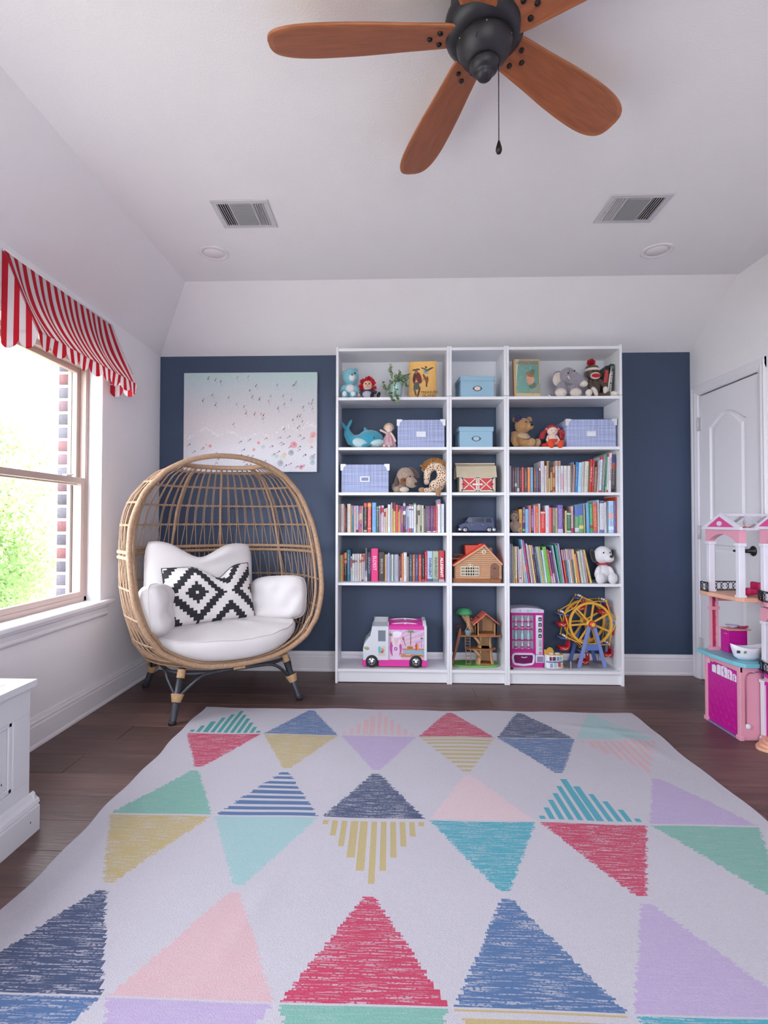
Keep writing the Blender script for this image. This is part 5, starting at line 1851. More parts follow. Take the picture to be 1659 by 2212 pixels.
def dabs(U, V, w, h, base, lst, noise_=0.05, seed=1):
    r = np.random.RandomState(seed)
    img = np.zeros(U.shape + (3,), np.float32)
    img[:] = base if not callable(base) else 0
    if callable(base):
        img[:] = base(U, V)
    for u, v, ru, rv, an, c in lst:
        du, dv = (U - u), (V - v) * h / w
        a = du * math.cos(an) + dv * math.sin(an)
        b = -du * math.sin(an) + dv * math.cos(an)
        img[(a / ru) ** 2 + (b / rv) ** 2 < 1] = L3(c)
    return img * (1 + noise_ * r.normal(size=U.shape))[..., None]


def pirate(U, V):
    g = L3('d8a860') * (0.8 + 0.5 * V)[..., None] * (1 - 0.25 * (np.abs(U - .5) * 2) ** 4)[..., None]
    return dabs(U, V, .2, .27, lambda u, v: g, [(.26, .78, .15, .035, .1, '4a4a44'), (.27, .72, .055, .06, 0, '8a5a44'), (.25, .58, .12, .16, .1, 'b8a890'), (.36, .55, .10, .22, .25, '6e2a28'), (.20, .55, .06, .2, -.1, '5c2626'), (.28, .33, .11, .14, .1, '4c5450'), (.22, .18, .035, .2, .25, '5a5040'), (.36, .16, .035, .22, -.25, '4a3c34'),
                                              (.62, .84, .04, .045, 0, '5a4434'), (.63, .72, .10, .10, 0, '8ea8a8'), (.74, .78, .18, .035, .45, '5c5040'), (.55, .80, .13, .03, -.4, '5a6458'), (.58, .55, .045, .16, .45, '7a4c34'), (.66, .48, .05, .16, -.1, '7a4a30'), (.64, .34, .03, .07, 0, '4a3a30'), (.50, .48, .02, .1, -.5, '8a7a60')], 0.06)


cover_book('picture_book', 'old tan hardback with two adventurers painted on its cover, facing out', 883, 943, 779, .035, .10, -.08, .022, 'b0743a', pirate, (60, 80), (('TREASURE', .026, '4a3418', .24, .145, .0003), ('ISLAND', .028, '4a3418', .24, .055, .0003)))


def boyhead(U, V):
    bg = np.where((V < .10)[..., None], L3('c8b088'), L3('6f9a90') * (1.1 - .3 * U)[..., None])
    bg = np.where(((U < .08) | (U > .97) | (V > .965))[..., None], L3('c0a070'), bg)
    bg = np.where(((U > .08) & (U < .08 + .14 * V ** 2) & (V > .10))[..., None], L3('b8c0b0'), bg)
    st_ = np.random.RandomState(9).rand(*U.shape) > .992
    bg[st_] = L3('d8dcc8')
    return dabs(U, V, .2, .27, lambda u, v: bg, [(.86, .22, .30, .13, .5, '8a9484'), (.72, .30, .16, .10, .4, '5a6e60'), (.63, .46, .15, .17, .1, 'c89a80'), (.52, .44, .05, .04, 0, 'c08c74'), (.64, .60, .17, .10, -.2, '9a6a48'), (.72, .66, .12, .09, .8, '5f6e5c'), (.62, .36, .08, .05, 0, 'c0907a'), (.53, .50, .012, .008, 0, '4a3a34'), (.62, .50, .014, .008, 0, '4a3a34'), (.56, .375, .03, .008, 0, '9a4c44')], 0.05)


cover_book('storybook', 'worn green storybook with a child in profile on its cover, facing out', 1111, 1169, 774, .03, .09, .05, .020, '9a6a3c', boyhead, (60, 80), (('PETER PAN', .030, 'a85a48', .02, .885, .0004),))

# --- storage boxes
LINEN = mat('linen_weave_blue', 'a3acd0', 0.9)
_N, _L = LINEN.node_tree.nodes, LINEN.node_tree.links
_tc = _N.new('ShaderNodeTexCoord')
_acc = None
for rot_, sc0 in (((1, 0, 0), 0), ((0, 0, 1), 1)):
    mp = _N.new('ShaderNodeMapping')
    mp.inputs['Scale'].default_value = (170, 1, 2.5) if sc0 == 0 else (2.5, 1, 170)
    _L.new(_tc.outputs['Object'], mp.inputs['Vector'])
    nz = _N.new('ShaderNodeTexNoise')
    nz.inputs['Scale'].default_value = 1.0
    nz.inputs['Detail'].default_value = 2
    _L.new(mp.outputs[0], nz.inputs['Vector'])
    mr = _N.new('ShaderNodeMapRange')
    mr.inputs[1].default_value, mr.inputs[2].default_value = .35, .65
    mr.inputs[3].default_value, mr.inputs[4].default_value = .82, 1.12
    _L.new(nz.outputs['Fac'], mr.inputs[0])
    if _acc is None:
        _acc = mr.outputs[0]
    else:
        mm = _N.new('ShaderNodeMath')
        mm.operation = 'MULTIPLY'
        _L.new(_acc, mm.inputs[0])
        _L.new(mr.outputs[0], mm.inputs[1])
        _acc = mm.outputs[0]
_mx = _N.new('ShaderNodeMix')
_mx.data_type, _mx.blend_type = 'RGBA', 'MULTIPLY'
_mx.inputs[0].default_value = 1
_mx.inputs[6].default_value = lin('a3acd0') + (1,)
_L.new(_acc, _mx.inputs[7])
_L.new(_mx.outputs[2], _N['Principled BSDF'].inputs['Base Color'])
METW = mat('white_metal_corner', 'd2d4dc', 0.35, metal=0.3)


def linen_box(label, u0, u1, vtop, shelf, y, rz=0.0, card=None):
    w = X(u1, y) - X(u0, y)
    h = at(u0, vtop, y).z - SHELF[shelf]
    d = .235 - y + .02
    t = thing('linen_storage_box', label, 'storage box', ((X(u0, y) + X(u1, y)) / 2, y, SHELF[shelf] + .0006), rz, 'lilac-blue linen storage boxes')
    k = .004
    part(t, 'body', LINEN, lambda b: b.bx(-w / 2 + .005, w / 2 - .005, k, d - k, 0, h - .01), bevel=.0015)
    lh = .044
    ld = part(t, 'lid', LINEN, lambda b: b.bx(-w / 2, w / 2, 0, d, h - .004, h).bx(-w / 2, w / 2, 0, .002, h - lh, h).bx(-w / 2, w / 2, d - .002, d, h - lh, h).bx(-w / 2, -w / 2 + .002, 0, d, h - lh, h).bx(w / 2 - .002, w / 2, 0, d, h - lh, h), bevel=.001)
    for s in (-1, 1):
        def cor(b, s=s):
            pl = [(s * (w / 2 + .001), h - lh - .001), (s * (w / 2 - .016), h - lh - .001), (s * (w / 2 - .020), h - lh * .55), (s * (w / 2 - .034), h - .012), (s * (w / 2 - .036), h + .001), (s * (w / 2 + .001), h + .001)]
            b.xz(pl, -.0012, .0004)
            b.bx(s * (w / 2 + .0012), s * (w / 2), -.001, .034, h - lh, h + .001)
            b.bx(s * (w / 2 - .034), s * w / 2, -.001, .034, h, h + .0012)
        c = part(t, 'corner_guard', METW, cor)
        part(c, 'rivet', mat('rivet_steel', '8a8c98', 0.3, metal=.8), lambda b: b.ell((s * (w / 2 - .013), -.0014, h - .017), (.0022, .001, .0022), seg=8, ring=6))
    zc = h * .47
    hd = part(t, 'label_holder', METW, lambda b: b.bx(-.033, .033, -.001, .005, zc - .019, zc - .012).bx(-.033, .033, -.001, .005, zc + .012, zc + .019).bx(-.033, -.025, -.001, .005, zc - .012, zc + .012).bx(.025, .033, -.001, .005, zc - .012, zc + .012), bevel=.001)
    part(hd, 'card', mat('label_card_' + (card or 'white'), {'white': 'dcdce6', 'blue': '8a92b4'}[card or 'white'], 0.8), lambda b: b.bx(-.026, .026, .002, .006, zc - .013, zc + .013))
    return t


linen_box('lilac-blue linen box next to the pink doll', 857.5, 962, 906.5, 'B', .02)
linen_box('lilac-blue linen box beside the shaggy brown dog', 736, 841, 1003, 'C', .02, card='blue')
linen_box('lilac-blue linen box beside the doll with red pigtails', 1223, 1333, 905.5, 'B', .02)
BLUEB = mat('powder_blue_board', '93b6cc', 0.75, bump=0.15, bscale=300)
BRZ = mat('antique_label_ring', '4a3a40', 0.4, metal=0.6)


def blue_box(label, u0, u1, vtop, shelf, y, rz, card):
    w = (X(u1, y) - X(u0, y)) * .985
    h = at(u0, vtop, y).z - SHELF[shelf]
    d = .20
    t = thing('card_storage_box', label, 'storage box', ((X(u0, y) + X(u1, y)) / 2 + .002, y, SHELF[shelf] + .0006), rz, 'powder blue storage boxes')
    part(t, 'body', BLUEB, lambda b: b.bx(-w / 2 + .006, w / 2 - .006, .005, d - .004, 0, h - .004), bevel=.002)
    part(t, 'lid', BLUEB, lambda b: b.bx(-w / 2, w / 2, 0, d, h - .003, h).bx(-w / 2, w / 2, 0, .003, h - .032, h).bx(-w / 2, -w / 2 + .003, 0, d, h - .032, h).bx(w / 2 - .003, w / 2, 0, d, h - .032, h).bx(-w / 2, w / 2, d - .003, d, h - .032, h), bevel=.001)
    zc = h * .42
    pl = [(-.034, zc), (-.020, zc + .014), (0, zc + .0195), (.020, zc + .014), (.034, zc), (.020, zc - .014), (0, zc - .0195), (-.020, zc - .014)]
    rg_ = part(t, 'label_ring', BRZ, lambda b: b.xz(pl, .0015, .006), bevel=.001)
    part(rg_, 'card', mat('oval_card_' + card, {'cream': 'd8c8c0', 'blue': '9fbccc'}[card], 0.8), lambda b: b.xz(circ(0, zc, .0225, 24, .0150), .0006, .003))
    return t


blue_box('powder blue lidded box with a cream oval label on the top shelf', 992.5, 1070, 813, 'A', .025, .06, 'cream')
blue_box('powder blue lidded box on the second shelf, above the toy barn', 990, 1067, 922, 'B', .025, .05, 'blue')

# --- whale
WH, WB = plush('teal_whale_plush', '2f93ae', .12), plush('pale_whale_belly', 'b4d0d4', .06)
t = toy('plush_whale', 'teal plush whale with a raised tail and pale belly', 784, 'B', 0.09)


def whale(b):
    b.ell((.055, 0, .070), (.095, .068, .066), (0, .05, 0), 24, 14)
    b.tube([(.02, 0, .062), (-.04, 0, .050), (-.085, .005, .066), (-.112, .008, .110), (-.118, .01, .150)], [.060, .052, .042, .030, .017], 14, round_ends=True)
    b.ell((-.138, .0, .165), (.012, .016, .036), (0, -.55, 0))
    b.ell((-.098, .0, .178), (.012, .016, .040), (0, .45, 0))
    b.ell((.018, .0, .140), (.013, .010, .020), (0, -.4, 0))


part(t, 'body', WH, whale, remesh=0.005)
part(t, 'belly', WB, lambda b: b.ell((.100, -.026, .036), (.058, .050, .029), (0, -.12, 0), 20, 12).ell((-.015, -.036, .036), (.062, .034, .036), (0, .25, 0), 20, 12), remesh=0.004)
part(t, 'flipper', WH, lambda b: b.ell((.025, -.072, .016), (.036, .014, .012), (0, -.2, .2)))
e = part(t, 'eye', mat('white_felt', 'dcdce0', .8), lambda b: b.ell((.082, -.060, .070), (.010, .004, .009)))
part(e, 'pupil', EYE, lambda b: b.ell((.083, -.0635, .070), (.006, .003, .006)))

# --- pink doll
t = toy('cloth_doll', 'small cloth doll with braided blonde hair and a dusty pink dress', 840, 'B', 0.08)
TUL = mat('dusty_pink_tulle', 'c09aa4', 0.9, var=.12, vscale=50)
FACE = mat('cream_cloth_face', 'dcc4b8', 0.9, bump=.15)


def tulle(b):
    seg = 40
    prof_ = [(.012, .112), (.020, .105), (.030, .085), (.046, .045), (.056, .012), (.052, .008)]
    vs = []
    for r, z in prof_:
        for k in range(seg):
            a = 2 * PI * k / seg
            q = r * (1 + .10 * math.sin(a * 10) * (1 if z < .09 else .2))
            vs.append((q * math.cos(a), q * .8 * math.sin(a), z))
    fs = [(i * seg + k, i * seg + (k + 1) % seg, (i + 1) * seg + (k + 1) % seg, (i + 1) * seg + k) for i in range(len(prof_) - 1) for k in range(seg)]
    b.add(vs, fs)


part(t, 'dress', TUL, tulle)
part(t, 'torso', TUL, lambda b: b.ell((0, 0, .085), (.022, .018, .034)))
part(t, 'head', FACE, lambda b: b.ell((0, -.004, .143), (.029, .025, .031)))
part(t, 'braided_hair', mat('blonde_yarn', 'b89a78', .9, var=.3, vscale=90, bump=.6), lambda b: b.tube([(.030 * math.cos(a), .004, .148 + .030 * math.sin(a)) for a in [PI * (-.08 + 1.16 * k / 24) for k in range(25)]], [.0095 if k % 3 else .0070 for k in range(25)], 8, round_ends=True).ell((0, .006, .150), (.030, .024, .032)))
for x in (-.012, .010):
    part(t, 'eye', mat('sewn_eye', '7a5c54', .8), lambda b: b.tube([(x - .005, -.027, .141), (x, -.0285, .139), (x + .005, -.027, .141)], .0009, 5))
part(t, 'arm', FACE, lambda b: b.tube([(-.016, -.01, .108), (-.036, -.02, .118), (-.058, -.025, .128)], [.008, .0075, .008], 8, round_ends=True))
part(t, 'arm', FACE, lambda b: b.tube([(.016, -.01, .108), (.034, -.02, .08), (.046, -.026, .05)], [.008, .0075, .008], 8, round_ends=True))
for x in (-.026, .008):
    part(t, 'leg', FACE, lambda b: b.tube([(x, -.03, .012), (x - .006, -.062, .0105)], .009, 8, round_ends=True))

# --- shaggy dog and giraffe
DG, DGB = plush('shaggy_tan_plush', 'a08a7a', .35, 70), plush('dark_brown_plush', '5c4238', .2)
t = toy('plush_dog', 'shaggy grey-tan plush dog with brown ears lying on the third shelf', 876, 'C', 0.095)


def shag(o, s=.006, seed=1):
    tx = bpy.data.textures.get('shag') or bpy.data.textures.new('shag', 'CLOUDS')
    tx.noise_scale = .010
    d = o.modifiers.new('shag', 'DISPLACE')
    d.texture = tx
    d.texture_coords = 'LOCAL'
    d.strength, d.mid_level = s, .5
    return o


shag(part(t, 'body', DG, lambda b: b.ell((-.045, .010, .042), (.058, .050, .046)).ell((-.060, -.03, .025), (.035, .03, .026)), remesh=0.004))
shag(part(t, 'head', DG, lambda b: b.ell((-.002, -.020, .118), (.064, .052, .064), (0, .25, 0), 24, 16).ell((.038, -.055, .072), (.046, .040, .040), (0, .4, 0), 20, 12), remesh=0.004))
part(t, 'ear', DGB, lambda b: b.ell((-.064, -.035, .072), (.018, .016, .048), (0, .12, 0)))
part(t, 'ear', DGB, lambda b: b.ell((.060, -.020, .145), (.022, .018, .052), (0, -.75, 0)))
part(t, 'eye_patch', plush('rust_plush', '7a4a2c', .3, 60), lambda b: b.ell((-.012, -.066, .080), (.030, .012, .026), (0, .3, 0)))
part(t, 'eye', EYE, lambda b: b.ell((-.010, -.079, .086), .006))
part(t, 'eye', EYE, lambda b: b.ell((.030, -.070, .112), .006))
part(t, 'nose', mat('dog_nose', '2a2224', .4), lambda b: b.ell((.072, -.084, .060), (.014, .010, .011)))
part(t, 'paw', plush('cream_plush', 'cdbcae', .1), lambda b: b.ell((-.010, -.068, .020), (.034, .022, .020)))
GIR = mat('giraffe_plush', 'e0d0bc', .95, bump=.5, bscale=300)
_N, _L = GIR.node_tree.nodes, GIR.node_tree.links
vo = _N.new('ShaderNodeTexVoronoi')
vo.feature = 'DISTANCE_TO_EDGE'
vo.inputs['Scale'].default_value = 70
_tc = _N.new('ShaderNodeTexCoord')
_L.new(_tc.outputs['Object'], vo.inputs['Vector'])
rp = _N.new('ShaderNodeMapRange')
rp.inputs[1].default_value, rp.inputs[2].default_value = .12, .20
_L.new(vo.outputs['Distance'], rp.inputs[0])
mx = _N.new('ShaderNodeMix')
mx.data_type = 'RGBA'
mx.inputs[6].default_value = lin('e0d0bc') + (1,)
mx.inputs[7].default_value = lin('8a5430') + (1,)
_L.new(rp.outputs[0], mx.inputs[0])
_L.new(mx.outputs[2], _N['Principled BSDF'].inputs['Base Color'])
t = toy('plush_giraffe', 'spotted plush giraffe bent into an arch with one foot over the shelf edge', 936, 'C', 0.085)
arch = [(-.048, -.01, .090), (-.040, -.01, .150), (.0, -.008, .190), (.045, -.005, .176), (.062, 0, .12), (.045, 0, .070), (.020, 0, .040)]
part(t, 'body', GIR, lambda b: b.tube([Vector(p) for p in crom(arch, 8, False)], list(np.interp(np.linspace(0, 1, 49), [0, .3, .6, 1], [.022, .030, .036, .048])), 14, round_ends=True).ell((.022, -.005, .050), (.055, .048, .048)), remesh=0.004)
part(t, 'muzzle', plush('cream_plush', 'cdbcae', .1), lambda b: b.ell((-.050, -.022, .078), (.020, .020, .022)))
part(t, 'horn', plush('tan_plush', 'a87c50', .2), lambda b: b.tube([(-.066, -.01, .150), (-.080, -.01, .168)], .006, 8, round_ends=True))
mane = MB()
rnd = np.random.RandomState(3)
for i, p in enumerate(crom(arch[1:5], 22, False)):
    a = i / 66
    n = Vector((p[0] - .012, 0, p[2] - .105)).normalized()
    for k in range(4):
        q = Vector(p) + n * .026 + Vector((0, rnd.uniform(-.012, .012), 0))
        mane.tube([q, q + n * .018 + Vector((rnd.normal() * .005, 0, .002)), q + n * .032 + Vector((rnd.normal() * .008 - .004, 0, .004))], [.0040, .003, .0008], 4)
mane.build('mane', mat('mane_fur', 'a87440', .9, var=.3, vscale=90), t)['kind'] = 'stuff'
lg = part(t, 'leg', GIR, lambda b: b.tube([(.01, -.03, .024), (-.03, -.055, .018), (-.060, -.060, .017)], [.020, .018, .017], 10, round_ends=True))
part(lg, 'hoof', plush('tan_plush', 'a87c50', .2), lambda b: b.ell((-.084, -.058, .018), (.026, .018, .018)))
lg = part(t, 'leg', GIR, lambda b: b.tube([(.035, -.05, .035), (.030, -.085, .028)], .019, 10, round_ends=True))
part(lg, 'hoof', plush('tan_plush', 'a87c50', .2), lambda b: b.ell((.026, -.104, .002), (.019, .015, .032)))

# --- elephant
EL, ELW = plush('grey_lilac_plush', '8f8896', .3, 90), plush('ivory_plush', 'd8ccc2', .12)
t = toy('plush_elephant', 'grey plush elephant with ivory ears and paws on the top shelf', 1222, 'A', 0.095)
shag(part(t, 'body', EL, lambda b: b.ell((.0, .01, .060), (.075, .055, .058)).ell((-.075, .02, .03), (.040, .035, .028)).ell((-.040, -.04, .066), (.034, .034, .050)).ell((.048, -.04, .060), (.032, .034, .046)), remesh=0.0045), .005)
shag(part(t, 'head', EL, lambda b: b.ell((.010, -.02, .155), (.060, .052, .066), (0, -.1, 0), 24, 16).tube([(.035, -.05, .140), (.068, -.075, .112), (.094, -.080, .100)], [.042, .036, .026], 14, round_ends=True), remesh=0.0045), .004)
part(t, 'trunk_tip', ELW, lambda b: b.ell((.098, -.085, .088), (.030, .026, .022), (0, .2, 0)))
ea = part(t, 'ear', EL, lambda b: b.ell((-.052, -.010, .150), (.048, .014, .052), (0, .2, .15)))
part(ea, 'ear_lining', ELW, lambda b: b.ell((-.060, -.022, .138), (.036, .010, .050), (0, .25, .15)))
part(t, 'ear', EL, lambda b: b.ell((.075, .01, .160), (.030, .014, .040), (0, -.3, -.3)))
for x, z in ((-.004, .166), (.044, .184)):
    part(t, 'eye', EYE, lambda b: b.ell((x, -.075 + (.01 if x > .02 else 0), z), .0058))
part(t, 'tusk', ELW, lambda b: b.tube([(-.004, -.078, .140), (.0, -.094, .118)], [.007, .004], 8, round_ends=True))
for x in (-.052, .052):
    part(t, 'paw', ELW, lambda b: b.ell((x, -.062, .030), (.042, .030, .032)))
part(t, 'hind_paw', ELW, lambda b: b.ell((-.118, -.005, .016), (.016, .02, .017)))

# --- knitted monkey
KN = mat('brown_marl_knit', '5f5048', .95, var=.45, vscale=160, bump=.7, bscale=260)
KW, KR = mat('cream_knit', 'd8d0c8', .95, bump=.6, bscale=260), mat('red_knit', 'b8202c', .95, bump=.6, bscale=260)
t = toy('knitted_monkey', 'brown knitted monkey with a red mouth and red pompom hat', 1284, 'A', 0.10)
part(t, 'body', KN, lambda b: b.ell((.005, 0, .080), (.040, .032, .062)))
part(t, 'head', KN, lambda b: b.ell((-.006, -.006, .178), (.046, .040, .048), seg=20, ring=14))
mz = part(t, 'muzzle', KW, lambda b: b.ell((-.003, -.036, .158), (.036, .018, .026)))
part(mz, 'mouth', KR, lambda b: b.ell((-.003, -.050, .156), (.031, .007, .015)))
for x in (-.050, .046):
    part(t, 'ear', KN, lambda b: b.ell((x, .0, .178), (.017, .008, .021)))
for x in (-.020, .008):
    part(t, 'eye', EYE, lambda b: b.ell((x, -.042, .190), (.0062, .004, .0062)))
hat = part(t, 'hat', KN, lambda b: b.lathe([(.048, .204), (.049, .216), (.040, .232), (.020, .242), (0, .244)], (-.012, 0, 0), 24))
part(hat, 'hat_band', KW, lambda b: b.lathe([(.0485, .200), (.0505, .206), (.0500, .214), (.0475, .216)], (-.012, 0, 0), 24))
rnd = np.random.RandomState(6)


def pom(b):
    for i in range(160):
        n = Vector(rnd.normal(size=3)).normalized()
        c = Vector((-.020, -.004, .258))
        b.tube([c, c + n * rnd.uniform(.026, .034)], [.003, .0018], 4)


part(t, 'pompom', KR, pom)['kind'] = 'stuff'
for p, q in (([(-.03, -.01, .125), (-.042, -.04, .085), (-.020, -.068, .040)], (-.012, -.072, .018)), ([(.038, -.01, .125), (.066, -.03, .085), (.060, -.055, .048)], (.054, -.060, .038))):
    a = part(t, 'arm', KN, lambda b: b.tube(p[:2] + [tuple((Vector(p[1]) * .5 + Vector(p[2]) * .5))], .017, 10, round_ends=True))
    part(a, 'hand', KW, lambda b: b.tube([tuple((Vector(p[1]) * .55 + Vector(p[2]) * .45)), p[2], q], [.0165, .018, .014], 10, round_ends=True))
for p, q in (([(-.02, -.02, .022), (-.045, -.06, .022)], (-.066, -.078, .026)), ([(.03, -.02, .020), (.085, -.045, .021)], (.118, -.062, .022))):
    a = part(t, 'leg', KN, lambda b: b.tube(p, .019, 10, round_ends=True))
    part(a, 'foot', KW, lambda b: b.ell(q, (.030 if q[0] > 0 else .024, .020, .021 if q[0] > 0 else .025), (0, .1, -.3)))

# --- three leaning hardbacks at the end of the top shelf
zA = SHELF['A'] + .0006
for x, w, h, c, l, ln, tx in ((1.892, .024, .228, '1f191c', 'black hardback with a red spine panel, leaning beside the knitted monkey', .16, None), (1.921, .012, .226, 'd2c8c2', 'thin cream book leaning between the black and the dark green hardbacks', .15, None),
                              (1.938, .025, .240, '25382f', 'dark green hardback with white lettering at the right end of the top shelf', .09, 'THE SECRET GARDEN')):
    d = .16
    o = put_book(x, .06, zA + math.sin(ln) * w / 2 + .0003, w, h, d, c, l, 'hardbacks at the end of the top shelf', ln, 0.0, ((.46, .86, 'a83c3c'),) if c == '1f191c' else ((.86, .93, '5a7468'),) if tx else ())
    if tx:
        text(o, tx, .0155, Matrix.Diagonal((1 / w, 1 / d, 1 / h, 1)) @ FR(0, .46 * h, -.0012, -PI / 2), mat('ink_e4e4e4', 'e4e4e4', .5), 'title', .0002, 1.0, .0003)

# --- tan bear with a bow and a bib
TB, TBL = plush('honey_bear_plush', 'a87c4c', .25, 80), plush('honey_bear_pad', 'b08c64', .08)
t = toy('plush_bear', 'honey brown teddy bear with a dark flower bow and lace bib', 1131, 'B', 0.10)
shag(part(t, 'body', TB, lambda b: b.ell((-.032, .0, .070), (.052, .050, .066)).tube([(-.03, -.02, .035), (.035, -.05, .030)], .028, 12, round_ends=True).tube([(-.01, .0, .035), (.06, -.03, .027)], .026, 12, round_ends=True), remesh=0.0045), .004)
shag(part(t, 'head', TB, lambda b: b.ell((-.010, -.02, .160), (.058, .050, .056), seg=24, ring=16).ell((.030, -.055, .148), (.028, .026, .024)), remesh=0.0045), .003)
for x in (-.060, .040):
    part(t, 'ear', TB, lambda b: b.ell((x, -.005, .206), (.020, .012, .021)))
part(t, 'nose', EYE, lambda b: b.ell((.038, -.080, .156), (.009, .006, .008)))
for x in (.002, .034):
    part(t, 'eye', EYE, lambda b: b.ell((x, -.069 + (.02 if x > .02 else 0), .180), .0052))
part(t, 'bow', mat('midnight_flower', '2c2850', .7, var=.6, vscale=120), lambda b: [b.ell((-.048 + .014 * math.cos(a), -.045, .206 + .014 * math.sin(a)), (.014, .010, .014)) for a in (0, 1.26, 2.5, 3.77, 5.0)] and b)
part(t, 'bib', mat('lace_bib', 'b89c80', .9, var=.3, vscale=120), lambda b: b.lathe([(.052, 0), (.050, .006), (.030, .022), (.020, .026)], (-.008, -.022, .086), 24, (.5, .2, 0)))
part(t, 'arm', TB, lambda b: b.tube([(-.072, -.02, .10), (-.082, -.05, .05), (-.070, -.06, .022)], [.022, .021, .020], 10, round_ends=True))
for x, y in ((.040, -.062), (.085, -.040)):
    f = part(t, 'foot', TB, lambda b: b.ell((x, y, .034), (.028, .020, .032), (0, .45, 0)))
    part(f, 'sole', TBL, lambda b: b.ell((x + .004, y - .014, .034), (.020, .008, .024), (0, .45, 0)))

# --- doll with red pigtails
t = toy('cloth_doll', 'cloth doll with red pigtails and orange boots on the second shelf', 1193, 'B', 0.085)
OR = mat('orange_felt', 'd84a2c', .9, bump=.3)
RH = mat('rust_red_yarn', 'a8383c', .95, var=.25, vscale=100, bump=.6, bscale=220)
part(t, 'head', FACE, lambda b: b.ell((0, -.006, .120), (.038, .030, .036), seg=20, ring=14))
part(t, 'hair', RH, lambda b: b.ell((0, .006, .136), (.044, .034, .034), seg=20, ring=14))
for s in (-1, 1):
    def pig(b, s=s):
        for k in range(9):
            o = Vector((rnd.normal() * .006, rnd.normal() * .006, 0))
            b.tube([Vector((s * .038, 0, .134)) + o * .4, Vector((s * .062, -.006, .108)) + o, Vector((s * .070, -.008, .068)) + o * 1.6], [.0075, .0095, .006], 6, round_ends=True)
    p = part(t, 'pigtail', RH, pig)
    part(p, 'ribbon', mat('pink_ribbon', 'd88a98', .7), lambda b: b.ell((s * .042, -.008, .136), (.010, .008, .008)))
for x in (-.013, .013):
    part(t, 'eye', EYE, lambda b: b.ell((x, -.035, .120), (.0026, .002, .0026)))
part(t, 'mouth', mat('felt_red', 'b8303c', .8), lambda b: b.tube([(-.008, -.034, .107), (0, -.036, .105), (.008, -.034, .107)], .0009, 5))
part(t, 'blouse', mat('floral_blouse', 'd4c0b8', .9, var=.35, vscale=120), lambda b: b.ell((0, 0, .072), (.034, .026, .034)))
part(t, 'skirt', OR, lambda b: b.ell((0, -.008, .038), (.044, .034, .030)).ell((-.046, .01, .02), (.034, .03, .018)), remesh=.004)
for s in (-1, 1):
    part(t, 'arm', FACE, lambda b: b.tube([(s * .030, -.005, .085), (s * .042, -.018, .055), (s * .030, -.036, .036)], .0085, 8, round_ends=True))
    l = part(t, 'leg', FACE, lambda b: b.tube([(s * .014, -.03, .026), (s * .026, -.065, .024)], .013, 8, round_ends=True))
    part(l, 'boot', OR, lambda b: b.ell((s * .034, -.083, .018), (.022, .018, .030), (0, s * .45, 0)))

# --- small hedgehog-like plush and white plush dog
HG = plush('taupe_plush', '8a7466', .3, 90)
t = toy('plush_hedgehog', 'small taupe plush hedgehog at the start of the middle book row', 1111, 'D', 0.07)
part(t, 'body', HG, lambda b: b.ell((.002, 0, .048), (.033, .030, .048)).ell((-.028, -.018, .056), (.012, .014, .022)).ell((.030, -.018, .056), (.012, .014, .022), (0, -.4, 0)).ell((.026, -.03, .016), (.014, .018, .016)), remesh=.0035)
part(t, 'head', HG, lambda b: b.ell((-.004, -.014, .112), (.030, .028, .030)).ell((-.002, -.040, .104), (.014, .014, .012)), remesh=.0035)
shag(part(t, 'spines', plush('brown_spines', '5a443c', .4, 60), lambda b: b.ell((.004, .012, .122), (.032, .028, .036), seg=20, ring=14)), .008)
part(t, 'nose', EYE, lambda b: b.ell((-.002, -.054, .107), (.005, .004, .004)))
for x in (-.014, .012):
    part(t, 'eye', EYE, lambda b: b.ell((x, -.040, .118), .003))
WD = plush('snow_white_plush', 'dedce2', .04)
BK = plush('black_plush', '1c1b20', .1)
t = toy('plush_dog', 'white plush dog with black floppy ears and red collar beside the picture books', 1301, 'E', 0.085)
part(t, 'body', WD, lambda b: b.ell((0, .0, .066), (.056, .048, .066)).ell((-.046, -.022, .076), (.020, .024, .044), (0, .3, 0)).ell((.046, -.022, .076), (.020, .024, .044), (0, -.3, 0)), remesh=.0045)
part(t, 'head', WD, lambda b: b.ell((-.006, -.012, .196), (.060, .054, .062), seg=24, ring=16))
part(t, 'snout', WD, lambda b: b.ell((.016, -.058, .176), (.036, .034, .030), (0, .2, -.1), 20, 12))
part(t, 'nose', BK, lambda b: b.ell((.022, -.092, .190), (.013, .009, .010)))
for x, z in ((-.020, .214), (.026, .216)):
    part(t, 'eye', EYE, lambda b: b.ell((x, -.062, z), (.0052, .004, .0062)))
for s in (-1, 1):
    part(t, 'ear', BK, lambda b: b.ell((-.006 + s * .063, -.004, .188), (.019, .021, .050), (0, s * .26, 0)))
part(t, 'collar', mat('red_collar', 'b82030', .7), lambda b: b.tube([(.044 * math.cos(a), -.004 + .040 * math.sin(a), .136 + .004 * math.cos(a)) for a in [2 * PI * k / 24 for k in range(24)]], .006, 8, closed=True))
for s in (-1, 1):
    f = part(t, 'foot', WD, lambda b: b.ell((s * .042, -.060, .036), (.033, .026, .040)))
    for k in (-1, 0, 1):
        part(f, 'toe_stitch', mat('grey_thread', 'b8b6be', .9), lambda b: b.tube([(s * .042 + k * .011, -.083, .050), (s * .042 + k * .012, -.079, .066)], .0011, 5))
# ------------------------------------------------------------------ hard toys on the shelves
def Q(u0, v0, k):
    """maps enlarged-view coordinates to local metres: x to the right, z up"""
    return lambda U, V: ((U - u0) / k, (v0 - V) / k)


def plast(name, c, rough=0.35, **k):
    return mat(name, c, rough, **k)


def axle(b, prof, c, seg=28):
    return b.lathe(prof, c, seg, (PI / 2, 0, 0))


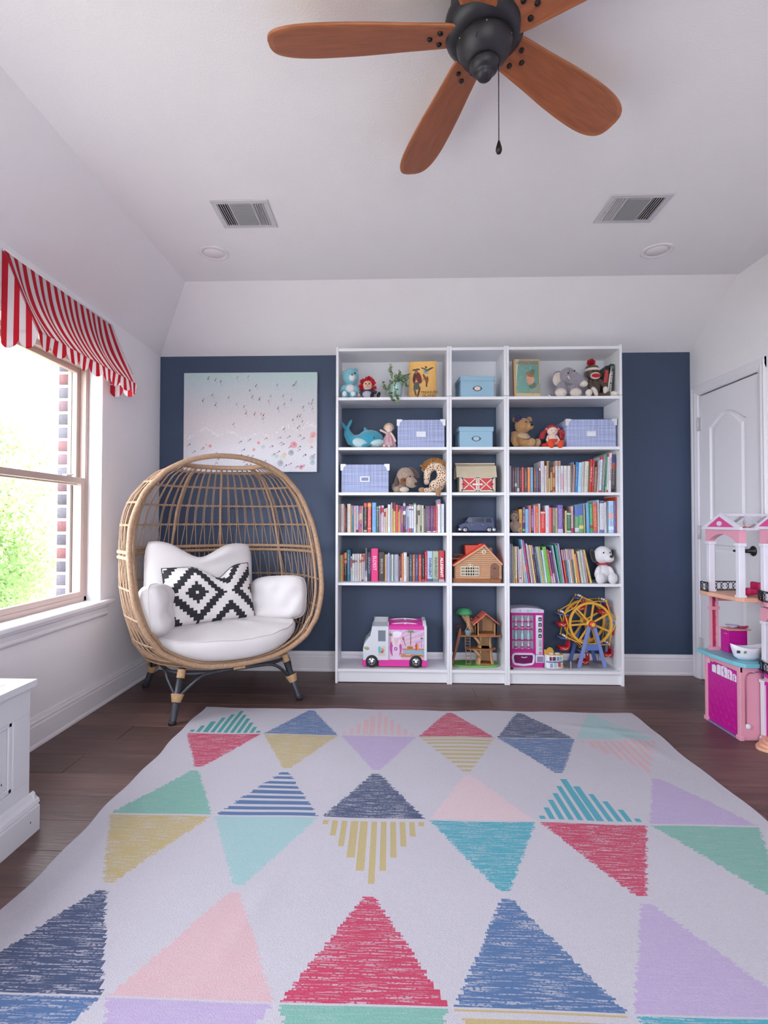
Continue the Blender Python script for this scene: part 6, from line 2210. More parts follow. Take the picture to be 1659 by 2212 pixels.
# --- toy barn
CREAM, BROOF, BRED = plast('barn_cream', 'cfc2b0', .5), plast('barn_roof', 'bfb29a', .55, var=.08, vscale=20), plast('barn_red', 'c02c2c', .45)
t = toy('toy_barn', 'cream toy barn with red crossed doors on the third shelf', 1031, 'C', .045, 0, 'toy')
q = Q(1367, 1403, 1319)
part(t, 'base', plast('barn_green', '4a7a44', .6), lambda b: b.bx(-.138, .132, -.004, .15, 0, .006))
part(t, 'walls', CREAM, lambda b: b.bx(-.126, .128, 0, .145, .006, .118).yz([(.002, .118), (.143, .118), (.115, .182), (.0725, .205), (.03, .182)], -.120, .122), bevel=.0015)
rf = part(t, 'roof', BROOF, lambda b: b.yz([(-.014, .108), (-.010, .106), (.028, .186), (.0725, .209), (.0725, .213), (.024, .190)], -.148, .136).yz([(.159, .108), (.155, .106), (.117, .186), (.0725, .209), (.0725, .213), (.121, .190)], -.148, .136), bevel=.001)
part(rf, 'hayloft_panel', BROOF, lambda b: b.box((-.004, .004, .146), (.062, .003, .052), (-.42, 0, 0)), bevel=.001)
part(rf, 'ridge_strip', CREAM, lambda b: b.bx(-.148, .136, .066, .079, .210, .216))
for s, x0, x1 in ((-1, -.112, -.004), (1, .008, .114)):
    d = part(t, 'door', BRED, lambda b: b.bx(x0, x1, -.004, .001, .010, .108))
    part(d, 'door_frame', plast('barn_white', 'ddd4cc', .5), lambda b: b.bx(x0, x1, -.007, -.003, .010, .016).bx(x0, x1, -.007, -.003, .102, .108).bx(x0, x0 + .006, -.007, -.003, .010, .108).bx(x1 - .006, x1, -.007, -.003, .010, .108))
    L = math.hypot(x1 - x0 - .01, .09)
    an = math.atan2(.09, x1 - x0 - .01)
    for sg in (-1, 1):
        part(d, 'cross_brace', plast('barn_white', 'ddd4cc', .5), lambda b: b.box(((x0 + x1) / 2, -.0055, .059), (L, .003, .006), (0, sg * an, 0)))
    for k in range(6):
        part(d, 'plank_groove', plast('barn_groove', '8a1e20', .6), lambda b: b.bx(x0 + .012 + k * .016, x0 + .0128 + k * .016, -.0045, -.003, .016, .102))
    hx = x0 + .012 if s < 0 else x1 - .012
    for z in (.020, .059, .098):
        part(d, 'strap_hinge', BLACKM, lambda b: b.bx(hx - .010, hx + .010, -.0085, -.006, z - .003, z + .003).ell((hx - s * -.004, -.007, z), (.004, .002, .005), seg=8, ring=6))
part(t, 'latch', plast('barn_latch', 'dcd6d0', .4), lambda b: b.bx(-.026, .030, -.011, -.005, .052, .063).ell((-.026, -.008, .0575), (.010, .003, .008), seg=12, ring=8).ell((.030, -.008, .0575), (.010, .003, .008), seg=12, ring=8))
part(t, 'rooster_mark', plast('barn_red', 'c02c2c'), lambda b: b.box((.090, -.004, .122), (.012, .002, .008), (-.42, 0, 0)).box((.095, -.003, .128), (.006, .002, .006), (-.42, .6, 0)))

# --- navy van
VN = plast('van_navy', '26335f', .38)
CHR = plast('toy_chrome', 'b8bac2', .2, metal=.8)
t = toy('toy_van', 'dark blue toy family van with silver wheels on the fourth shelf', 1030, 'D', .05, 0, 'toy car')
k = 1244
o_ = lambda U, V: ((U - 285) / k, (782 - V) / k)
prof = [o_(*p) for p in ((132, 755), (130, 720), (148, 703), (182, 692), (204, 650), (216, 641), (412, 641), (428, 650), (438, 690), (442, 760), (418, 768), (402, 748), (385, 748), (368, 768), (208, 768), (194, 750), (172, 750), (158, 768))]
part(t, 'body', VN, lambda b: b.xz(prof, 0, .105), bevel=.004)
WDK = plast('van_window', '20222c', .15)
for a in ([(200, 690), (215, 655), (245, 655), (245, 690)], [(264, 690), (264, 655), (348, 655), (348, 690)], [(366, 692), (366, 655), (405, 655), (414, 692)]):
    part(t, 'window', WDK, lambda b: b.xz([o_(*p) for p in a], -.0012, .001))
part(t, 'windscreen', WDK, lambda b: b.yz([(.008, .072), (.097, .072), (.093, .104), (.012, .104)], -.083, -.079))
for U in (183, 394):
    w = part(t, 'wheel', plast('tyre_black', '26262a', .7), lambda b: axle(b, [(0, 0), (.019, 0), (.021, .003), (.021, .012), (.019, .015), (0, .015)], (o_(U, 0)[0], .011, .0213)))
    part(w, 'hubcap', CHR, lambda b: axle(b, [(0, .016), (.013, .016), (.015, .013), (0, .012)], (o_(U, 0)[0], .011, .0213)))
    part(t, 'wheel', plast('tyre_black', '26262a', .7), lambda b: axle(b, [(0, 0), (.019, 0), (.021, .003), (.021, .012), (.019, .015), (0, .015)], (o_(U, 0)[0], .107, .0213)))
for U0, U1, V0, V1 in ((122, 150, 742, 766), (420, 450, 742, 770)):
    part(t, 'bumper', CHR, lambda b: b.rbox(((o_(U0, 0)[0] + o_(U1, 0)[0]) / 2, .052, (o_(0, V0)[1] + o_(0, V1)[1]) / 2), ((U1 - U0) / k, .108, (V1 - V0) / k), .004))
part(t, 'headlight', CHR, lambda b: b.ell((o_(137, 0)[0], .014, o_(0, 722)[1]), (.008, .010, .010)))
for U in (240, 342):
    part(t, 'door_handle', CHR, lambda b: b.rbox((o_(U, 0)[0], -.002, o_(0, 712)[1]), (.016, .004, .004), .0015))
part(t, 'mirror', VN, lambda b: b.ell((o_(196, 0)[0], -.008, o_(0, 690)[1]), (.006, .006, .008)))
for U in (254, 358):
    part(t, 'door_seam', plast('van_seam', '232c54', .5), lambda b: b.bx(o_(U, 0)[0] - .0006, o_(U, 0)[0] + .0006, -.0008, .001, o_(0, 764)[1], o_(0, 650)[1]))

# --- wooden-look lodge house
SID, BRN, RDR, IVO = plast('lodge_siding', 'c29674', .6, var=.06, vscale=30), plast('lodge_base', '8f5a34', .6, var=.15, vscale=20), plast('lodge_red_roof', 'cc4a34', .55, var=.06, vscale=30), plast('lodge_ivory', 'd8ccb4', .5)
t = thing('toy_house', 'tan sided toy house with a red roof and lattice window', 'toy', (1.0005, .022, SHELF['E'] + .0006))
k = 2290
q = lambda U, V: ((U - 455) / k, (696 - V) / k)
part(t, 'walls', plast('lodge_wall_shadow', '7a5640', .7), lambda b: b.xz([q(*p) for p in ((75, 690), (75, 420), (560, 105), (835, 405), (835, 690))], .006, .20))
part(t, 'foundation', BRN, lambda b: b.bx(q(58, 0)[0], q(832, 0)[0], .0, .205, 0, .031), bevel=.001)
part(t, 'door_step', BRN, lambda b: b.bx(q(650, 0)[0], q(812, 0)[0], -.012, .0, .0, .026), bevel=.001)
for i in range(17):
    va, vb = 625 - i * 31, 625 - (i + 1) * 31

    def xs_(V):
        l = 95 if V > 408 else 95 + (408 - V) / (408 - 112) * (552 - 95)
        r = 835 if V > 400 else 835 - (400 - V) / (400 - 112) * (835 - 568)
        return l, r
    vb += 5
    (l0, r0), (l1, r1) = xs_(va), xs_(vb)
    if r1 - l1 < 8:
        continue
    yy0 = lambda b: None

    def board(b):
        p = [q(l0, va), q(r0, va), q(r1, vb), q(l1, vb)]
        vs = [(p[0][0], -.0035, p[0][1]), (p[1][0], -.0035, p[1][1]), (p[2][0], .0025, p[2][1]), (p[3][0], .0025, p[3][1])] + [(a[0], .008, a[1]) for a in p]
        b.add(vs, [(0, 1, 2, 3), (7, 6, 5, 4), (0, 4, 5, 1), (1, 5, 6, 2), (2, 6, 7, 3), (3, 7, 4, 0)], None, False)
    part(t, 'board', SID, board)
rf = part(t, 'roof', RDR, lambda b: b.xz([q(*p) for p in ((45, 408), (560, 68), (852, 386), (852, 402), (560, 92), (52, 424))], -.006, .22), bevel=.001)
part(rf, 'barge_board', plast('lodge_trim', 'cfae8c', .55), lambda b: b.xz([q(*p) for p in ((52, 420), (560, 90), (560, 108), (62, 432))], -.0105, -.005).xz([q(*p) for p in ((560, 90), (852, 398), (845, 412), (560, 108))], -.0105, -.005))
dm = part(rf, 'dormer', RDR, lambda b: b.xz([q(*p) for p in ((270, 100), (475, 98), (500, 75), (560, 75), (560, 110), (330, 260), (282, 250))], .05, .17))
part(t, 'chimney', plast('lodge_chimney', '9a8474', .7), lambda b: b.bx(q(655, 0)[0], q(712, 0)[0], .06, .10, q(0, 260)[1], q(0, 140)[1]))
bal = part(t, 'balcony', BRN, lambda b: b.bx(q(62, 0)[0], q(220, 0)[0], .06, .15, q(0, 330)[1], q(0, 305)[1]))
for i in range(8):
    part(bal, 'baluster', plast('lodge_rail', '6a4438', .6), lambda b: b.bx(q(85 + i * 19, 0)[0], q(91 + i * 19, 0)[0], .06, .064, q(0, 305)[1], q(0, 245)[1]))
part(bal, 'handrail', plast('lodge_rail', '6a4438', .6), lambda b: b.bx(q(80, 0)[0], q(226, 0)[0], .058, .066, q(0, 252)[1], q(0, 240)[1]))
DKW = plast('lodge_dark_pane', '2a1c1e', .4)
wd = part(t, 'window', IVO, lambda b: b.xz([q(*p) for p in ((182, 590), (182, 432), (270, 432), (330, 385), (405, 432), (478, 432), (478, 590))], -.006, .0), bevel=.0008)
for r in range(3):
    for c, (a, e) in enumerate(((195, 211), (224, 240), (256, 284), (293, 322), (334, 362), (372, 400), (416, 430), (446, 462))):
        part(wd, 'pane', DKW, lambda b: b.bx(q(a, 0)[0], q(e, 0)[0], -.0068, -.004, q(0, 480 + r * 48)[1], q(0, 445 + r * 48)[1]))
for tri in ([(300, 425), (322, 400), (322, 425)], [(340, 425), (340, 400), (365, 425)], [(278, 436), (300, 418), (300, 436)], [(370, 436), (370, 420), (392, 436)]):
    part(wd, 'pane', DKW, lambda b: b.xz([q(*p) for p in tri], -.0068, -.004))
rw = part(t, 'round_window', IVO, lambda b: b.xz(circ(*q(552, 198), .015, 24), -.006, 0))
for a in (45, 135, 225, 315):
    cx, cz = q(552, 198)
    part(rw, 'pane', DKW, lambda b: b.box((cx + .0055 * math.cos(math.radians(a)), -.006, cz + .0055 * math.sin(math.radians(a))), (.0055, .002, .0055)))
dd = part(t, 'door', plast('lodge_door', '7d5444', .6, var=.15, vscale=30), lambda b: b.xz([q(*p) for p in ((655, 625), (655, 440), (668, 405), (695, 385), (722, 380), (750, 385), (778, 405), (792, 440), (792, 625))], -.005, 0), bevel=.001)
part(dd, 'diamond_hole', DKW, lambda b: b.xz([q(*p) for p in ((705, 462), (722, 442), (740, 462), (722, 482))], -.006, -.004))
part(dd, 'door_knob', plast('brass_toy', 'cbb48a', .3, metal=.6), lambda b: b.ell((*q(682, 540)[:1], -.007, q(0, 540)[1]), .0028, seg=8, ring=6))

# --- tree house
TAN, TBR, LGR = plast('stump_tan', 'b68e68', .6, var=.1, vscale=25), plast('stump_brown', '96623c', .6, var=.12, vscale=25), plast('toy_grass', '6aa552', .65)
t = thing('toy_tree_house', 'toy tree house with red roofed hut, ladders and slide on a grass base', 'toy', (X(1027, .09), .055, SHELF['F'] + .0006))
k = 2150
q = lambda U, V: ((U - 420) / k, (968 - V) / k)
part(t, 'grass_base', LGR, lambda b: b.xy([(.165 * math.copysign(abs(math.cos(a)) ** .6, math.cos(a)), .085 + .080 * math.copysign(abs(math.sin(a)) ** .6, math.sin(a))) for a in [2 * PI * i / 36 for i in range(36)]], 0, .014), bevel=.003)


def stump(z0, z1, r0, r1, cx):
    def f(b):
        n = 22
        vs = []
        for z, r in ((z0, r0), ((z0 + z1) / 2, (r0 + r1) / 2 - .004), (z1, r1)):
            for i in range(n + 1):
                a = math.radians(-52 + (284) * i / n)
                for d in (r, r - .006):
                    vs.append((cx + d * math.cos(a), .075 + d * .85 * math.sin(a), z))
        fs = []
        m = 2 * (n + 1)
        for l in range(2):
            for i in range(n):
                for d in (0, 1):
                    p = l * m + 2 * i + d
                    fs.append((p, p + 2, p + m + 2, p + m))
            for e in (0, n):
                p = l * m + 2 * e
                fs.append((p, p + 1, p + m + 1, p + m))
        b.add(vs, fs)
    return f


part(t, 'lower_stump', TAN, stump(.014, .128, .068, .052, .070))
part(t, 'upper_stump', TAN, stump(.128, .217, .052, .050, .070))
for z, r in ((.0145, .062), (.126, .050)):
    part(t, 'stump_floor', TBR, lambda b: b.lathe([(0, z), (r, z), (r, z + .005), (0, z + .005)], (.070, .075, 0), 28))
part(t, 'landing', TBR, lambda b: b.xy([(.055 + .110 * math.cos(a) - .02, .055 + .055 * math.sin(a)) for a in [2 * PI * i / 28 for i in range(28)]], .122, .131), bevel=.002)
for sx in (-1, 1):
    part(t, 'branch_prop', TAN, lambda b: b.tube([(.032, .03, .07 if sx < 0 else .155), (.010, .03, .10 if sx < 0 else .19), (-.016, .03, .122 if sx < 0 else .217)], [.012, .010, .009], 8))
part(t, 'main_deck', TBR, lambda b: b.xy([(-.110, .0), (.145, .0), (.172, .012), (.172, .15), (-.125, .15), (-.125, .02)], .217, .229), bevel=.002)
hut = part(t, 'hut_walls', plast('hut_tan', 'b08862', .6, var=.08, vscale=30), lambda b: b.bx(.0, .016, .01, .022, .229, .318).bx(.128, .142, .01, .022, .229, .308).bx(.0, .008, .01, .13, .229, .318).bx(.134, .142, .01, .13, .229, .308).xz([(.0, .229), (.142, .229), (.142, .31), (.071, .372), (.0, .318)], .124, .132))
part(hut, 'arched_door', plast('lodge_door', '7d5444', .6), lambda b: b.xz([(.02, .229), (.062, .229), (.062, .305), (.058, .322), (.041, .335), (.026, .325), (.02, .305)], .120, .125))
part(hut, 'hut_floor', TBR, lambda b: b.bx(.006, .136, .012, .126, .229, .236))
rr_ = part(t, 'hut_roof', plast('hut_red_roof', 'cf6650', .55, var=.05, vscale=30), lambda b: b.xz([(-.028, .302), (.068, .384), (.156, .312), (.156, .305), (.068, .376), (-.022, .297)], -.004, .145), bevel=.001)
part(rr_, 'roof_slot', DKW, lambda b: b.box((.020, .05, .347), (.005, .05, .004), (0, -.70, .3)))
part(t, 'tree_trunk', TAN, lambda b: b.tube([(-.020, .10, .229), (-.040, .10, .29), (-.052, .10, .345), (-.060, .10, .372)], [.024, .020, .017, .016], 12).tube([(-.038, .10, .285), (-.070, .10, .33), (-.092, .10, .366)], [.014, .012, .011], 10))
part(t, 'tree_crown', plast('crown_green', '45996a', .6, var=.15, vscale=40), lambda b: b.add(*(lambda n: ([(r * (1 + .08 * math.sin(i * 5)) * math.cos(2 * PI * i / n) * .060 - .072, .10 + r * .055 * math.sin(2 * PI * i / n), z) for r, z in ((.5, .360), (1.0, .362), (.92, .376), (.62, .400), (.3, .405)) for i in range(n)], [(j * n + i, j * n + (i + 1) % n, (j + 1) * n + (i + 1) % n, (j + 1) * n + i) for j in range(4) for i in range(n)] + [tuple(range(4 * n, 5 * n)), tuple(range(n - 1, -1, -1))]))(28)))
bk = part(t, 'bucket', plast('bucket_blue', '8fa8b4', .5), lambda b: b.lathe([(0, .228), (.018, .228), (.024, .258), (.026, .260), (.022, .260), (.020, .250), (0, .248)], (-.058, .006, 0), 20))
part(bk, 'rope', plast('cream_rope', 'cfc4b8', .8), lambda b: b.tube([(-.080, .006, .258), (-.058, .01, .300), (-.036, .006, .258)], .0018, 5).tube([(-.058, .01, .300), (-.056, .07, .345)], .0018, 5))
LAD = plast('ladder_brown', '8f7060', .6)
for xx, z0, z1, y in ((-.060, .131, .217, .016), (-.058, .014, .131, -.002)):
    la = part(t, 'ladder', LAD, lambda b: b.tube([(xx - .017, y, z0), (xx - .017, y + .008, z1)], .0028, 6).tube([(xx + .017, y, z0), (xx + .017, y + .008, z1)], .0028, 6))
    for i in range(4):
        z = z0 + (i + .6) * (z1 - z0) / 4.4
        part(la, 'rung', LAD, lambda b: b.tube([(xx - .017, y + .008 * (z - z0) / (z1 - z0), z), (xx + .017, y + .008 * (z - z0) / (z1 - z0), z)], .0024, 6))
part(t, 'slide', plast('slide_brown', '80503c', .6), lambda b: b.add([(x + s * .0, y, z) for (x, z) in ((-.120, .268), (-.108, .272), (-.105, .235), (-.160, .030), (-.167, .012), (-.172, .030)) for s in (0,) for y in (.015, .06)], [(0, 2, 4, 6, 8, 10), (11, 9, 7, 5, 3, 1)] + [(2 * i, 2 * i + 1, (2 * i + 3) % 12, (2 * i + 2) % 12) for i in range(6)], None, False))
part(t, 'deck_rail', plast('lodge_rail', '6a4438', .6), lambda b: b.tube([(-.13, .145, .282), (-.07, .145, .282)], .003, 6) and [b.tube([(-.13 + i * .012, .145, .229), (-.13 + i * .012, .145, .282)], .0022, 5) for i in range(6)])
for i in range(6):
    part(t, 'climbing_peg', plast('peg_cream', 'c4a884', .6), lambda b: b.ell((-.012 - .002 * i, .082, .24 + i * .018), .004, seg=8, ring=6))

# --- toy food truck
PK, TW = plast('hot_pink_plastic', 'd63a9c', .3), plast('truck_white', 'd4d8e0', .3)
t = thing('toy_food_truck', 'white and hot pink toy food truck with a printed kitchen side', 'toy car', (X(853.5, .045), .042, SHELF['F'] + .0006))
k = 1695
q = lambda U, V: ((U - 465) / k, (655 - V) / k)
DP = .19
part(t, 'cab', TW, lambda b: b.xz([q(*p) for p in ((82, 575), (80, 440), (92, 385), (165, 290), (190, 165), (392, 165), (392, 575))], 0, DP), bevel=.005)
tr = part(t, 'roof_tray', plast('tray_grey', 'b4b6ba', .4), lambda b: b.bx(q(195, 0)[0], q(388, 0)[0], .0, .006, q(0, 165)[1], q(0, 158)[1]).bx(q(205, 0)[0], q(385, 0)[0], DP - .01, DP, q(0, 165)[1], q(0, 105)[1]).bx(q(378, 0)[0], q(390, 0)[0], .0, DP, q(0, 165)[1], q(0, 110)[1]).add([(q(190, 0)[0], 0, q(0, 165)[1]), (q(205, 0)[0], 0, q(0, 165)[1]), (q(222, 0)[0], DP, q(0, 105)[1]), (q(212, 0)[0], DP, q(0, 105)[1])], [(0, 1, 2, 3)], None, False))
part(t, 'windscreen', plast('screen_grey', '9aa0a8', .15), lambda b: b.add([(*q(168, 0)[:1], .02, q(0, 282)[1]), (q(168, 0)[0], DP - .02, q(0, 282)[1]), (q(192, 0)[0] - .002, DP - .02, q(0, 175)[1]), (q(192, 0)[0] - .002, .02, q(0, 175)[1])], [(0, 1, 2, 3)], None, False))
part(t, 'bonnet', plast('bonnet_grey', 'a4a8ac', .4), lambda b: b.xz([q(*p) for p in ((90, 388), (100, 352), (160, 280), (168, 288))], .01, DP - .01))
part(t, 'body', PK, lambda b: b.bx(q(392, 0)[0], q(815, 0)[0], .003, DP - .003, q(0, 575)[1], q(0, 160)[1]))
part(t, 'roof', PK, lambda b: b.yz([(0, q(0, 202)[1]), (0, q(0, 165)[1]), (.012, q(0, 150)[1]), (.05, q(0, 128)[1]), (DP - .05, q(0, 112)[1]), (DP - .01, q(0, 118)[1]), (DP, q(0, 200)[1])], q(392, 0)[0], q(815, 0)[0]))
part(t, 'rear_frame', TW, lambda b: b.bx(q(813, 0)[0], q(848, 0)[0], -.001, DP, q(0, 575)[1], q(0, 160)[1]).yz([(-.001, q(0, 160)[1]), (.02, q(0, 135)[1]), (.06, q(0, 112)[1]), (DP, q(0, 104)[1]), (DP, q(0, 160)[1])], q(800, 0)[0], q(842, 0)[0]), bevel=.004)
for y, dz in ((.03, 0), (.12, 26)):
    a_ = part(t, 'roof_rail', TW, lambda b: b.tube([(q(U, 0)[0], y, q(0, V - dz)[1]) for U, V in ((405, 148), (480, 136), (590, 130), (700, 138), (775, 152))], .0035, 8))
    part(a_, 'rail_post', TW, lambda b: b.bx(q(580, 0)[0], q(602, 0)[0], y - .004, y + .004, q(0, 158 - dz)[1], q(0, 132 - dz)[1]))
for a, e in ((75, 122), (268, 640), (785, 850)):
    part(t, 'skirt', PK, lambda b: b.bx(q(a, 0)[0], q(e, 0)[0], -.003, DP, q(0, 640)[1], q(0, 565)[1]), bevel=.003)
part(t, 'chassis', BLACKM, lambda b: b.bx(q(100, 0)[0], q(830, 0)[0], .03, DP - .01, q(0, 630)[1], q(0, 570)[1]))
for U in (187, 716):
    for y in (-.004, DP - .02):
        w = part(t, 'wheel', plast('tyre_black', '26262a', .7), lambda b: axle(b, [(0, 0), (.038, 0), (.0435, .004), (.0435, .020), (.040, .024), (0, .024)], (q(U, 0)[0], y + .02, .0437), 32))
        if y < 0:
            h_ = part(w, 'hub', CHR, lambda b: axle(b, [(0, .026), (.010, .027), (.014, .024), (.024, .026), (.027, .022), (0, .02)], (q(U, 0)[0], y + .02, .0437), 28))
            for j in range(5):
                a = 2 * PI * j / 5 + .3
                part(h_, 'hub_hole', BLACKM, lambda b: axle(b, [(0, 0), (.005, 0), (.005, .003), (0, .003)], (q(U, 0)[0] + .0175 * math.cos(a), y - .0045, .0437 + .0175 * math.sin(a)), 10))
part(t, 'door_window', plast('cab_window', '7a808e', .15), lambda b: b.bx(q(263, 0)[0], q(352, 0)[0], -.0012, .002, q(0, 342)[1], q(0, 212)[1]))
part(t, 'headlight', plast('lamp_olive', '9aa07c', .3), lambda b: b.ell((q(125, 0)[0], -.001, q(0, 425)[1]), (.020, .003, .012), (0, .25, 0)))


def kitchen(U, V):
    sky = L3('d8b4cc') * (1 - V)[..., None] + L3('c0a4d0') * V[..., None]
    ray_ = (np.sin(np.arctan2(V - .35, U + .3) * 46) > .2) & (V > .5)
    sky = np.where(ray_[..., None], L3('dcb8c8'), sky)
    sky = np.where(((V < .34) & (V > .16) & (U > .40))[..., None], L3('86aacc'), sky)
    sky = np.where(((V < .37) & (V > .32) & (U > .38))[..., None], L3('c08458'), sky)
    sky = np.where(((V < .16 + .1 * (1 - U)) & (V > .08) & (U > .34))[..., None], L3('c48a68'), sky)
    lst = [(.62, .72, .012, .30, 0, '8a6a4c')] + [(.62 + .055 * math.cos(a), .92 + .04 * math.sin(a), .055, .016, a, '4a8a4c') for a in (.1, .8, 2.3, 3.0, 1.57)]
    lst += [(.03, .72, .012, .2, 0, '8a6a4c'), (.03, .84, .06, .025, .3, '4a8a4c'), (.04, .82, .06, .022, -.4, '4a8a4c'), (.93, .62, .007, .18, 0, '7a6050'), (.93, .72, .04, .016, .2, '3c6c5c'), (.93, .71, .04, .016, 2.9, '3c6c5c')]
    lst += [(.60, .44, .085, .03, 0, 'd09450'), (.60, .41, .09, .016, 0, '5c7a3c'), (.60, .39, .085, .02, 0, 'a8643c'), (.78, .45, .026, .11, 0, 'c43030'), (.82, .44, .026, .10, 0, 'e08a3c'), (.86, .58, .10, .03, .2, 'b49cc8'), (.88, .17, .075, .03, 0, 'd0a060'), (.88, .14, .07, .016, 0, '8a5a3c'), (.55, .155, .14, .025, 0, 'b8505c'), (.55, .165, .12, .012, 0, 'dcb890')]
    # plain apron and hat, no face
    lst += [(.13, .36, .11, .22, .1, 'b04c94'), (.29, .32, .07, .18, -.2, 'b04c94'), (.20, .30, .105, .30, 0, 'dcc0dc'), (.20, .06, .16, .05, 0, 'd8c8e0'), (.20, .645, .075, .115, 0, 'd8b4bc'), (.22, .79, .115, .05, .1, 'e4dcec'), (.19, .88, .085, .06, 0, 'e8e0f0'), (.28, .87, .085, .06, 0, 'e8e0f0'), (.12, .62, .04, .14, .1, 'e0ccd8'), (.29, .58, .035, .10, -.2, 'e0ccd8'), (.19, .36, .05, .05, 0, 'a83c8c'), (.19, .36, .024, .024, 0, 'dcc0dc'), (.43, .62, .012, .16, .3, '9a5c3c'), (.41, .70, .03, .045, .2, '9a5c3c')]
    return dabs(U, V, .25, .21, lambda u, v: sky, lst, .02)


quad_cells('printed_side', q(394, 0)[0], q(812, 0)[0], q(0, 560)[1], q(0, 202)[1], 104, 88, kitchen, COVERP, t, -.0006)


def poster(U, V):
    return dabs(U, V, .05, .07, L3('bcd0cc'), [(.2, .6, .22, .5, .1, '6ab4bc'), (.65, .6, .2, .3, .3, 'd08a80'), (.55, .4, .18, .2, 0, 'b84868'), (.5, .12, .5, .14, 0, 'd8bcb4'), (.8, .8, .15, .2, 0, 'd4c890')], .05)


quad_cells('door_poster', q(264, 0)[0], q(352, 0)[0], q(0, 515)[1], q(0, 400)[1], 20, 26, poster, COVERP, t, -.0008)

# --- toy vending machine
MG, VW = plast('vending_magenta', 'b81c80', .3), plast('vending_white', 'cfc8dc', .35)
t = thing('toy_vending_machine', 'magenta toy vending machine with rows of little bottles', 'toy', (X(1137.5, .09), .085, SHELF['F'] + .0006))
k = 2170
q = lambda U, V: ((U - 305) / k, (1028 - V) / k)
part(t, 'cabinet', MG, lambda b: b.bx(q(55, 0)[0], q(555, 0)[0], .012, .15, 0, q(0, 190)[1]).bx(q(400, 0)[0], q(555, 0)[0], 0, .012, 0, q(0, 190)[1]).bx(q(55, 0)[0], q(400, 0)[0], 0, .012, 0, q(0, 770)[1]).bx(q(55, 0)[0], q(72, 0)[0], 0, .012, q(0, 770)[1], q(0, 190)[1]).bx(q(72, 0)[0], q(400, 0)[0], 0, .012, q(0, 230)[1], q(0, 190)[1]), bevel=.003)
hd = part(t, 'header', VW, lambda b: b.xz([q(*p) for p in ((52, 192), (52, 130), (150, 118), (300, 112), (450, 122), (558, 145), (558, 192))], -.003, .152), bevel=.003)
for U, r, c in ((80, 6, 'b89cc4'), (108, 8, '9ac0cc'), (160, 6, 'b89cc4'), (195, 18, '88bcc4'), (265, 9, 'b4a0cc'), (312, 20, '88bcc4'), (365, 17, '90c0c8'), (408, 7, 'b89cc4'), (440, 8, '9ab8cc'), (480, 14, '90b8c4'), (525, 6, 'b89cc4')):
    part(hd, 'bubble', plast('bubble_' + c, c, .4), lambda b: b.xz(circ(*q(U, 162), r / k, 16), -.0042, -.002))
part(t, 'display_back', plast('display_grey', '8f98a4', .4), lambda b: b.bx(q(72, 0)[0], q(400, 0)[0], .010, .0125, q(0, 770)[1], q(0, 230)[1]))
for V in (340, 455, 620, 765):
    part(t, 'display_shelf', MG, lambda b: b.bx(q(66, 0)[0], q(385, 0)[0], -.001, .012, q(0, V)[1], q(0, V - 22)[1]))
for r, (V, h_, c) in enumerate(((318, 78, 'b8b0bc'), (432, 92, 'c4b8c8'), (598, 128, '9ac4cc'), (742, 108, 'b8a8b8'))):
    for U in (128, 226, 320):
        x, z = q(U, V)
        bo = part(t, 'bottle', plast('bottle_' + c, c, .15), lambda b: b.lathe([(0, 0), (.010, 0), (.0105, .002), (.0105, h_ / k * .55), (.006, h_ / k * .78), (.005, h_ / k), (0, h_ / k)], (x, -.0005, z), 14))
        part(bo, 'cap', plast('cap_white', 'd8d4dc', .4), lambda b: b.lathe([(0, h_ / k), (.0055, h_ / k), (.0055, h_ / k + .004), (0, h_ / k + .004)], (x, -.0005, z), 12))
        if r in (1, 3):
            part(bo, 'bottle_label', MG, lambda b: b.lathe([(.0107, .008), (.0107, .020)], (x, -.0005, z), 14))
part(t, 'control_panel', VW, lambda b: b.rbox((q(483, 0)[0], -.001, (q(0, 832)[1] + q(0, 226)[1]) / 2), (104 / k, .006, 606 / k), .004))
for V in (286, 372, 458, 544):
    bt = part(t, 'button', BLACKM, lambda b: b.rbox((q(494, 0)[0], -.005, q(0, V)[1]), (.022, .004, .026), .002))
    part(bt, 'button_mark', VW, lambda b: b.ell((q(494, 0)[0], -.0072, q(0, V + 4)[1]), (.005, .001, .006), seg=10, ring=6))
part(t, 'coin_slot', plast('slot_grey', 'a8a4ac', .3), lambda b: b.rbox((q(494, 0)[0], -.004, q(0, 655)[1]), (.020, .004, .046), .002).bx(q(490, 0)[0], q(500, 0)[0], -.0072, -.005, q(0, 690)[1], q(0, 620)[1]))
for V, c in ((742, '8ab49c'), (802, 'b86c94')):
    part(t, 'small_button', plast('btn_' + c, c, .35), lambda b: b.rbox((q(496, 0)[0], -.004, q(0, V)[1]), (.020, .004, .016), .002))
ct = part(t, 'change_tray', VW, lambda b: b.rbox((q(490, 0)[0], -.003, q(0, 895)[1]), (130 / k, .010, 118 / k), .003))
part(ct, 'tray_well', plast('well_grey', '847c98', .4), lambda b: b.bx(q(445, 0)[0], q(538, 0)[0], -.0088, -.006, q(0, 942)[1], q(0, 855)[1]))
ds = part(t, 'dispenser_frame', VW, lambda b: b.tube([(q(U, 0)[0], -.004, q(0, V)[1]) for U, V in ((85, 835), (110, 820), (370, 820), (398, 838), (402, 880), (392, 950), (370, 975), (240, 990), (110, 975), (88, 950), (76, 880))], .0085, 8, closed=True))
part(ds, 'flap', plast('flap_plum', '6a1450', .25), lambda b: b.xz([q(*p) for p in ((95, 840), (385, 840), (380, 950), (240, 975), (100, 950))], -.002, .002))
part(ds, 'flap_grip', VW, lambda b: b.tube([(q(U, 0)[0], -.004, q(0, V)[1]) for U, V in ((205, 866), (250, 878), (298, 866))], .0035, 6))

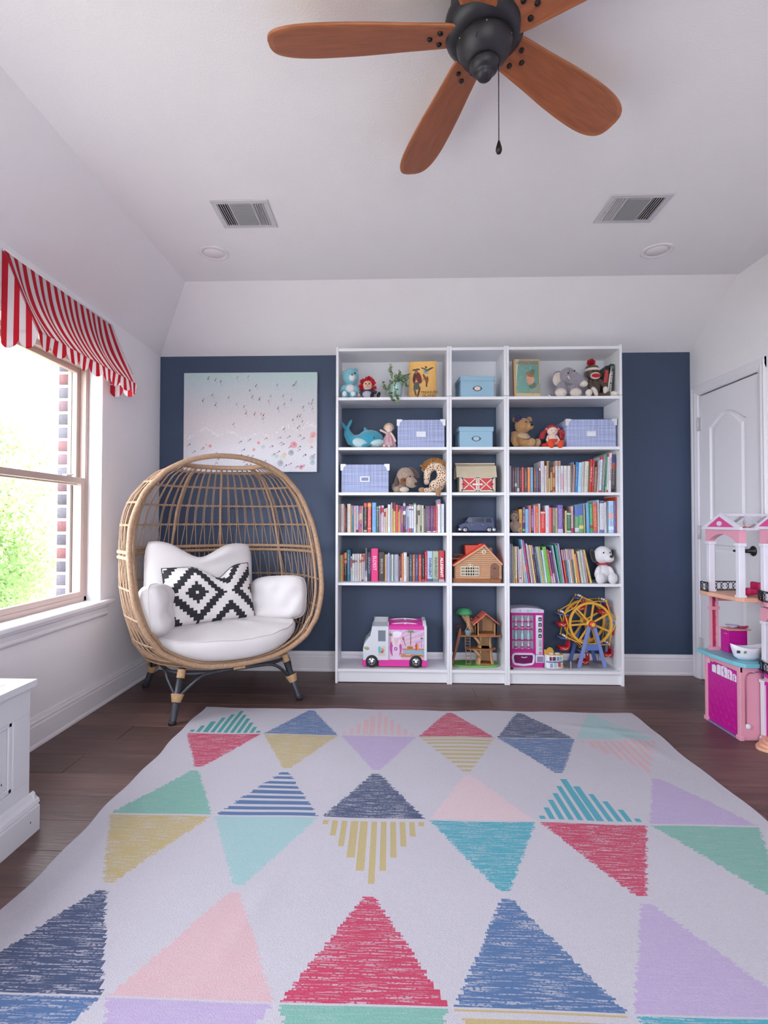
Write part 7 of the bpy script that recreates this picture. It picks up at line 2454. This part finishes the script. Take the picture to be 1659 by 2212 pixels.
# --- toy ferris wheel
YL, BL, RD_ = plast('wheel_yellow', 'd6a03c', .35), plast('wheel_blue', '5a72b4', .35), plast('gondola_red', 'b41e2c', .3)
t = thing('toy_ferris_wheel', 'yellow toy ferris wheel with red gondolas and blue legs', 'toy', (X(1273, .09), .055, SHELF['F'] + .0006), .03)
part(t, 'base_plate', plast('plate_grey', '9a9ca4', .45), lambda b: b.bx(-.175, .150, -.022, .205, 0, .008), bevel=.002)
for i in range(4):
    for j in range(2):
        part(t, 'base_tile', plast('tile_grey_%d' % ((i + j) % 2), ('8f9098', 'a6a8ae')[(i + j) % 2], .5), lambda b: b.bx(-.168 + i * .079, -.168 + (i + 1) * .079 - .002, -.016 + j * .108, -.016 + (j + 1) * .108 - .002, .008, .0095))
HZ = .312
LEGM = mat('leg_blue_violet', '7686c0', .35)
for y in (.0, .165):
    c_ = LEGM if y < .1 else BL
    for s in (-1, 1):
        part(t, 'a_frame_leg', c_, lambda b: b.add(*(lambda p0, p1, w, d: ([(p0[0] - w, y, p0[1]), (p0[0] + w, y, p0[1]), (p1[0] + w, y, p1[1]), (p1[0] - w, y, p1[1]), (p0[0] - w, y + d, p0[1]), (p0[0] + w, y + d, p0[1]), (p1[0] + w, y + d, p1[1]), (p1[0] - w, y + d, p1[1])], [(0, 1, 2, 3), (7, 6, 5, 4), (0, 4, 5, 1), (1, 5, 6, 2), (2, 6, 7, 3), (3, 7, 4, 0)]))((s * .092, .0095), (s * .016, HZ - .01), .0125, .016), None, False), bevel=.002)
part(t, 'cross_beam', BL, lambda b: b.bx(-.045, .045, .002, .014, .130, .170), bevel=.002)
whl = []
A0 = 4
for y in (.024, .142):
    rg_ = part(t, 'wheel_rim', YL, lambda b: b.add(*(lambda n: ([(r * math.cos(2 * PI * i / n), y + d, HZ + r * math.sin(2 * PI * i / n)) for r, d in ((.154, 0), (.138, 0), (.138, .012), (.154, .012)) for i in range(n)], [(j * n + i, j * n + (i + 1) % n, ((j + 1) % 4) * n + (i + 1) % n, ((j + 1) % 4) * n + i) for j in range(4) for i in range(n)]))(56), None, False))
    for i in range(7):
        a = math.radians(A0 + 25.7 + i * 51.43)
        part(rg_, 'spoke', YL, lambda b: b.box((.078 * math.cos(a), y + .006, HZ + .078 * math.sin(a)), (.124, .008, .0125), (0, -a, 0)))
        a0, a1 = math.radians(A0 + i * 51.43), math.radians(A0 + (i + 1) * 51.43)
        p0, p1 = (.196 * math.cos(a0), y + .006, HZ + .196 * math.sin(a0)), (.196 * math.cos(a1), y + .006, HZ + .196 * math.sin(a1))
        am = (a0 + a1) / 2
        pm = (.158 * math.cos(am), y + .006, HZ + .158 * math.sin(am))
        part(rg_, 'outer_strut', YL, lambda b: b.tube([p0, pm, p1], .0042, 6).ell(p0, .0085, seg=10, ring=8))
    part(rg_, 'hub', YL, lambda b: axle(b, [(0, 0), (.028, 0), (.030, .004), (.028, .016), (0, .016)], (0, y + .014, HZ), 24))
hb = part(t, 'hub_badge', plast('badge_red', 'c43c28', .35), lambda b: axle(b, [(0, .020), (.018, .018), (.024, .012), (.026, 0), (0, 0)], (0, .002, HZ), 20))
part(hb, 'badge_star', plast('badge_yellow', 'e0b848', .35), lambda b: b.xz([((.010 if i % 2 else .019) * math.cos(PI * i / 8), HZ + (.010 if i % 2 else .019) * math.sin(PI * i / 8)) for i in range(16)], -.0195, -.017).ell((0, -.019, HZ), (.007, .002, .007), seg=10, ring=6))
part(t, 'axle', CHR, lambda b: b.tube([(0, .0, HZ), (0, .178, HZ)], .008, 10))
for i in range(7):
    a = math.radians(A0 + i * 51.43)
    px, pz = .196 * math.cos(a), HZ + .196 * math.sin(a)
    g = part(t, 'gondola', RD_, lambda b: b.xz([(px - .036, pz - .080), (px - .030, pz - .098), (px + .022, pz - .098), (px + .034, pz - .076), (px + .036, pz - .045), (px + .028, pz - .045), (px + .024, pz - .074), (px - .034, pz - .072)], .055, .120), bevel=.003)
    part(g, 'canopy', BL, lambda b: b.box((px, .088, pz - .014), (.070, .085, .006), (0, .12, 0)), bevel=.002)
    part(g, 'hanger', RD_, lambda b: b.bx(px + .026, px + .034, .060, .066, pz - .050, pz - .014).bx(px + .026, px + .034, .108, .114, pz - .050, pz - .014))
    part(g, 'crossbar', YL, lambda b: b.tube([(px, .03, pz), (px, .148, pz)], .0035, 6))
    part(g, 'grin_decal', plast('decal_cream', 'dcb488', .5), lambda b: b.tube([(px - .018, .0540, pz - .082), (px + .002, .0540, pz - .092), (px + .020, .0540, pz - .080)], .0028, 6))
    for y in (.066, .098):
        part(g, 'white_knob', plast('knob_white', 'd8d8dc', .3), lambda b: b.ell((px, y, pz + .004), .0085, seg=12, ring=8))
for x in (-.165,):
    part(t, 'entry_post', plast('post_grey', 'b8bac0', .35), lambda b: b.tube([(x + .008, -.014, .009), (x + .008, -.014, .058)], .0032, 8))
part(t, 'fence', plast('fence_grey', 'b0b2b8', .35), lambda b: b.tube([(-.02, .195, .012), (-.02, .195, .045), (.02, .195, .045), (.02, .195, .012)], .002, 6).tube([(.085, .195, .012), (.085, .195, .05), (.125, .195, .05), (.125, .195, .012)], .002, 6))

# --- toy ticket booth in front of the wheel
t = thing('toy_ticket_booth', 'small white toy ticket booth with a yellow counter beside the ferris wheel', 'toy', (X(1196, .05), .034, SHELF['F'] + .0006), .15)
k = 2190
half = [(-.058, .046), (-.056, .020), (-.044, .004), (-.015, -.006), (.020, -.006), (.056, .0), (.058, .046)]
part(t, 'plinth', plast('plate_grey', '9a9ca4', .45), lambda b: b.xy([(x * 1.12 - .002, y * 1.1 - .003) for x, y in half], 0, .008), bevel=.002)
part(t, 'booth_wall', plast('booth_white', 'd6d6de', .4), lambda b: b.xy(half, .008, .100), bevel=.001)
part(t, 'counter', plast('booth_yellow', 'c89a44', .45), lambda b: b.xy([(x * 1.05, y * 1.05) for x, y in half], .100, .106), bevel=.001)
part(t, 'sign_hump', plast('booth_yellow', 'c89a44', .45), lambda b: b.xz([(-.062, .10), (-.064, .126), (-.056, .134), (-.045, .128), (-.040, .140), (-.022, .148), (-.004, .140), (.002, .124), (.010, .118), (.0, .106)], .036, .044))
part(t, 'blue_band', plast('booth_blue', '5a78a8', .4), lambda b: b.xy([(x * 1.03, y * 1.03 - .0005) for x, y in half[1:6]] + [(.05, .02), (-.05, .02)], .048, .058))
for x, c, w in ((-.036, '7a3038', .014), (-.012, '6a3c40', .022), (.016, '6a88b0', .014), (.036, '8ab48c', .013)):
    part(t, 'painted_window', plast('booth_' + c, c, .4), lambda b: b.bx(x - w / 2, x + w / 2, -.0085 if abs(x) < .03 else -.0055, -.004 if abs(x) < .03 else -.001, .064, .090))
for x, c, z0, z1 in ((-.030, '8aa4b8', .016, .044), (-.004, 'a8bcc8', .016, .044), (.026, 'b84a4c', .020, .050), (.044, 'd0ac84', .012, .040)):
    part(t, 'painted_panel', plast('booth_' + c, c, .4), lambda b: b.bx(x - .009, x + .009, -.0085 if abs(x) < .03 else -.005, -.002, z0, z1))
for x in (-.022, .022):
    part(t, 'round_tray', plast('booth_white', 'd6d6de', .4), lambda b: b.lathe([(0, .106), (.017, .106), (.018, .111), (.014, .111), (.013, .109), (0, .109)], (x, .016, 0), 20))

# --- tiny black toy piece on the bottom shelf
o = MB().rbox((0, 0, .006), (.018, .022, .010), .003).ell((0, -.008, .008), (.007, .005, .005), seg=10, ring=6).build('toy_shoe', BLACKM, None, (X(1104.5, .03), .035, SHELF['F'] + .0006))
tag(o, 'tiny black toy shoe on the bottom shelf in front of the vending machine', 'toy')
# ------------------------------------------------------------------ pink dollhouse by the door
PKL, MGD, PCH, AQ = plast('dollhouse_pink', 'd898ac', .4), plast('dollhouse_magenta', 'b8148c', .35), plast('dollhouse_peach', 'd8a48c', .45, var=.06, vscale=20), plast('dollhouse_aqua', '72b8c8', .35)
DW, BRL = plast('dollhouse_white', 'd6d4e0', .4), plast('railing_black', '1c1a22', .4)
t = thing('dollhouse', 'tall pink plastic dollhouse with aqua counter and white columns beside the door', 'dollhouse', (2.205, -.886, 0))
YN = .306
# garage block
part(t, 'garage_front_wall', PKL, lambda b: b.bx(.012, .40, .002, .010, .0, .377), bevel=.002)
part(t, 'garage_back_wall', PKL, lambda b: b.bx(.012, .40, YN - .010, YN - .002, 0, .377), bevel=.002)
part(t, 'garage_frame', PKL, lambda b: b.bx(-.002, .012, .0, .024, 0, .378).bx(-.002, .012, YN - .022, YN, 0, .378).bx(-.006, .016, -.006, .03, 0, .022).bx(-.006, .016, YN - .03, YN + .006, 0, .022).bx(.0, .012, 0, YN, .35, .378), bevel=.002)
part(t, 'garage_sill', plast('dollhouse_violet', '8a7aa8', .45), lambda b: b.bx(-.004, .02, .024, YN - .024, 0, .008))
gd = part(t, 'garage_door', MGD, lambda b: b.bx(.004, .010, .024, YN - .022, .010, .35), bevel=.001)
for i, (a, e, z0, z1) in enumerate(((.035, .062, .290, .326), (.070, .104, .289, .338), (.110, .160, .288, .343), (.166, .200, .289, .340), (.206, .245, .290, .330))):
    w = part(gd, 'garage_window', plast('dollhouse_lit_opening', 'dcdce8', .3), lambda b: b.yz([(a, z0), (e, z0), (e, z1 - (.004 if i > 2 else 0)), ((a + e) / 2, z1 + .004), (a, z1 - (.004 if i < 2 else 0))], .0015, .0045))  # white fill paints the light seen in the window openings
    part(w, 'mullion', MGD, lambda b: b.bx(.0005, .003, (a + e) / 2 - .0015, (a + e) / 2 + .0015, z0, z1).box((.0018, (a + e) / 2, (z0 + z1) / 2), (.0025, (e - a) * .7, .003), (.8 if i < 3 else 0, 0, 0)) if i < 3 else b.bx(.0005, .003, e - .003, e, z0, z1))
for r in range(6):
    for c in range(5):
        yy, zz = .050 + c * .048 + (r % 2) * .022, .048 + r * .038
        if yy < .27:
            part(gd, 'embossed_rib', MGD, lambda b: b.tube([(.0035, yy - .011, zz - .013), (.0022, yy, zz), (.0035, yy + .011, zz + .013)], [.0008, .0024, .0008], 6))
for r in range(4):
    part(gd, 'panel_line', plast('dollhouse_magenta_line', '981074', .4), lambda b: b.bx(.0034, .0045, .026, YN - .024, .035 + r * .075, .0362 + r * .075))
part(t, 'cupcake_sticker', plast('sticker_lilac', 'd4b8d8', .5), lambda b: b.yz([(.262, .330), (.282, .330), (.286, .345), (.280, .356), (.272, .360), (.264, .356), (.258, .345)], -.0004, .003))
part(t, 'sweet_sticker', plast('sticker_yellow', 'd8b850', .5), lambda b: b.yz([(.232, .342), (.238, .346), (.246, .346), (.252, .342), (.252, .352), (.246, .349), (.238, .349), (.232, .353)], -.0004, .003))
part(t, 'crank_slot', plast('slot_rose', 'a05a6c', .4), lambda b: b.tube([(.072, -.001, .352), (.045, -.001, .350), (.030, -.001, .335), (.026, -.001, .310), (.026, -.001, .085)], .003, 8))
part(t, 'crank_knob', DW, lambda b: b.rbox((.034, -.006, .075), (.022, .010, .026), .005).ell((.034, -.009, .075), (.013, .006, .014), seg=14, ring=8))
part(t, 'lift_rod', CHR, lambda b: b.tube([(.06, -.002, .354), (.088, -.002, .356)], .0026, 8))
part(t, 'aqua_counter', AQ, lambda b: b.xy([(-.034, YN + .025), (-.034, .205), (-.012, .035), (.012, -.022), (.11, -.022), (.40, -.022), (.40, YN + .025)], .378, .400), bevel=.004)
# kitchen floor level
part(t, 'lattice_post', PKL, lambda b: b.bx(.022, .034, YN - .02, YN - .008, .40, .716).bx(.056, .068, YN - .02, YN - .008, .40, .716).bx(.016, .074, YN - .024, YN - .004, .40, .418).bx(.016, .074, YN - .024, YN - .004, .63, .648))
part(t, 'lattice', plast('lattice_rose', 'b8405c', .4), lambda b: [b.box((.045, YN - .014, .432 + i * .024), (.030, .003, .003), (0, .75 * (1 if i % 2 else -1), 0)) for i in range(12)] and b.bx(.034, .056, YN - .012, YN - .010, .40, .716))
part(t, 'arch_beam', PKL, lambda b: b.xz([(.06, .716), (.40, .716), (.40, .60), (.32, .66), (.24, .69), (.14, .705)], .0, .010).bx(.05, .40, YN - .012, YN, .68, .716))
# peach upper floor
part(t, 'peach_floor', PCH, lambda b: b.xy([(-.020, YN + .012), (-.024, .235), (-.012, .15), (.0, .03), (.014, -.014), (.40, -.014), (.40, YN + .012)], .716, .738), bevel=.003)
for y, lab in ((.262, ''), (.006, '')):
    c = part(t, 'column', DW, lambda b: b.bx(.006, .038, y, y + .030, .744, 1.012), bevel=.003)
    part(c, 'column_base', DW, lambda b: b.bx(.002, .042, y - .004, y + .034, .738, .750), bevel=.002)
    part(c, 'column_capital', DW, lambda b: b.bx(.001, .043, y - .005, y + .035, 1.006, 1.024), bevel=.002)
ar = [(.0, 1.024), (.036, 1.024)] + [(.036 + .226 * i / 12, 1.030 + .038 * math.sin(PI * i / 12) ** .8) for i in range(13)] + [(.262, 1.024), (.298, 1.024), (.298, 1.092), (.0, 1.092)]
part(t, 'pink_arch', PKL, lambda b: b.yz(ar, .005, .039), bevel=.0015)
ped = part(t, 'pediment', DW, lambda b: b.yz([(-.022, 1.092), (.322, 1.092), (.318, 1.104), (.150, 1.184), (-.014, 1.108)], -.004, .012), bevel=.0015)
part(ped, 'pediment_panel', MGD if False else plast('pediment_pink', 'd2488c', .4), lambda b: b.yz([(.030, 1.107), (.262, 1.107), (.152, 1.164)], -.0055, -.002))
part(ped, 'pediment_oval', DW, lambda b: b.yz(circ(.150, 1.126, .022, 20, .013), -.0072, -.004))
pg = part(t, 'pergola', plast('pergola_white', 'ccc8d4', .35), lambda b: b.bx(.0, .40, .143, .157, 1.166, 1.180).bx(.0, .40, -.012, .0, 1.092, 1.104).bx(.0, .40, .300, .312, 1.092, 1.104))
for x in (.13, .26, .39):
    part(pg, 'rafter', plast('pergola_white', 'ccc8d4', .35), lambda b: b.yz([(-.014, 1.098), (-.006, 1.092), (.150, 1.166), (.306, 1.092), (.314, 1.098), (.150, 1.180)], x - .005, x + .005))
part(pg, 'pendant', plast('pendant_clear', 'b8b0bc', .15), lambda b: b.tube([(.13, .15, 1.166), (.13, .15, 1.130)], .0018, 6).ell((.13, .15, 1.135), .007).ell((.13, .15, 1.122), .006))
part(t, 'bird_perch', plast('bird_coral', 'c04c50', .5), lambda b: b.ell((.125, .14, 1.104), (.010, .008, .008)).ell((.150, .14, 1.102), (.012, .006, .006)))


def rail_part(name, x0, y0, x1, y1, z, h, letter=False):
    d = Vector((x1 - x0, y1 - y0, 0))
    L = d.length
    d.normalize()
    P = lambda s, zz: Vector((x0, y0, z + zz)) + d * s
    r = part(t, name, BRL, lambda b: b.tube([P(0, .004), P(L, .004)], .0032, 6).tube([P(0, h), P(L, h)], .0034, 6).tube([P(0, 0), P(0, h)], .0032, 6).tube([P(L, 0), P(L, h)], .0032, 6))
    n = max(1, round(L / (h * 1.1)))
    for i in range(n):
        c = (i + .5) * L / n
        part(r, 'railing_ring', BRL, lambda b: b.tube([P(c + h * .42 * math.cos(a), h / 2 + h * .42 * math.sin(a)) for a in [2 * PI * j / 16 for j in range(16)]], .0022, 5, closed=True))
        part(r, 'railing_curl', BRL, lambda b: b.tube([P(c - L / n / 2, .004), P(c - h * .15, h * .5), P(c - L / n / 2, h)], .002, 5).tube([P(c + L / n / 2, .004), P(c + h * .15, h * .5), P(c + L / n / 2, h)], .002, 5))
    return r


rail_part('balcony_railing', .02, YN + .004, .22, YN + .004, .738, .052)
rail_part('balcony_railing', -.018, .240, -.016, YN + .004, .738, .052)
# second block towards the photographer
bx0 = .098
part(t, 'hall_wall', PKL, lambda b: b.bx(bx0 + .02, .40, -.204, -.196, 0, .700).bx(bx0 + .018, .40, -.013, -.005, 0, .700))
part(t, 'hall_door', MGD, lambda b: b.bx(bx0 + .004, bx0 + .012, -.165, -.040, .03, .31).bx(bx0, bx0 + .010, -.170, -.034, .30, .318), bevel=.002)
part(t, 'door_pane', plast('door_pane_plum', '5c1038', .3), lambda b: b.bx(bx0 + .0025, bx0 + .006, -.150, -.056, .14, .285))
part(t, 'hall_facade', PKL, lambda b: b.bx(bx0 + .0065, bx0 + .0142, -.195, -.0115, .0, .349))
pl_ = part(t, 'pilaster', DW, lambda b: b.bx(bx0 - .004, bx0 + .014, -.034, -.010, .01, .318).bx(bx0 - .008, bx0 + .016, -.038, -.006, .0, .030).bx(bx0 - .008, bx0 + .016, -.038, -.006, .305, .322), bevel=.002)
part(t, 'wall_lantern', plast('lantern_violet', '5a4a78', .4), lambda b: b.ell((bx0 + .002, -.020, .340), (.004, .007, .014)))
part(t, 'magenta_balcony', MGD, lambda b: b.xy([(bx0 + .30, -.004), (bx0 - .006, -.004)] + [(bx0 + .02 - .048 * math.sin(PI * i / 12), -.012 - .180 * i / 12) for i in range(13)] + [(bx0 + .30, -.20)], .350, .372), bevel=.003)
part(t, 'pink_balcony', PKL, lambda b: b.xy([(bx0 + .30, -.004), (bx0 - .006, -.004)] + [(bx0 + .02 - .048 * math.sin(PI * i / 12), -.012 - .180 * i / 12) for i in range(13)] + [(bx0 + .30, -.20)], .706, .730), bevel=.003)
for z in (.372, .730):
    rail_part('curved_railing', bx0 - .006, -.010, bx0 - .028, -.070, z, .052)
    rail_part('curved_railing', bx0 - .028, -.070, bx0 - .028, -.140, z, .052)
text(t, 'B', .040, Matrix.Translation((bx0 - .020, -.040, .757)) @ Matrix.Rotation(-PI / 2 + .35, 4, 'Z') @ Matrix.Rotation(PI / 2, 4, 'X'), BRL, 'railing_letter', .001, 1.0, .0006)
for z0, z1 in ((.372, .62), (.730, 1.02)):
    c = part(t, 'column', DW, lambda b: b.bx(bx0 + .004, bx0 + .036, -.040, -.010, z0, z1), bevel=.003)
    part(c, 'column_capital', DW, lambda b: b.bx(bx0, bx0 + .040, -.044, -.006, z1 - .012, z1 + .004), bevel=.002)
    part(t, 'pink_arch', PKL, lambda b: b.yz([(-.044, z1 + .004), (-.006, z1 + .004), (-.006, z1 + .074), (-.195, z1 + .074), (-.195, z1 + .004), (-.165, z1 + .004), (-.14, z1 + .035), (-.105, z1 + .045), (-.068, z1 + .033)], bx0 + .004, bx0 + .036), bevel=.0015)
part(t, 'pediment', DW, lambda b: b.yz([(.020, 1.098), (-.226, 1.098), (-.222, 1.110), (-.105, 1.178), (.012, 1.112)], bx0 - .006, bx0 + .010), bevel=.0015)
part(t, 'pediment_panel', plast('pediment_pink', 'd2488c', .4), lambda b: b.yz([(-.018, 1.112), (-.192, 1.112), (-.105, 1.162)], bx0 - .0075, bx0 - .004))
for r, z in ((.085, .0), (.064, .014), (.044, .028)):
    part(t, 'door_step', PCH, lambda b: b.xy([(bx0 + .02, -.010)] + [(bx0 + .010 - r * math.sin(PI * i / 14) - .012, -.016 - .178 * i / 14) for i in range(15)] + [(bx0 + .02, -.20)], z, z + .014), bevel=.002)
part(t, 'hall_interior', plast('interior_rose', 'c87c8c', .5), lambda b: b.bx(.385, .40, -.19, YN - .01, .40, .70).bx(.385, .40, -.19, -.01, .74, 1.0))

# things kept in the dollhouse
ox, oy = 2.205, -.886
c = thing('toy_cabinet', 'magenta toy kitchen cabinet on the aqua counter of the dollhouse', 'toy furniture', (ox + .130, oy + .215, .4006))
part(c, 'carcass', MGD, lambda b: b.bx(-.052, .052, 0, .07, .0, .125), bevel=.002)
part(c, 'worktop', PCH, lambda b: b.bx(-.058, .070, -.006, .074, .125, .132), bevel=.001)
for z in (.04, .082):
    part(c, 'drawer_line', plast('dollhouse_magenta_line', '981074', .4), lambda b: b.bx(-.045, .045, -.001, .001, z, z + .0015))
part(c, 'handle', CHR, lambda b: b.tube([(-.054, .01, .105), (-.054, .055, .105)], .0022, 6))
o = MB().lathe([(0, 0), (.016, 0), (.026, .010), (.034, .018), (.030, .018), (.020, .009), (0, .006)], seg=24).build('toy_bowl', plast('clear_lilac', 'b4a8c4', .12), None, (ox + .118, oy + .245, .5334))
tag(o, 'tiny lilac bowl on the magenta toy cabinet', 'bowl')
o = MB().rbox((0, 0, .006), (.040, .026, .010), .004).ell((.026, 0, .008), (.010, .010, .006)).build('toy_tray', plast('rose_food', 'c03c7c', .4), None, (ox + .172, oy + .245, .5334))
tag(o, 'tiny pink tray of toy food beside the lilac bowl', 'tray')
b = thing('toy_bathtub', 'white curved toy tub standing on the aqua counter of the dollhouse', 'toy furniture', (ox + .090, oy + .075, .4006))


def tub(m):
    n, rows = 28, [(.55, .0), (.80, .018), (.95, .045), (1.0, .066), (.93, .066), (.80, .030), (.5, .018)]
    vs = []
    for s, z in rows:
        for i in range(n):
            a = 2 * PI * i / n
            x = .090 * math.cos(a) * s
            vs.append((x, .040 * math.sin(a) * s, z + (.018 * (abs(math.cos(a)) ** 2) if z > .03 and rows.index((s, z)) in (2, 3, 4) else 0)))
    fs = [(j * n + i, j * n + (i + 1) % n, (j + 1) * n + (i + 1) % n, (j + 1) * n + i) for j in range(len(rows) - 1) for i in range(n)]
    fs += [tuple(range(n - 1, -1, -1)), tuple((len(rows) - 1) * n + i for i in range(n))]
    m.add(vs, fs)


part(b, 'shell', DW, tub)
for x, c_ in ((-.066, '3c4038'), (-.035, '8a9c5c'), (.012, 'b8bcc0'), (.045, '9cac64')):
    part(b, 'sticker', plast('tub_' + c_, c_, .5), lambda m: m.box((x, -.034 if abs(x) < .05 else -.027, .046), (.014, .003, .014), (.25, 0, -.3 if x < -.05 else 0)))
o = thing('toy_armchair', 'magenta toy armchair on the peach upper floor of the dollhouse', 'toy furniture', (ox + .125, oy + .10, .7386))
part(o, 'seat', plast('armchair_rose', 'c0185c', .5), lambda m: m.rbox((0, 0, .022), (.07, .07, .03), .008).ell((-.034, -.03, .024), (.012, .02, .022)))
part(o, 'backrest', plast('armchair_rose', 'c0185c', .5), lambda m: m.rbox((.03, 0, .045), (.02, .075, .055), .008))
o = MB().tube([(0, 0, 0), (.002, -.006, .03), (.004, -.004, .075), (.003, 0, .105)], [.0075, .006, .003, .002], 8, round_ends=True).build('toy_swing_strap', plast('strap_violet', '4a3c94', .4), t)
o.location = (.042, .060, .905)
